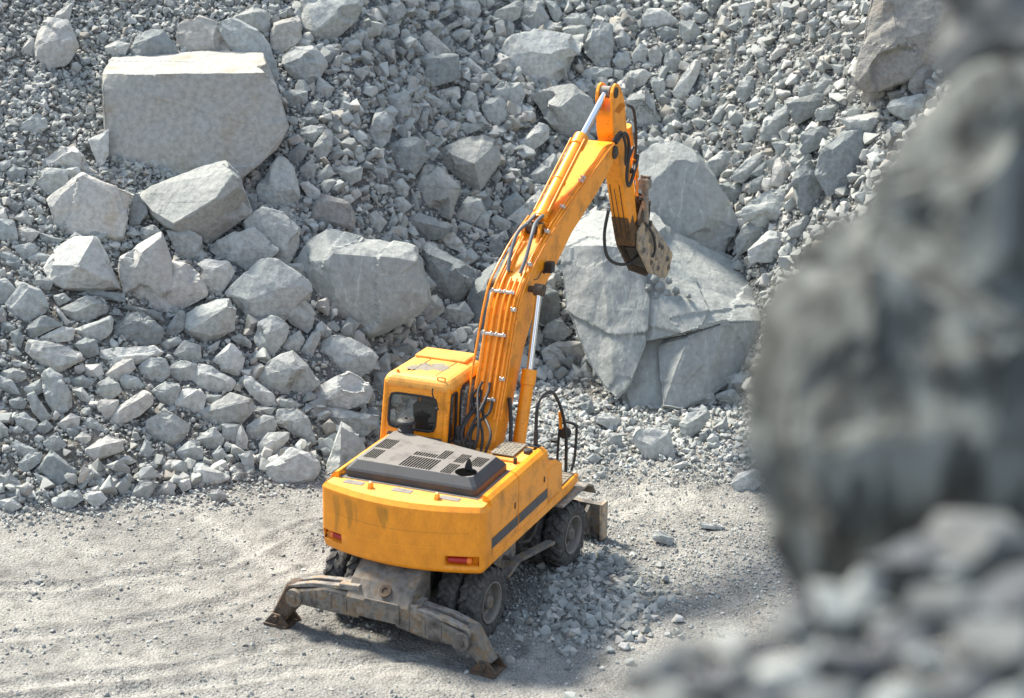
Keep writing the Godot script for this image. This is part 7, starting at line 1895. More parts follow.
	rk("rock","small grey slab below the smooth rounded boulder","g",Vector3(-4.58,1.74,-6.06),[-16,-1,8,16,18,2,12,3,6,-7,-12,11,1,6,11,-14,-5,-8,9,8,-12,7,-2,-9,-7,-13,-6])
	rk("rock","small shaded rock left of the pear-shaped boulder","g",Vector3(-4.1,1.8,-6.36),[-21,7,6,-2,16,3,21,0,8,18,-11,11,-9,-1,8,3,9,12,-17,0,-11,-3,7,-13,13,-5,-10,11,-13,-7,-9,-5,-10])
	rk("rock","grey rough rock beside the cab","g",Vector3(-1.63,1.07,-7.47),[-18,0,8,5,23,1,13,19,2,14,-16,14,-14,-17,14,2,10,13,-14,-5,-9,3,11,-15,8,9,-14,9,-17,-6,-11,-17,-6])
	rk("rock","dark rough rock beside the cab","d",Vector3(-1.63,0.82,-7.03),[-15,23,3,16,24,2,16,-6,12,5,-24,17,-17,-6,12,-1,11,14,-12,11,-16,10,11,-16,11,-10,-9,2,-24,-5,-13,-11,-9])
	rk("boulder","pale chunky boulder right of the smooth reddish boulder","p",Vector3(-4.69,2.74,-7.35),[-35,21,10,-16,32,6,30,29,7,42,11,13,16,-26,24,-15,-39,28,4,21,25,-13,-11,31,-30,6,-27,-16,14,-29,17,12,-29,26,-1,-25,7,-28,-16,-15,-38,-13])
	rk("rock","small grey block left of the flat-topped cube boulder","g",Vector3(-4.45,2.68,-7.42),[-11,12,3,3,16,2,18,1,7,-8,-22,14,2,4,11,-10,4,-13,0,7,-13,11,-3,-10,-8,-20,-5])
	rk("rock","rough rock between two large boulders","g",Vector3(-3.08,2.66,-8.06),[-41,14,7,29,19,5,22,-9,14,-1,-15,16,-3,9,16,-32,4,-17,19,8,-18,14,-13,-12,-3,-17,-11])
	rk("boulder","dark triangular plate-like boulder","d",Vector3(-6.78,0.46,-3.2),[-29,10,9,-7,40,0,48,3,11,6,-20,19,-11,-17,18,-7,36,9,44,4,16,7,-15,21,-23,12,14,-29,-5,-24,-13,17,-31,27,-10,-23,-3,-27,-17,-16,-25,-18])
	rk("boulder","long tan boulder left of the hexagonal boulder","w",Vector3(-5.77,1.11,-4.5),[-37,-18,16,-30,3,10,27,40,-2,44,28,2,42,14,6,17,-7,13,-30,-32,21,-14,6,18,29,31,10,-22,-23,23,-34,-25,-24,13,17,-37,24,-2,-31,-28,-36,-21])
	rk("rock","dull tan block left of the long tan boulder","w",Vector3(-6.16,1.12,-4.49),[-18,5,8,-11,19,3,22,20,3,22,2,9,4,-17,15,-7,-13,13,5,11,13,-16,-2,-11,-11,8,-14,12,8,-14,12,-4,-11,0,-18,-6,-8,-15,-7])
	rk("boulder","large hexagonal grey boulder","g",Vector3(-5.15,0.8,-4.31),[-34,5,7,-31,22,2,3,40,-4,47,14,4,36,-9,12,18,-23,16,-7,-25,17,-31,-6,11,-21,24,8,13,-8,22,37,11,11,-32,-9,-29,-5,16,-37,20,-19,-26,-12,-31,-22])
	rk("boulder","tan wedge with a pale top","w",Vector3(-6.11,0.7,-3.75),[-34,-2,8,-6,18,2,8,25,-1,40,16,3,40,-2,8,-13,-23,15,-27,-10,10,4,11,18,-8,-13,19,37,15,6,-31,-12,-22,-1,8,-29,23,-12,-22,-26,-17,-21])
	rk("rock","smooth triangular rock lower left of the hexagonal boulder","g",Vector3(-5.42,0.59,-3.94),[-15,-7,11,0,25,0,17,3,7,6,-13,12,2,11,12,-14,-11,-8,-3,12,-15,9,-4,-10,2,-16,-6])
	rk("rock","smooth rounded grey rock lower right of the hexagonal boulder","g",Vector3(-4.7,0.53,-4.1),[-25,1,10,-2,22,3,24,12,6,24,-9,13,-12,-15,15,0,11,16,-21,-6,-11,-4,9,-16,14,2,-14,14,-14,-9,-12,-18,-8])
	rk("boulder","flat-faced grey block above the hexagonal boulder","g",Vector3(-5.21,1.26,-5.02),[-26,8,10,-4,24,5,22,19,6,25,5,11,8,-24,19,-11,-13,16,1,11,18,-23,-2,-15,-7,10,-19,12,6,-18,15,-4,-14,2,-25,-8,-12,-17,-10])
	rk("boulder","rounded pale boulder with a cracked side","p",Vector3(-4.8,1.12,-5.01),[-37,-9,16,-14,23,6,17,27,5,28,13,9,23,-12,17,-6,-19,19,-2,16,20,-31,-15,-13,-14,8,-20,8,11,-21,17,1,-18,13,-17,-12,-8,-22,-11])
	rk("rock","small pale block right of the tilted grey slab","p",Vector3(-6.61,1.32,-4.67),[-17,10,4,1,15,2,12,3,6,16,-11,10,-2,-8,9,1,9,11,-15,3,-10,-2,6,-12,6,-2,-9,9,-13,-6,-4,-10,-6])
	rk("boulder","elongated pale rock lower left of the tilted grey slab","g",Vector3(-7.29,1.22,-4.26),[-17,26,3,-4,30,2,29,-14,16,11,-22,18,-7,-2,12,9,8,16,-17,11,-19,-8,14,-20,16,-18,-10,3,-24,-8,-11,-9,-13])
	rk("rock","small warm rough rock below the tilted grey slab","w",Vector3(-6.72,1,-4.13),[-23,0,9,2,19,3,20,13,5,18,-4,10,-8,-14,13,0,11,13,-20,-6,-10,-3,8,-15,11,3,-13,9,-9,-10,-10,-16,-7])
	rk("rock","small pale rounded rock above the tan wedge","g",Vector3(-6.35,0.91,-4.18),[-18,7,6,-3,20,3,29,1,8,15,-10,12,-10,-7,11,0,12,12,-16,-1,-12,-6,8,-15,18,-5,-10,7,-13,-8,-11,-11,-9])
	rk("rock","small grey slab lower left of the tilted grey slab","g",Vector3(-7.45,1.06,-3.99),[-17,12,6,1,19,4,26,2,9,12,-16,14,-10,-6,11,4,9,14,-17,2,-13,-4,7,-14,14,-5,-11,4,-18,-6,-11,-10,-9])
	rk("rock","small grey rock above the dark triangular plate","g",Vector3(-6.91,0.77,-3.74),[-21,4,8,5,22,3,27,-2,10,-2,-13,14,1,10,13,-20,-3,-12,-1,9,-16,15,-8,-11,-6,-16,-8])
	rk("rock","flat shaded slab left of the dark triangular plate","g",Vector3(-7.44,0.72,-3.54),[-18,8,7,-6,20,3,34,2,8,13,-9,12,-12,-9,12,3,11,12,-17,0,-12,-9,8,-15,20,-5,-11,5,-13,-8,-13,-13,-8])
	rk("rock","small tilted block left of the dark triangular plate","g",Vector3(-7.21,0.63,-3.29),[-21,-3,11,-2,17,5,22,17,4,22,3,9,-9,-21,16,1,8,14,-20,-9,-10,-6,5,-14,12,6,-14,12,-5,-11,-11,-22,-6])
	rk("rock","grey rock lower left of the tilted grey slab","g",Vector3(-7.77,0.98,-3.76),[-7,18,-1,11,5,3,11,-9,8,-7,-11,8,2,7,9,-8,9,-11,5,0,-8,5,-11,-5,-8,-11,-4])
	rk("rock","small pale rock lower left of the tilted grey slab","g",Vector3(-7.54,0.96,-3.81),[-12,2,4,3,11,1,13,2,4,-1,-9,7,2,5,8,-11,-2,-7,-1,4,-9,7,-2,-7,-3,-10,-4])
	rk("rock","bright low rock lower right of the dark triangular plate","p",Vector3(-6.05,0.21,-2.69),[-16,9,5,11,16,3,24,3,7,5,-14,12,-13,-1,8,2,10,11,-15,0,-12,5,6,-13,14,-4,-10,0,-17,-6,-13,-7,-9])
	rk("rock","small bright oval rock below the tan wedge","p",Vector3(-5.83,0.27,-3.14),[-16,3,5,-8,12,2,19,0,6,10,-7,8,0,6,8,-14,-2,-8,-8,4,-10,11,-4,-7,5,-10,-5])
	rk("rock","low grey wedge lower right of the tan wedge","g",Vector3(-5.31,0.23,-3.08),[-22,-6,11,-5,18,4,27,15,4,9,-15,14,2,9,13,-19,-11,-10,-7,6,-15,16,4,-14,4,-18,-8])
	rk("rock","small warm-grey rock left of the arrow-shaped boulder","w",Vector3(-4.94,0.19,-3.22),[-22,-7,10,2,17,2,16,10,4,10,-9,10,0,7,11,-18,-11,-6,-1,7,-12,9,2,-10,4,-12,-6])
	rk("rock","grey lumpy rock below the dark triangular plate","g",Vector3(-6.51,0.19,-2.64),[-22,6,8,6,20,4,34,7,8,10,-11,13,-18,-8,12,6,12,13,-20,-3,-12,0,7,-15,20,-2,-12,3,-15,-8,-17,-13,-9])
	rk("rock","pale low rock lower left of the dark triangular plate","p",Vector3(-7.39,0.19,-2.39),[-16,10,4,8,14,3,26,1,7,9,-8,10,-16,-5,9,3,9,10,-15,2,-10,3,5,-11,15,-5,-8,3,-11,-6,-15,-9,-7])
	rk("rock","dull grey rock left of the dark triangular plate","g",Vector3(-7.49,0.4,-2.85),[-16,17,4,5,20,3,26,1,9,9,-14,13,-15,-11,12,3,11,12,-16,5,-14,-1,8,-14,14,-6,-10,2,-16,-7,-16,-14,-7])
	rk("rock","small rough rock below the hexagonal boulder","g",Vector3(-5.29,0.41,-3.64),[-12,3,5,4,12,2,14,3,4,-3,-10,8,1,6,8,-11,-2,-7,0,4,-9,8,-2,-7,-4,-11,-4])
	rk("rock","small pale flat rock right of the tan wedge","p",Vector3(-5.73,0.49,-3.69),[-21,0,7,7,14,3,22,1,7,-3,-7,10,3,8,10,-18,-5,-8,2,5,-11,13,-5,-8,-5,-10,-6])
	rk("rock","small warm block below the hexagonal boulder","w",Vector3(-4.98,0.39,-3.75),[-18,-2,8,-3,14,3,19,12,3,12,-6,9,-6,-9,10,0,7,10,-16,-6,-7,-4,5,-11,11,4,-10,6,-10,-6,-7,-12,-6])
	rk("rock","small pale block left of the arrow-shaped boulder","p",Vector3(-4.68,0.22,-3.33),[-17,9,3,11,13,2,13,-4,7,-2,-11,9,-2,8,9,-14,2,-10,6,5,-11,8,-8,-7,-4,-13,-5])
	rk("rock","small dull rock right of the dark triangular plate","g",Vector3(-6.14,0.3,-3.1),[-14,4,3,8,9,1,14,-2,5,-5,-7,6,1,6,7,-12,-1,-7,4,3,-8,8,-5,-6,-6,-9,-5])
	rk("rock","small wedge rock left of the dark triangular plate","g",Vector3(-7,0.41,-3.06),[-13,11,2,21,1,5,0,-8,8,4,4,8,-7,5,5,-12,3,-10,12,-4,-8,-3,-11,-6])
	rk("rock","pale jagged rock left of the tilted grey slab","g",Vector3(-7.85,1.5,-4.56),[10,12,5,-12,19,3,-16,5,7,-5,-9,11,24,-12,12,10,-2,9,0,9,13,3,3,-12,-13,8,-14,-16,-2,-11,-8,-12,-7,13,-14,-7,3,-7,-9])
	rk("rock","shaded grey rock right of the tilted grey slab","d",Vector3(-6.66,1.47,-4.92),[-18,8,5,5,14,3,22,2,7,13,-9,10,-13,-7,10,1,7,12,-16,1,-10,1,5,-11,13,-3,-8,6,-11,-6,-12,-10,-6])
	rk("rock","small blue-grey rock left of the tan wedge","d",Vector3(-6.66,0.89,-3.98),[-8,8,3,5,10,2,14,1,5,1,-11,8,-8,-2,6,2,4,8,-8,2,-7,1,4,-8,8,-2,-6,-1,-11,-3,-8,-5,-5])
	rk("rock","small warm rough lump left of the tan wedge","w",Vector3(-6.47,0.79,-3.9),[-15,4,6,1,16,2,19,8,5,12,-6,9,-10,-11,11,2,8,11,-14,-2,-9,-3,7,-12,10,1,-10,5,-9,-7,-10,-13,-6])
	rk("rock","small dark lump left of the tilted grey slab","d",Vector3(-7.62,1.28,-4.3),[-15,7,4,5,12,3,17,4,5,12,-8,9,-13,-7,9,2,7,10,-14,1,-8,0,5,-9,9,-1,-7,6,-10,-5,-13,-9,-5])
	rk("rock","small dark rough lump below the tilted grey slab","d",Vector3(-7.14,0.96,-3.99),[-14,4,6,6,14,2,20,3,6,6,-8,9,-12,-5,8,6,8,10,-13,-2,-8,1,6,-10,12,-3,-8,2,-10,-5,-11,-8,-6])
	rk("boulder","sharp triangular upright boulder","g",Vector3(-2.1,0.42,-4.68),[-40,-48,29,-9,48,-1,7,40,2,31,23,7,35,2,14,-19,-48,29,-7,49,28,-5,-12,57,30,21,15,-33,-50,-18,-10,20,-40,2,14,-38,19,1,-34,22,-14,-29,-17,-50,-18])
	rk("boulder","big pale boulder at the foot of the pile","p",Vector3(-2.87,0.33,-4.02),[-60,-2,10,-37,8,7,-12,34,-1,24,26,1,44,11,6,42,-4,11,28,-22,16,-44,-30,19,-36,10,20,39,8,14,7,26,12,25,-16,21,-49,-16,-31,-14,10,-39,27,-7,-34,15,-31,-27])
	rk("boulder","pale blocky rock upper left of the pile-foot boulder","p",Vector3(-3.35,0.52,-4.55),[-24,3,11,-8,24,5,32,25,5,32,15,8,-3,-25,20,-22,-18,18,1,7,21,-20,-6,-15,-9,9,-20,21,10,-20,21,2,-18,-5,-27,-9,-19,-22,-10])
	rk("rock","small flat chip above the pile-foot boulder","p",Vector3(-3.13,0.42,-4.41),[-17,-1,7,-1,11,3,23,11,3,10,-7,9,-15,-7,9,3,7,9,-14,-6,-7,-2,3,-10,15,4,-10,6,-10,-6,-13,-10,-6])
	rk("boulder","dark-sided angular boulder above the pile-foot boulder","g",Vector3(-3,0.71,-4.98),[-37,5,9,-32,30,1,5,34,0,24,20,4,41,-29,20,28,-30,20,-16,-6,12,-15,9,20,21,15,13,-30,-8,-26,0,13,-33,26,-33,-18,-15,-16,-24])
	rk("rock","pale upright wedge below the broad rough boulder","p",Vector3(-3.88,0.6,-4.54),[-11,-10,12,-6,18,3,1,29,0,12,5,7,13,-12,12,-5,-17,14,1,17,9,-10,-12,-6,-7,8,-12,-1,15,-15,7,-2,-9,7,-14,-5,-6,-18,-4])
	rk("boulder","grey flat-faced rock right of the broad rough boulder","g",Vector3(-3.57,0.7,-4.84),[-27,7,11,5,27,5,27,24,6,28,1,13,-1,-18,18,-23,-21,20,-1,14,18,-23,-3,-15,1,11,-19,17,9,-18,17,-7,-13,-4,-21,-9,-20,-24,-8])
	rk("boulder","broad rough boulder below the loaf-shaped boulder","g",Vector3(-4.21,0.94,-4.93),[-50,0,11,-23,18,5,9,38,-1,54,26,3,58,12,7,29,-16,16,7,-14,15,-26,-25,18,-45,-18,16,-18,11,18,26,23,18,19,-6,23,-43,-14,-31,1,14,-39,36,-5,-33,-1,-24,-27,-38,-27,-26])
	rk("boulder","long low boulder beside the cab","g",Vector3(-2.2,0.56,-5.67),[-61,12,7,-35,26,3,29,22,4,66,13,7,63,-8,14,33,-24,18,-27,-17,17,-50,-3,12,-34,12,19,30,13,18,-48,-5,-32,18,2,-34,43,-20,-28,-23,-26,-26])
	rk("rock","rounded lumpy rock lower left of the broad rough boulder","g",Vector3(-4.4,0.64,-4.44),[-28,0,10,-14,14,6,7,23,3,26,4,9,19,-12,14,-3,-13,14,5,10,16,-24,-7,-12,-14,3,-15,2,9,-17,16,-4,-13,10,-16,-9,-5,-17,-9])
	rk("rock","small round rock above the arrow-shaped boulder","g",Vector3(-4.22,0.46,-4.16),[-12,2,6,2,18,1,17,-1,7,-5,-12,10,3,7,9,-11,-4,-9,0,8,-12,10,-6,-8,-5,-14,-6])
	rk("rock","tall narrow rock right of the arrow-shaped boulder","g",Vector3(-3.71,0.35,-4.05),[-18,18,3,8,25,1,14,-17,14,1,-17,14,-1,13,9,-15,7,-14,3,12,-15,8,-18,-6,-1,-19,-6])
	rk("boulder","pale arrow-shaped boulder below the broad rough boulder","p",Vector3(-4.36,0.24,-3.65),[-20,-5,13,-22,15,7,-8,24,4,46,6,9,28,-5,13,-7,-13,15,-7,18,13,1,-2,20,-18,-13,-12,-19,2,-17,-9,9,-19,30,-4,-15,17,-13,-12,-8,-18,-11])
	rk("rock","grey blocky rock below the broad rough boulder","g",Vector3(-4.09,0.68,-4.59),[-15,19,2,19,18,3,9,-16,13,-9,-13,12,0,11,11,-14,8,-14,12,7,-13,4,-17,-6,-9,-15,-7])
	rk("rock","flat grey slab right of the broad rough boulder","g",Vector3(-3.63,0.88,-5.22),[-21,0,7,-5,11,4,29,8,5,18,-4,8,-16,-6,9,2,6,10,-17,-5,-8,-5,3,-10,19,1,-9,11,-7,-7,-13,-9,-6])
	rk("rock","small grey slab upper left of the broad rough boulder","g",Vector3(-4.48,1.12,-5.17),[-10,9,2,20,7,3,2,-9,8,-10,-3,6,2,5,8,-9,3,-9,13,2,-9,-1,-11,-5,-9,-6,-6])
	rk("rock","dull rock in the gravel below the arrow-shaped boulder","g",Vector3(-4.1,0.14,-3.07),[-17,4,5,2,15,2,20,1,6,-1,-12,10,1,8,10,-15,-2,-10,-1,5,-12,12,-5,-9,-3,-14,-6])
	rk("rock","grey block lower right of the hexagonal boulder","g",Vector3(-4.63,0.57,-4.14),[-11,19,1,11,13,3,13,-12,10,-7,-17,12,1,11,9,-10,9,-12,6,4,-11,7,-14,-5,-7,-17,-4])
	rk("rock","thin flat chip left of the sharp upright boulder","g",Vector3(-2.56,0.38,-4.82),[-16,-1,4,4,6,2,15,3,3,0,-4,5,0,4,6,-13,-4,-5,2,1,-6,10,-1,-5,-1,-6,-4])
	rk("rock","small tan rock right of the arrow-shaped boulder","b",Vector3(-3.85,0.22,-3.82),[-11,3,4,0,10,2,14,5,3,9,-6,6,-9,-6,7,2,6,7,-9,-2,-6,-2,4,-7,9,0,-6,5,-8,-4,-8,-8,-4])
	rk("rock","shaded rock below the rough peaked boulder","g",Vector3(-3.2,0.94,-5.47),[-24,10,5,6,12,4,29,2,7,14,-9,11,-20,-6,10,-1,8,10,-19,2,-11,3,4,-12,19,-4,-9,8,-12,-7,-16,-10,-8])
	rk("boulder","large smooth boulder half hidden behind the boom","d",Vector3(0.48,1.51,-10.23),[-69,6,18,-55,40,7,-23,75,-4,40,92,-9,92,49,4,73,-61,39,1,-96,50,-45,-73,42,-32,36,45,40,66,30,-20,-67,61,-51,-20,-71,-17,31,-87,68,11,-81,1,-95,-48])
	rk("boulder","dark boulder between boom and cracked boulder","d",Vector3(1.36,1.23,-10.92),[-30,26,10,-9,46,3,29,31,8,34,-20,24,3,-37,29,-30,-25,26,1,29,19,-22,9,-25,-6,24,-30,22,12,-27,25,-24,-15,2,-36,-11,-21,-28,-14])
	rk("boulder","grey rock against the cracked boulder","g",Vector3(1.6,0.85,-10.46),[-31,-8,16,-23,14,9,8,29,5,34,1,13,13,-19,20,0,11,20,-22,-14,-14,-16,3,-19,6,13,-22,25,-7,-16,10,-22,-11])
	rk("rock","pale wedge rock beside the boom cylinder","p",Vector3(1.57,0.5,-9.81),[-27,13,8,-10,27,4,11,18,7,32,-10,15,9,-20,19,-20,-9,15,0,17,19,-19,2,-18,-7,12,-21,8,5,-19,24,-15,-12,7,-22,-10,-14,-14,-13])
	rk("boulder","tan block leaning on the cracked boulder left of the cracked boulder","w",Vector3(1.88,0.59,-10.02),[-46,10,10,-21,21,6,27,19,7,32,-16,18,4,-19,19,-1,13,21,-33,0,-18,-15,7,-20,20,6,-20,24,-20,-12,4,-22,-11])
	rk("rock","small pale rock at the cracked boulder base","p",Vector3(2.22,0.28,-9.36),[-19,9,7,-5,29,1,19,-12,14,4,-17,15,-3,15,12,-13,0,-13,-3,15,-17,14,-15,-8,4,-18,-7])
	rk("boulder","dull rock below the dark wedge boulder","g",Vector3(-0.34,1.32,-9.85),[-35,17,10,13,34,5,36,3,15,5,-25,24,-18,-12,19,5,17,23,-26,4,-21,8,16,-25,25,-7,-18,3,-27,-12,-14,-17,-15])
	rk("boulder","grey rock in the gap below the wide boulder","g",Vector3(-0.87,1.53,-9.49),[-6,28,6,14,33,5,35,4,14,-13,-30,25,-30,-17,21,13,16,22,-6,12,-24,9,15,-25,24,-6,-18,-11,-31,-11,-23,-21,-14])
	rk("rock","small blue-grey rock above the cab roof","d",Vector3(-0.76,1.26,-9.38),[-21,7,7,3,21,3,26,8,7,10,-12,13,-15,-13,14,4,13,14,-16,0,-12,2,10,-15,18,0,-12,6,-14,-8,-11,-14,-8])
	rk("rock","tan flat block at the cracked boulder foot","w",Vector3(4.92,0.32,-8.83),[-26,4,8,-19,16,4,31,12,5,31,-9,12,-23,-11,13,-4,8,13,-17,-3,-12,-11,5,-14,24,3,-13,24,-13,-9,-15,-14,-8])
	rk("rock","grey rock against the cracked boulder foot","g",Vector3(4.36,0.13,-8.38),[-30,-6,12,-16,13,6,23,18,4,30,2,9,-11,-13,14,-2,11,14,-20,-11,-11,-10,3,-15,18,6,-16,24,-5,-12,-6,-16,-9])
	rk("rock","dark block by the blurred rock edge","d",Vector3(4.9,0.19,-8.27),[-31,12,8,3,26,4,25,3,11,13,-16,17,-16,-12,15,-5,15,17,-20,1,-16,4,11,-19,20,-5,-14,12,-20,-9,-9,-16,-10])
	rk("boulder","grey cube boulder at the pile foot","g",Vector3(4.05,0.23,-6.73),[-25,6,7,-14,22,1,26,35,-3,33,15,4,12,-10,11,-13,-31,18,-24,-14,13,-11,6,19,24,25,7,-14,-25,22,-15,-6,-24,22,16,-31,11,-17,-20,-15,-20,-19])
	rk("rock","grey wedge rock right of the grey cube boulder","g",Vector3(4.62,0.1,-6.99),[-19,-2,8,8,23,0,12,-2,8,-5,-14,12,-1,10,11,-12,-7,-9,7,11,-15,10,-7,-9,-2,-15,-6])
	rk("rock","white ball-shaped rock lower right of the grey cube boulder","p",Vector3(4.39,0.07,-6.31),[-13,3,5,-2,15,1,11,7,4,8,-10,9,-6,-10,9,-2,10,10,-8,-2,-7,0,7,-10,9,1,-8,7,-11,-4,-3,-11,-4])
	rk("rock","small dark block below the grey cube boulder","d",Vector3(4.23,0.1,-6.39),[-9,9,2,5,13,1,9,-7,7,-7,-13,9,-1,9,7,-6,3,-8,5,6,-9,7,-9,-4,-4,-13,-3])
	rk("boulder","big pale wedge boulder lying in the gravel","p",Vector3(3.28,0.21,-5.68),[-47,18,4,-24,31,0,26,31,0,32,4,8,39,-27,18,-11,-27,18,-27,-7,12,-6,5,20,25,25,8,-7,-20,22,-32,1,-30,21,11,-33,31,-32,-20,-18,-17,-24])
	rk("rock","grey cube rock lying in gravel","g",Vector3(2.59,0.09,-6.08),[-15,-2,7,-11,19,1,14,15,2,17,-12,11,-6,-13,11,-3,15,9,-10,-6,-9,-7,8,-13,11,5,-12,13,-14,-6,-4,-14,-6])
	rk("rock","pale low rock lying in gravel","p",Vector3(2.49,0.13,-7.14),[-26,8,8,-5,19,5,30,5,9,13,-17,16,-17,-1,11,0,11,15,-18,-1,-14,-2,7,-16,23,-3,-13,11,-19,-8,-12,-7,-12])
	rk("rock","small bright slab in gravel lower right of the pale gravel wedge","p",Vector3(3.72,0.06,-5.03),[-18,0,6,4,10,2,16,5,4,-4,-8,8,0,6,8,-12,-4,-7,4,3,-9,13,-1,-8,-2,-10,-5])
	rk("boulder","rough white boulder beside the blurred rock","p",Vector3(4.76,0.11,-4.15),[-28,0,11,-15,19,5,21,27,2,25,1,11,6,-16,16,-22,-12,15,-8,14,14,13,-2,15,-18,-9,-13,-8,5,-18,17,11,-19,21,-8,-13,6,-20,-10,-14,-17,-10])
	rk("rock","lone grey slab lying on the track","g",Vector3(3.15,0.08,-1.72),[-19,7,5,-8,16,2,22,1,7,15,-11,11,-15,-1,8,-1,8,10,-13,-1,-11,-5,5,-13,17,-6,-9,12,-14,-7,-10,-7,-9])
	rk("rock","dark cube rock lying in gravel","d",Vector3(2.17,0.13,-7.83),[-16,9,4,6,17,1,15,-3,8,-6,-15,12,0,9,11,-11,1,-11,5,8,-13,11,-7,-8,-4,-16,-5])
	rk("rock","grey rock beside the grey cube boulder","g",Vector3(3.77,0.08,-7.3),[-13,8,4,0,13,2,17,1,6,4,-10,9,-11,-4,7,-1,7,9,-9,2,-9,1,5,-10,13,-4,-7,4,-11,-5,-7,-7,-6])
	rk("rock","small flat pale rock on the track lower left of the rough white boulder","p",Vector3(4.05,0.03,-2.34),[-30,6,4,4,3,5,11,7,4,19,2,6,12,-4,7,-19,-1,6,-4,4,7,-21,0,-7,4,-2,-6,9,1,-7,15,-3,-6,10,-7,-5,-12,-5,-5])
	rk("rock","small grey slab in gravel left of the pale gravel wedge","g",Vector3(2.2,0.06,-5.32),[-18,-1,6,-1,11,2,15,4,5,3,-8,9,-2,4,9,-12,-5,-7,0,4,-9,12,-2,-8,3,-10,-5])
	rk("rock","small pale rock in gravel left of the pale gravel wedge","p",Vector3(2.3,0.05,-4.54),[-11,5,3,6,9,1,10,-3,5,-6,-7,6,-1,4,6,-7,0,-6,4,3,-7,7,-5,-4,-4,-8,-3])
	rk("boulder","smooth oval grey boulder","g",Vector3(5.11,3.58,-13.73),[-35,7,13,7,40,3,34,8,13,30,-5,17,-15,-23,23,-28,-15,20,-3,19,23,-22,-1,-21,8,22,-28,28,-1,-21,25,-10,-18,-8,-23,-14,-17,-17,-16])
	rk("boulder","long pale leaning shard","p",Vector3(5.65,3.8,-12.81),[-53,-27,26,-13,15,13,37,37,6,33,20,11,-23,-37,29,-13,-4,27,22,27,13,-35,-28,-19,-5,3,-29,31,18,-34,28,6,-30,-12,-36,-17])
	rk("boulder","tan egg-shaped rock right of the pale leaning shard","w",Vector3(6.13,3.88,-11.76),[-32,-30,24,-20,25,6,-8,33,4,16,22,7,21,1,14,15,-35,25,-5,8,26,-20,-28,-11,-11,12,-23,-2,18,-25,15,10,-22,19,-5,-18,15,-31,-10])
	rk("rock","dark slab in shadow right of the pale leaning shard","d",Vector3(5.82,3.77,-12.46),[-29,-9,14,14,29,2,18,4,10,-7,-15,16,-4,4,14,-18,-11,-11,13,16,-19,16,-2,-14,-3,-16,-9])
	rk("boulder","big dark angular boulder with white veins","d",Vector3(6.99,4.49,-10.24),[-51,-21,24,-37,18,12,7,58,-1,40,58,-1,60,39,5,41,-39,30,-24,-70,39,-45,-39,30,3,37,22,-33,10,24,-27,-28,-40,15,30,-59,54,16,-54,-7,-64,-29])
	rk("boulder","veined dark block lower left of the white-veined boulder","d",Vector3(6.42,3.86,-10.63),[-30,9,17,-18,41,7,11,53,3,47,-12,24,-4,-56,38,-23,-25,28,10,28,24,-16,19,23,-15,-4,-30,-7,20,-37,14,29,-40,41,-19,-25,4,-51,-15,-10,-28,-22])
	rk("boulder","dark rough boulder upper left of the white-veined boulder","d",Vector3(6.64,4.59,-11.41),[-28,-6,14,-25,14,8,13,31,3,51,19,6,30,-5,14,-20,-28,21,-33,-14,17,3,13,19,-16,-11,-23,15,16,-32,27,-10,-23,-19,-17,-21])
	rk("rock","rough jagged rock below the pale-sided boulder","g",Vector3(6.19,4.28,-12.29),[-28,8,7,0,15,5,22,11,6,13,-12,13,-13,-15,14,-3,8,14,-18,2,-13,2,7,-14,18,4,-13,12,-12,-8,-7,-15,-8])
	rk("boulder","large boulder with brown streaks","g",Vector3(5.86,3.18,-11.26),[-66,-9,18,-54,15,11,-8,46,1,39,45,1,63,-3,16,36,-34,26,-23,-31,25,-13,11,28,25,0,32,-42,-18,-36,1,22,-49,52,-14,-37,-11,-34,-31])
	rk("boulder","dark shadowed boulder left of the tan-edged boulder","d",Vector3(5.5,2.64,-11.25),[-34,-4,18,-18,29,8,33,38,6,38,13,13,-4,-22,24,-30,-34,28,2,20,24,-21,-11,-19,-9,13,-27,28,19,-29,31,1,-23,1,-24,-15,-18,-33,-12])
	rk("boulder","pale tan-edged boulder below the brown-streaked boulder","p",Vector3(5.84,2.59,-10.6),[-52,-2,19,-9,38,7,40,31,9,44,3,18,15,-23,26,-47,-26,27,-12,22,28,-33,-11,-22,-1,18,-31,34,13,-29,37,-7,-23,16,-26,-17,-29,-29,-16])
	rk("rock","grey boulder partly behind the blurred rock","g",Vector3(6.3,3.08,-10.26),[-28,-3,13,13,29,3,26,18,6,1,-16,17,-19,-15,17,0,11,15,-17,-8,-13,13,16,-21,22,7,-18,4,-17,-10,-11,-17,-10])
	rk("rock","dull grey wedge rock right of the tall capped boulder","g",Vector3(5.27,3.21,-12.73),[-32,19,6,8,24,5,33,-7,14,0,-21,19,-18,-7,14,1,11,18,-20,8,-20,8,11,-21,26,-11,-14,3,-21,-11,-10,-11,-14])
	rk("rock","dull round rock left of the pale-sided boulder","g",Vector3(5.67,4.38,-13.53),[-27,9,9,0,20,5,22,16,6,18,-12,15,-17,-25,19,-3,7,19,-17,2,-15,2,10,-18,19,7,-17,16,-13,-11,-10,-22,-8])
	rk("rock","thin pale shard above the smooth oval boulder","p",Vector3(5.36,4.22,-14.02),[-19,14,4,-10,21,2,17,-11,12,9,-20,15,-4,7,11,-12,7,-15,-5,12,-16,15,-11,-9,8,-18,-7])
	rk("rock","small pale rock above the pale leaning shard","g",Vector3(5.57,4.06,-13.3),[-24,6,6,1,11,4,27,5,6,5,-10,11,-17,-8,10,0,6,11,-15,1,-11,2,5,-12,21,0,-11,6,-11,-7,-10,-9,-8])
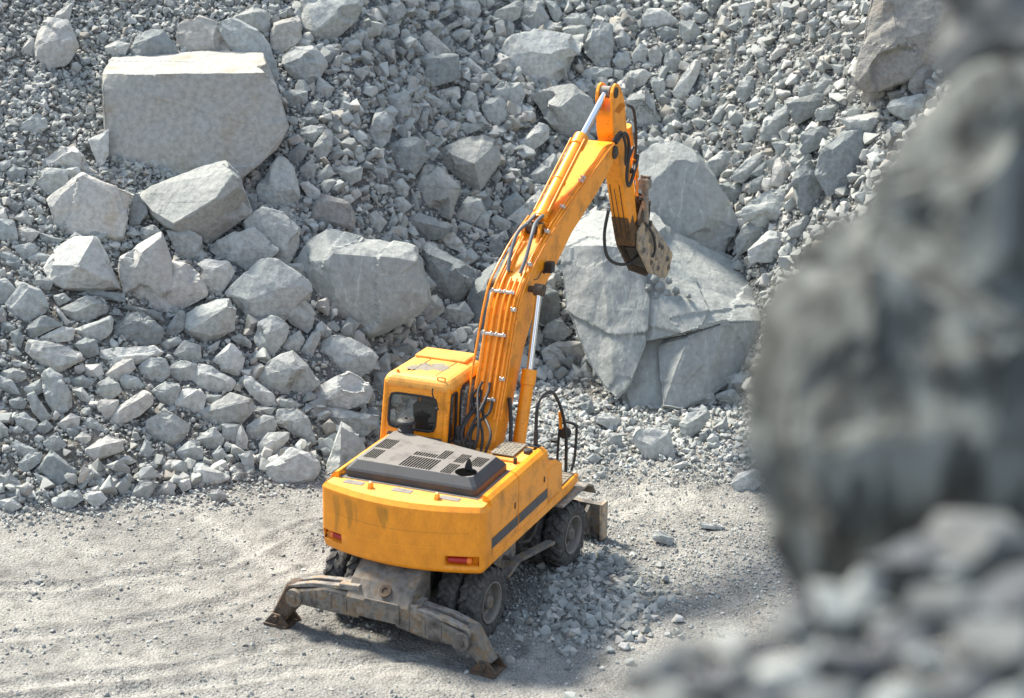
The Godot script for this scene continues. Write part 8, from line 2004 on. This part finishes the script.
	rk("rock","dark layered rock below the pale leaning shard","d",Vector3(5.74,3.53,-12.21),[16,15,7,18,29,3,-23,4,11,-27,-21,18,12,-12,16,-6,3,17,15,6,-17,16,16,-20,-13,-2,-14,-16,-20,-8,12,-14,-10])
	rk("rock","dark crumb of rock broken loose on the cracked boulder beneath the breaker","d",Vector3(3.55,2.13,-9.22),[-12,-1,5,-5,12,1,8,10,2,12,-6,7,-3,-11,8,-1,2,10,-8,-4,-7,-3,6,-10,7,4,-10,10,-7,-6,-1,-11,-5],.01,"crumbs under the breaker")
	rk("rock","dark crumb of rock broken loose on the cracked boulder beneath the breaker","d",Vector3(3.69,2,-9.18),[-11,-1,5,-5,11,2,6,9,2,10,-4,6,-3,-8,8,-1,3,10,-7,-3,-5,-3,5,-8,5,4,-7,8,-6,-4,-1,-9,-3],.01,"crumbs under the breaker")
	rk("rock","dark crumb of rock broken loose on the cracked boulder beneath the breaker","d",Vector3(3.48,1.94,-9.16),[-11,-1,5,-5,11,1,6,9,2,10,-4,6,-3,-8,7,-1,3,10,-7,-3,-5,-3,6,-8,5,4,-8,8,-6,-5,-1,-8,-4],.01,"crumbs under the breaker")
	rk("rock","dark crumb of rock broken loose on the cracked boulder beneath the breaker","d",Vector3(3.63,1.83,-9.13),[-12,0,5,-5,13,1,8,11,2,12,-5,7,-2,-10,8,-1,3,10,-8,-3,-7,-3,7,-10,7,5,-10,10,-7,-6,-1,-10,-5],.01,"crumbs under the breaker")
	rk("rock","dark crumb of rock broken loose on the cracked boulder beneath the breaker","d",Vector3(3.78,1.89,-9.13),[-8,-1,4,-3,9,0,6,8,1,8,-3,4,-1,-6,5,0,3,8,-5,-2,-5,-2,5,-7,5,4,-7,7,-4,-4,0,-7,-3],.01,"crumbs under the breaker")
	rk("rock","dark crumb of rock broken loose on the cracked boulder beneath the breaker","d",Vector3(3.45,2.27,-9.26),[-10,-1,5,-4,11,1,7,9,2,10,-4,6,-2,-8,7,-1,3,10,-7,-3,-6,-2,6,-8,6,4,-8,8,-6,-5,-1,-8,-4],.01,"crumbs under the breaker")
	rk("rock","dark crumb of rock broken loose on the cracked boulder beneath the breaker","d",Vector3(3.86,2.06,-9.18),[-9,-1,3,-4,9,0,5,7,1,8,-4,4,-2,-7,5,-1,3,8,-6,-3,-5,-2,4,-7,4,3,-7,6,-5,-4,-1,-7,-4],.01,"crumbs under the breaker")
	rk("rock","dark crumb of rock broken loose on the cracked boulder beneath the breaker","d",Vector3(3.57,2.38,-9.3),[-11,-1,5,-5,11,2,6,9,2,9,-4,6,-3,-8,8,-1,3,10,-7,-3,-5,-3,6,-8,5,4,-7,7,-5,-4,-1,-8,-3],.01,"crumbs under the breaker")
	rk("rock","dark crumb of rock broken loose on the cracked boulder beneath the breaker","d",Vector3(3.72,2.24,-9.24),[-8,-1,4,-4,9,1,5,7,1,8,-3,4,-2,-7,6,-1,3,9,-5,-3,-5,-2,4,-7,5,3,-6,6,-4,-4,-1,-7,-3],.01,"crumbs under the breaker")
	rk("rock","dark crumb of rock broken loose on the cracked boulder beneath the breaker","d",Vector3(3.98,1.8,-9.11),[-11,-1,4,-5,11,1,6,9,1,10,-4,5,-3,-8,7,-1,3,9,-7,-3,-6,-3,6,-9,5,4,-8,8,-5,-5,-1,-8,-4],.01,"crumbs under the breaker")
	rk("rock","dark crumb of rock broken loose on the cracked boulder beneath the breaker","d",Vector3(3.42,1.72,-9.08),[-8,-1,4,-3,9,1,6,8,1,8,-3,5,-2,-6,6,0,3,9,-5,-2,-4,-2,5,-7,5,4,-6,7,-4,-4,0,-7,-3],.01,"crumbs under the breaker")
	rk("rock","dark crumb of rock broken loose on the cracked boulder beneath the breaker","d",Vector3(3.85,1.68,-9.06),[-9,-1,3,-4,8,0,5,7,1,7,-4,4,-2,-7,5,-1,2,8,-6,-3,-5,-3,4,-7,4,3,-7,6,-5,-4,-1,-7,-4],.01,"crumbs under the breaker")
	rk("rock","dark crumb of rock broken loose on the cracked boulder beneath the breaker","d",Vector3(3.32,2.11,-9.2),[-8,-1,4,-4,8,1,5,7,1,8,-4,5,-2,-7,6,-1,2,9,-5,-3,-4,-2,4,-7,4,3,-6,6,-5,-4,-1,-7,-3],.01,"crumbs under the breaker")
	rk("rock","dark crumb of rock broken loose on the cracked boulder beneath the breaker","d",Vector3(4.09,1.97,-9.15),[-6,-1,3,-3,7,1,4,6,1,6,-2,4,-2,-5,4,-1,3,8,-4,-2,-3,-2,4,-5,3,3,-5,5,-3,-3,-1,-5,-2],.01,"crumbs under the breaker")
	rk("rock","dark crumb of rock broken loose on the cracked boulder beneath the breaker","d",Vector3(3.27,1.89,-9.13),[-9,-1,4,-4,8,1,5,7,1,8,-4,5,-2,-7,6,-1,2,9,-6,-3,-5,-2,4,-7,4,3,-6,6,-5,-4,-1,-7,-3],.01,"crumbs under the breaker")
	rk("rock","dark crumb of rock broken loose on the cracked boulder beneath the breaker","d",Vector3(3.54,1.6,-9.05),[-10,-1,5,-5,10,1,7,9,2,10,-5,6,-2,-9,7,-1,2,10,-7,-4,-5,-3,5,-8,6,4,-8,8,-6,-5,-1,-9,-4],.01,"crumbs under the breaker")
	rk("rock","dark crumb of rock broken loose on the cracked boulder beneath the breaker","d",Vector3(3.69,1.56,-9.03),[-8,-1,4,-3,9,1,6,8,1,8,-3,5,-1,-6,6,0,3,9,-5,-3,-4,-2,5,-7,5,4,-6,7,-4,-4,0,-7,-3],.01,"crumbs under the breaker")
	rk("rock","dark crumb of rock broken loose on the cracked boulder beneath the breaker","d",Vector3(3.39,1.49,-9),[-7,-1,3,-3,6,1,4,5,1,6,-3,4,-2,-5,4,-1,2,8,-4,-3,-3,-2,3,-5,3,2,-4,4,-4,-3,-1,-5,-2],.01,"crumbs under the breaker")
	rk("rock","dark crumb of rock broken loose on the cracked boulder beneath the breaker","d",Vector3(3.9,1.89,-9.14),[-11,-1,4,-5,11,1,7,9,1,10,-4,6,-2,-8,7,-1,3,9,-7,-3,-6,-3,6,-8,6,4,-8,8,-5,-5,-1,-8,-4],.01,"crumbs under the breaker")
	rk("rock","dark crumb of rock broken loose on the cracked boulder beneath the breaker","d",Vector3(4.13,1.76,-9.08),[-6,-2,3,-3,6,1,4,5,1,6,-3,3,-1,-6,4,-1,2,8,-4,-3,-3,-1,3,-5,3,2,-5,5,-4,-3,0,-6,-2],.01,"crumbs under the breaker")

func make_near_rocks() -> void:
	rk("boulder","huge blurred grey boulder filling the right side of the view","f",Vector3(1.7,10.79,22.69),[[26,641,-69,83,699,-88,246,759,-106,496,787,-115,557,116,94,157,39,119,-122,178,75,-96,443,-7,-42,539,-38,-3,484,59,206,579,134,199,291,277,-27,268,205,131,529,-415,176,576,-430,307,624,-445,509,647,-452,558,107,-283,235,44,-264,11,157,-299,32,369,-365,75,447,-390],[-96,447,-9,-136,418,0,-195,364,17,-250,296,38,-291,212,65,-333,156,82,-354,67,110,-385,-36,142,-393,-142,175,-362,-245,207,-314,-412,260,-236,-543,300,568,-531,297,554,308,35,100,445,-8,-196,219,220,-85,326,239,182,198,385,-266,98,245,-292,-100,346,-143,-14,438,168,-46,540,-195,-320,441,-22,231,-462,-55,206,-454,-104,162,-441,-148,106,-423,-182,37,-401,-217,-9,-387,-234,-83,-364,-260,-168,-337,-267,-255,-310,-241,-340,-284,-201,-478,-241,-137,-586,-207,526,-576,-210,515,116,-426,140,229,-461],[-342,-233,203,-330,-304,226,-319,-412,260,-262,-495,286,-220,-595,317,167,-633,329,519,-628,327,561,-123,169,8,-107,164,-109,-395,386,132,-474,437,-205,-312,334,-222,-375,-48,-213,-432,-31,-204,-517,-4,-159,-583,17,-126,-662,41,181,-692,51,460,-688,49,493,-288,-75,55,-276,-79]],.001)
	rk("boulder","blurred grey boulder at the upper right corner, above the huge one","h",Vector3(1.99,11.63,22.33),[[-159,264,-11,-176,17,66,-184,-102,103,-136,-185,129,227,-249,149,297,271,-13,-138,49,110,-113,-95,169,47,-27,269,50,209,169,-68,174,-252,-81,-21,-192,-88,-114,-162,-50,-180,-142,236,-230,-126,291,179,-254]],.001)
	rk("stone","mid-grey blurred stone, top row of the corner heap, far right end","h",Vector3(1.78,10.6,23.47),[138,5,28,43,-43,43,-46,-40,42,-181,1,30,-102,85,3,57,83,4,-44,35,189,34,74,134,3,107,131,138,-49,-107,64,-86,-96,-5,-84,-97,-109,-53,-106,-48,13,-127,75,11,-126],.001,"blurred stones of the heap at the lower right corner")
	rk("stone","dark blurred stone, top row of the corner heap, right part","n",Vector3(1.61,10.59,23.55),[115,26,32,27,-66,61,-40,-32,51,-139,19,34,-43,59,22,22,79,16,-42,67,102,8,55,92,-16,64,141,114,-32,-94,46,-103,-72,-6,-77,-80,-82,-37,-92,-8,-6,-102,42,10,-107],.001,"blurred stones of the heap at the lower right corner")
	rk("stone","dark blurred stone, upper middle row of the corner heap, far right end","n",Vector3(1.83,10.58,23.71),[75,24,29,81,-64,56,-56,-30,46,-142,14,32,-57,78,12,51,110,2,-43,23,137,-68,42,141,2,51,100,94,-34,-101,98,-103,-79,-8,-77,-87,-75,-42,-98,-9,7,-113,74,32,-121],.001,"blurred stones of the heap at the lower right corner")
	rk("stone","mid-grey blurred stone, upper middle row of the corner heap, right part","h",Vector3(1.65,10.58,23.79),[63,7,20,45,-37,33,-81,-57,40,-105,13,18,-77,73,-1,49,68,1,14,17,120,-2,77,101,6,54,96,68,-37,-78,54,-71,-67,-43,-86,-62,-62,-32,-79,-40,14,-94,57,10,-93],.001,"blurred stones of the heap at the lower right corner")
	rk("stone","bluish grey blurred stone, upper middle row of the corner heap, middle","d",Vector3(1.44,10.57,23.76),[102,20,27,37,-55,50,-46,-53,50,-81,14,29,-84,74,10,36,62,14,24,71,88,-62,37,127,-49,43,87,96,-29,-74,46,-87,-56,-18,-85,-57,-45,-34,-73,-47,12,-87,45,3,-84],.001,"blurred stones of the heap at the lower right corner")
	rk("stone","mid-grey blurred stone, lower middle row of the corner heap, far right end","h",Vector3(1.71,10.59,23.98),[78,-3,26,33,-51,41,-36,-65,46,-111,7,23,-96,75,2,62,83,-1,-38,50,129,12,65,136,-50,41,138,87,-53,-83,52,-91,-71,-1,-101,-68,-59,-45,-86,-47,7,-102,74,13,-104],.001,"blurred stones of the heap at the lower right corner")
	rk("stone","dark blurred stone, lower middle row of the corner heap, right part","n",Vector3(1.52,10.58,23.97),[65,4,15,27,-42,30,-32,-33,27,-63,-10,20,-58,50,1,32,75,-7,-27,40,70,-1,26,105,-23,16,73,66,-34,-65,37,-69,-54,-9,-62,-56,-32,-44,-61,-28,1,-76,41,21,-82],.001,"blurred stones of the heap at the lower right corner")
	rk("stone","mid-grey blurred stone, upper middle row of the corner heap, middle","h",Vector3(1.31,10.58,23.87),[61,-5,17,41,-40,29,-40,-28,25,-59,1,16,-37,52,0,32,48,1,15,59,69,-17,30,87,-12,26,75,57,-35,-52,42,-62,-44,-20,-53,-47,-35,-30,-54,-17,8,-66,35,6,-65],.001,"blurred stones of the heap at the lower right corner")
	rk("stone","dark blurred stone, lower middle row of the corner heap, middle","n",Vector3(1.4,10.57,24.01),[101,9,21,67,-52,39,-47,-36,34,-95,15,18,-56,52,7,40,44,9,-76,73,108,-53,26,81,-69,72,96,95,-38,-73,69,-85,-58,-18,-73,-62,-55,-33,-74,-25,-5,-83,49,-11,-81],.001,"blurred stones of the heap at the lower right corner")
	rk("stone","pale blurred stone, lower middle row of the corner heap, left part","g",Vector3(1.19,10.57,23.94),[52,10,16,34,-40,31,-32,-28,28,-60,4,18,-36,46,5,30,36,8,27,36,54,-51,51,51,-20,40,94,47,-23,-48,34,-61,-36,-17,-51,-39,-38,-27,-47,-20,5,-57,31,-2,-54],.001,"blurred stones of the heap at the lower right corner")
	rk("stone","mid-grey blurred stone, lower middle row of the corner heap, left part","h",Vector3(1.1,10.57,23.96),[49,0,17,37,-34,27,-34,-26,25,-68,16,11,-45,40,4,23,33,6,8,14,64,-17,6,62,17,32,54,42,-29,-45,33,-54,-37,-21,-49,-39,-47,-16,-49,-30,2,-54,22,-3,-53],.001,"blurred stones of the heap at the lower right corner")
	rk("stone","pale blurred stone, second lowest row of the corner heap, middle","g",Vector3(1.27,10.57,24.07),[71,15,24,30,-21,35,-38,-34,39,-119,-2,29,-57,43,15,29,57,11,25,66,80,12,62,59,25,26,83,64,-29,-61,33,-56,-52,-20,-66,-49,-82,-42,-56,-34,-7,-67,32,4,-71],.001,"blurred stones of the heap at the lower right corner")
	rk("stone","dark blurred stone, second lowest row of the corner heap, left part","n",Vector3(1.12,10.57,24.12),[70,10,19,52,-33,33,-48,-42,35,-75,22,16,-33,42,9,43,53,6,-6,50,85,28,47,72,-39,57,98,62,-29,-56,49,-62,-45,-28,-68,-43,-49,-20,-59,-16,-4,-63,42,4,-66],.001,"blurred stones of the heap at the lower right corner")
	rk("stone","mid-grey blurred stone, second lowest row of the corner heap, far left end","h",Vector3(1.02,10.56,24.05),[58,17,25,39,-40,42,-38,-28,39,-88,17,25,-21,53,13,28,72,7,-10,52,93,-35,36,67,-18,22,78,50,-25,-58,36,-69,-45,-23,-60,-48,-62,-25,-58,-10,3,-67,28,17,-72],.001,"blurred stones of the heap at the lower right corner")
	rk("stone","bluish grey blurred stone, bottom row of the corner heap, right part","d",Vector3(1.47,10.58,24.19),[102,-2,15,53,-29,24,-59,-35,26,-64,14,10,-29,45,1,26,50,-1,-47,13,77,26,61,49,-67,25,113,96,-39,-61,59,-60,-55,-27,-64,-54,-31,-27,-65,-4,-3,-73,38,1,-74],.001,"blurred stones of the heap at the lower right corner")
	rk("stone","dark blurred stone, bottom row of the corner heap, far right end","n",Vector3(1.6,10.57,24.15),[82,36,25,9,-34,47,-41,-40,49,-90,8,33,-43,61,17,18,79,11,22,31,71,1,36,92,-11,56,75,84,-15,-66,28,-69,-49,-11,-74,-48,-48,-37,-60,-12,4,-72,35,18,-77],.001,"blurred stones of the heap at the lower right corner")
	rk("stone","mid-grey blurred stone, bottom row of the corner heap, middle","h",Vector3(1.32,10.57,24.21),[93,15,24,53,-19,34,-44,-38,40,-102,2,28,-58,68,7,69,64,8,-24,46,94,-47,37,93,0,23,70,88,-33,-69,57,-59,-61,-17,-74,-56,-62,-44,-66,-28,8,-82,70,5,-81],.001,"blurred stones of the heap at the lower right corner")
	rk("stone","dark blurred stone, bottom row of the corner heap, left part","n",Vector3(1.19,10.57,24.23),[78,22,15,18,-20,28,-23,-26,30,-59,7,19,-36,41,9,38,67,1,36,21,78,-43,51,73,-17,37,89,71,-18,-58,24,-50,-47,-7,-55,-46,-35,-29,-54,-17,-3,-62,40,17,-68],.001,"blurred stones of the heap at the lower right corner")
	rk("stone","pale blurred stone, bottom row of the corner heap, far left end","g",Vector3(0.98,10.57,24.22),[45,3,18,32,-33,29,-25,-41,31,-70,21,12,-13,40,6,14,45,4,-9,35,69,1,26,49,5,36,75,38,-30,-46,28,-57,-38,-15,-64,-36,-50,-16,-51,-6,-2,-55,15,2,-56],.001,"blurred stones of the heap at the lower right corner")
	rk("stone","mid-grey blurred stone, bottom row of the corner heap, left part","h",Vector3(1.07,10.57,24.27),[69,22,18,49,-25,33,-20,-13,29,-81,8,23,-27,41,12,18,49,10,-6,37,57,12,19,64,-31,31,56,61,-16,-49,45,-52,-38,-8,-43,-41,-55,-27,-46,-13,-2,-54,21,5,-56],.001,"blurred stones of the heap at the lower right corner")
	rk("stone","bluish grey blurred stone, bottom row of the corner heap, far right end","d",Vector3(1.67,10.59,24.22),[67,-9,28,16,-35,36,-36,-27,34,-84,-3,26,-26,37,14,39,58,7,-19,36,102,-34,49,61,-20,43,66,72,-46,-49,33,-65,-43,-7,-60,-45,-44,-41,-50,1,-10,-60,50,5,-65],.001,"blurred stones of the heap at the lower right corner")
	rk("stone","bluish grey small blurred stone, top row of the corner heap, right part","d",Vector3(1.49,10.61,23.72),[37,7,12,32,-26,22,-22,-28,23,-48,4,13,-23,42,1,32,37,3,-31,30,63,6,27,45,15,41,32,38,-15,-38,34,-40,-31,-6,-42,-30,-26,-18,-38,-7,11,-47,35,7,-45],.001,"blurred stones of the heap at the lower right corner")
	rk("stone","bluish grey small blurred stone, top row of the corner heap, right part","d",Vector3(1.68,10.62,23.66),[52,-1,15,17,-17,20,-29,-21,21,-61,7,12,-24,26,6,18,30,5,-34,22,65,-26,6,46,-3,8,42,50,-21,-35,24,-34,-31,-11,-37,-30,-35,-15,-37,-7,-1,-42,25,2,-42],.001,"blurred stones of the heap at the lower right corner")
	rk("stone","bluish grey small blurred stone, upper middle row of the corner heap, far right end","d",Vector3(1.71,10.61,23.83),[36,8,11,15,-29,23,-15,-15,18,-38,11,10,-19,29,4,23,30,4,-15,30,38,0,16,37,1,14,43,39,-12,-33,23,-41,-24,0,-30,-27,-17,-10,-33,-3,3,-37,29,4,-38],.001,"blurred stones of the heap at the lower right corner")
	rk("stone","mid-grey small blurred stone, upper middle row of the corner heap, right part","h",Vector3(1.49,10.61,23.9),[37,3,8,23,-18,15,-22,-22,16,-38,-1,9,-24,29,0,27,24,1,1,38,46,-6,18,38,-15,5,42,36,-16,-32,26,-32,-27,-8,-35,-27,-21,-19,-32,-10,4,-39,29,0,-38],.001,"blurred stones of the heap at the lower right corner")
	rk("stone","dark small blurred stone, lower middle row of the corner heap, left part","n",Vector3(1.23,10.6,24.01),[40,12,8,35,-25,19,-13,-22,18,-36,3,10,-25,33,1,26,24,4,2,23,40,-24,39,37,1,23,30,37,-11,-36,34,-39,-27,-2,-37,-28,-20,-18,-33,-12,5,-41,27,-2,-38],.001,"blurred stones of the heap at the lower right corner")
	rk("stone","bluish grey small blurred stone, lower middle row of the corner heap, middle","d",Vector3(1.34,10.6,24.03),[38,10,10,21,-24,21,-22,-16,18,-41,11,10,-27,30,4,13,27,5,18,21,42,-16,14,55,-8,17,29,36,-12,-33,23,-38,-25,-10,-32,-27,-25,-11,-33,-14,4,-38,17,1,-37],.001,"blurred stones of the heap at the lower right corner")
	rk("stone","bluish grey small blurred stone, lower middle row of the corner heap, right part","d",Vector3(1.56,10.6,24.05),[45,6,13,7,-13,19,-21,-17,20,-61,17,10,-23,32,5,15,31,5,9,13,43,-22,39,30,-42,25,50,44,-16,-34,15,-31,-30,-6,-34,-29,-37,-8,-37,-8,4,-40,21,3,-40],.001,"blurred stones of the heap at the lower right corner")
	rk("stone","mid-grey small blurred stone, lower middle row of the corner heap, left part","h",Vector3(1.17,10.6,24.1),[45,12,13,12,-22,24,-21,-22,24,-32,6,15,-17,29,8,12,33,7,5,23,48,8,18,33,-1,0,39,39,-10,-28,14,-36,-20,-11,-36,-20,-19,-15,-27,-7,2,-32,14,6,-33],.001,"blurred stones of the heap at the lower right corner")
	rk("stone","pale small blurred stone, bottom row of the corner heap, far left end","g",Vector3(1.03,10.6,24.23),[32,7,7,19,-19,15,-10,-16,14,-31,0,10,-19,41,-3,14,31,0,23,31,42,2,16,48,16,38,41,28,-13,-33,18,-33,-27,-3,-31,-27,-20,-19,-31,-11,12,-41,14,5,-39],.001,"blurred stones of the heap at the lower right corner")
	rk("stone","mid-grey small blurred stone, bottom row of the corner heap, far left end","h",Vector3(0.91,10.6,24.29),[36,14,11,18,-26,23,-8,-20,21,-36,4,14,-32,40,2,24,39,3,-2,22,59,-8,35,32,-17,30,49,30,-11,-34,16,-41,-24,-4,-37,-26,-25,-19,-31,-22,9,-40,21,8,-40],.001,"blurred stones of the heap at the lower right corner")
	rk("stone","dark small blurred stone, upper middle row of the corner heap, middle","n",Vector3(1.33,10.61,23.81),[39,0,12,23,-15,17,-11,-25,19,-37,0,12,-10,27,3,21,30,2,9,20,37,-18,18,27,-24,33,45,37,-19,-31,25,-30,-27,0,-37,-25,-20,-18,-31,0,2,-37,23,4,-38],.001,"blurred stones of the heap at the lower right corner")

func _ready() -> void:
	# camera
	var cam := Camera3D.new()
	cam.name = "camera"
	cam.position = Vector3(0.73074, 12.32934, 27.57825)
	cam.rotation = Vector3(-0.302766, 0, 0.015301)
	cam.fov = 19.8934
	cam.near = 0.1
	cam.far = 1000.0
	var lens := CameraAttributesPhysical.new()
	lens.frustum_focal_length = 68.43
	lens.exposure_aperture = 1.0
	lens.frustum_focus_distance = 33.0
	lens.frustum_near = 0.1
	lens.frustum_far = 1000.0
	cam.attributes = lens
	add_child(cam)
	# sky
	var env := Environment.new()
	env.background_mode = Environment.BG_SKY
	var sky := Sky.new()
	var sm := ProceduralSkyMaterial.new()
	sm.sky_top_color = Color(0.66, 0.74, 0.84)
	sm.sky_horizon_color = Color(0.93, 0.94, 0.94)
	sm.sky_curve = 0.18
	sm.ground_bottom_color = Color(0.42, 0.42, 0.41)
	sm.ground_horizon_color = Color(0.7, 0.71, 0.72)
	sky.sky_material = sm
	env.sky = sky
	env.tonemap_mode = Environment.TONE_MAPPER_LINEAR
	env.tonemap_exposure = 2.25
	env.background_energy_multiplier = 0.8
	env.sdfgi_enabled = true
	env.ssao_enabled = true
	env.ssil_enabled = true
	var we := WorldEnvironment.new()
	we.name = "environment"
	we.environment = env
	add_child(we)
	# sun: high, from the left and a little from behind the scene
	var sun := DirectionalLight3D.new()
	sun.name = "sun"
	sun.light_energy = 1.6
	sun.light_color = Color(1.0, 0.965, 0.90)
	sun.light_angular_distance = 11.0
	sun.shadow_enabled = true
	add_child(sun)
	sun.look_at_from_position(Vector3.ZERO, -Vector3(-0.46, 0.74, -0.42), Vector3.UP)
	rng.seed = 4711
	nz.seed = 5
	nz.noise_type = FastNoiseLite.TYPE_SIMPLEX_SMOOTH
	nz.frequency = 0.05
	nz.fractal_octaves = 3
	nc.seed = 9
	nc.noise_type = FastNoiseLite.TYPE_CELLULAR
	nc.cellular_return_type = FastNoiseLite.RETURN_CELL_VALUE
	nc.frequency = 0.05
	nc.fractal_type = FastNoiseLite.FRACTAL_NONE
	nr.seed = 13
	nr.noise_type = FastNoiseLite.TYPE_SIMPLEX_SMOOTH
	nr.frequency = 0.03
	nr.fractal_type = FastNoiseLite.FRACTAL_RIDGED
	nr.fractal_octaves = 2
	make_materials()
	make_ground()
	make_ledge()
	make_rocks()
	make_machine()
	make_near_rocks()
	scatter()
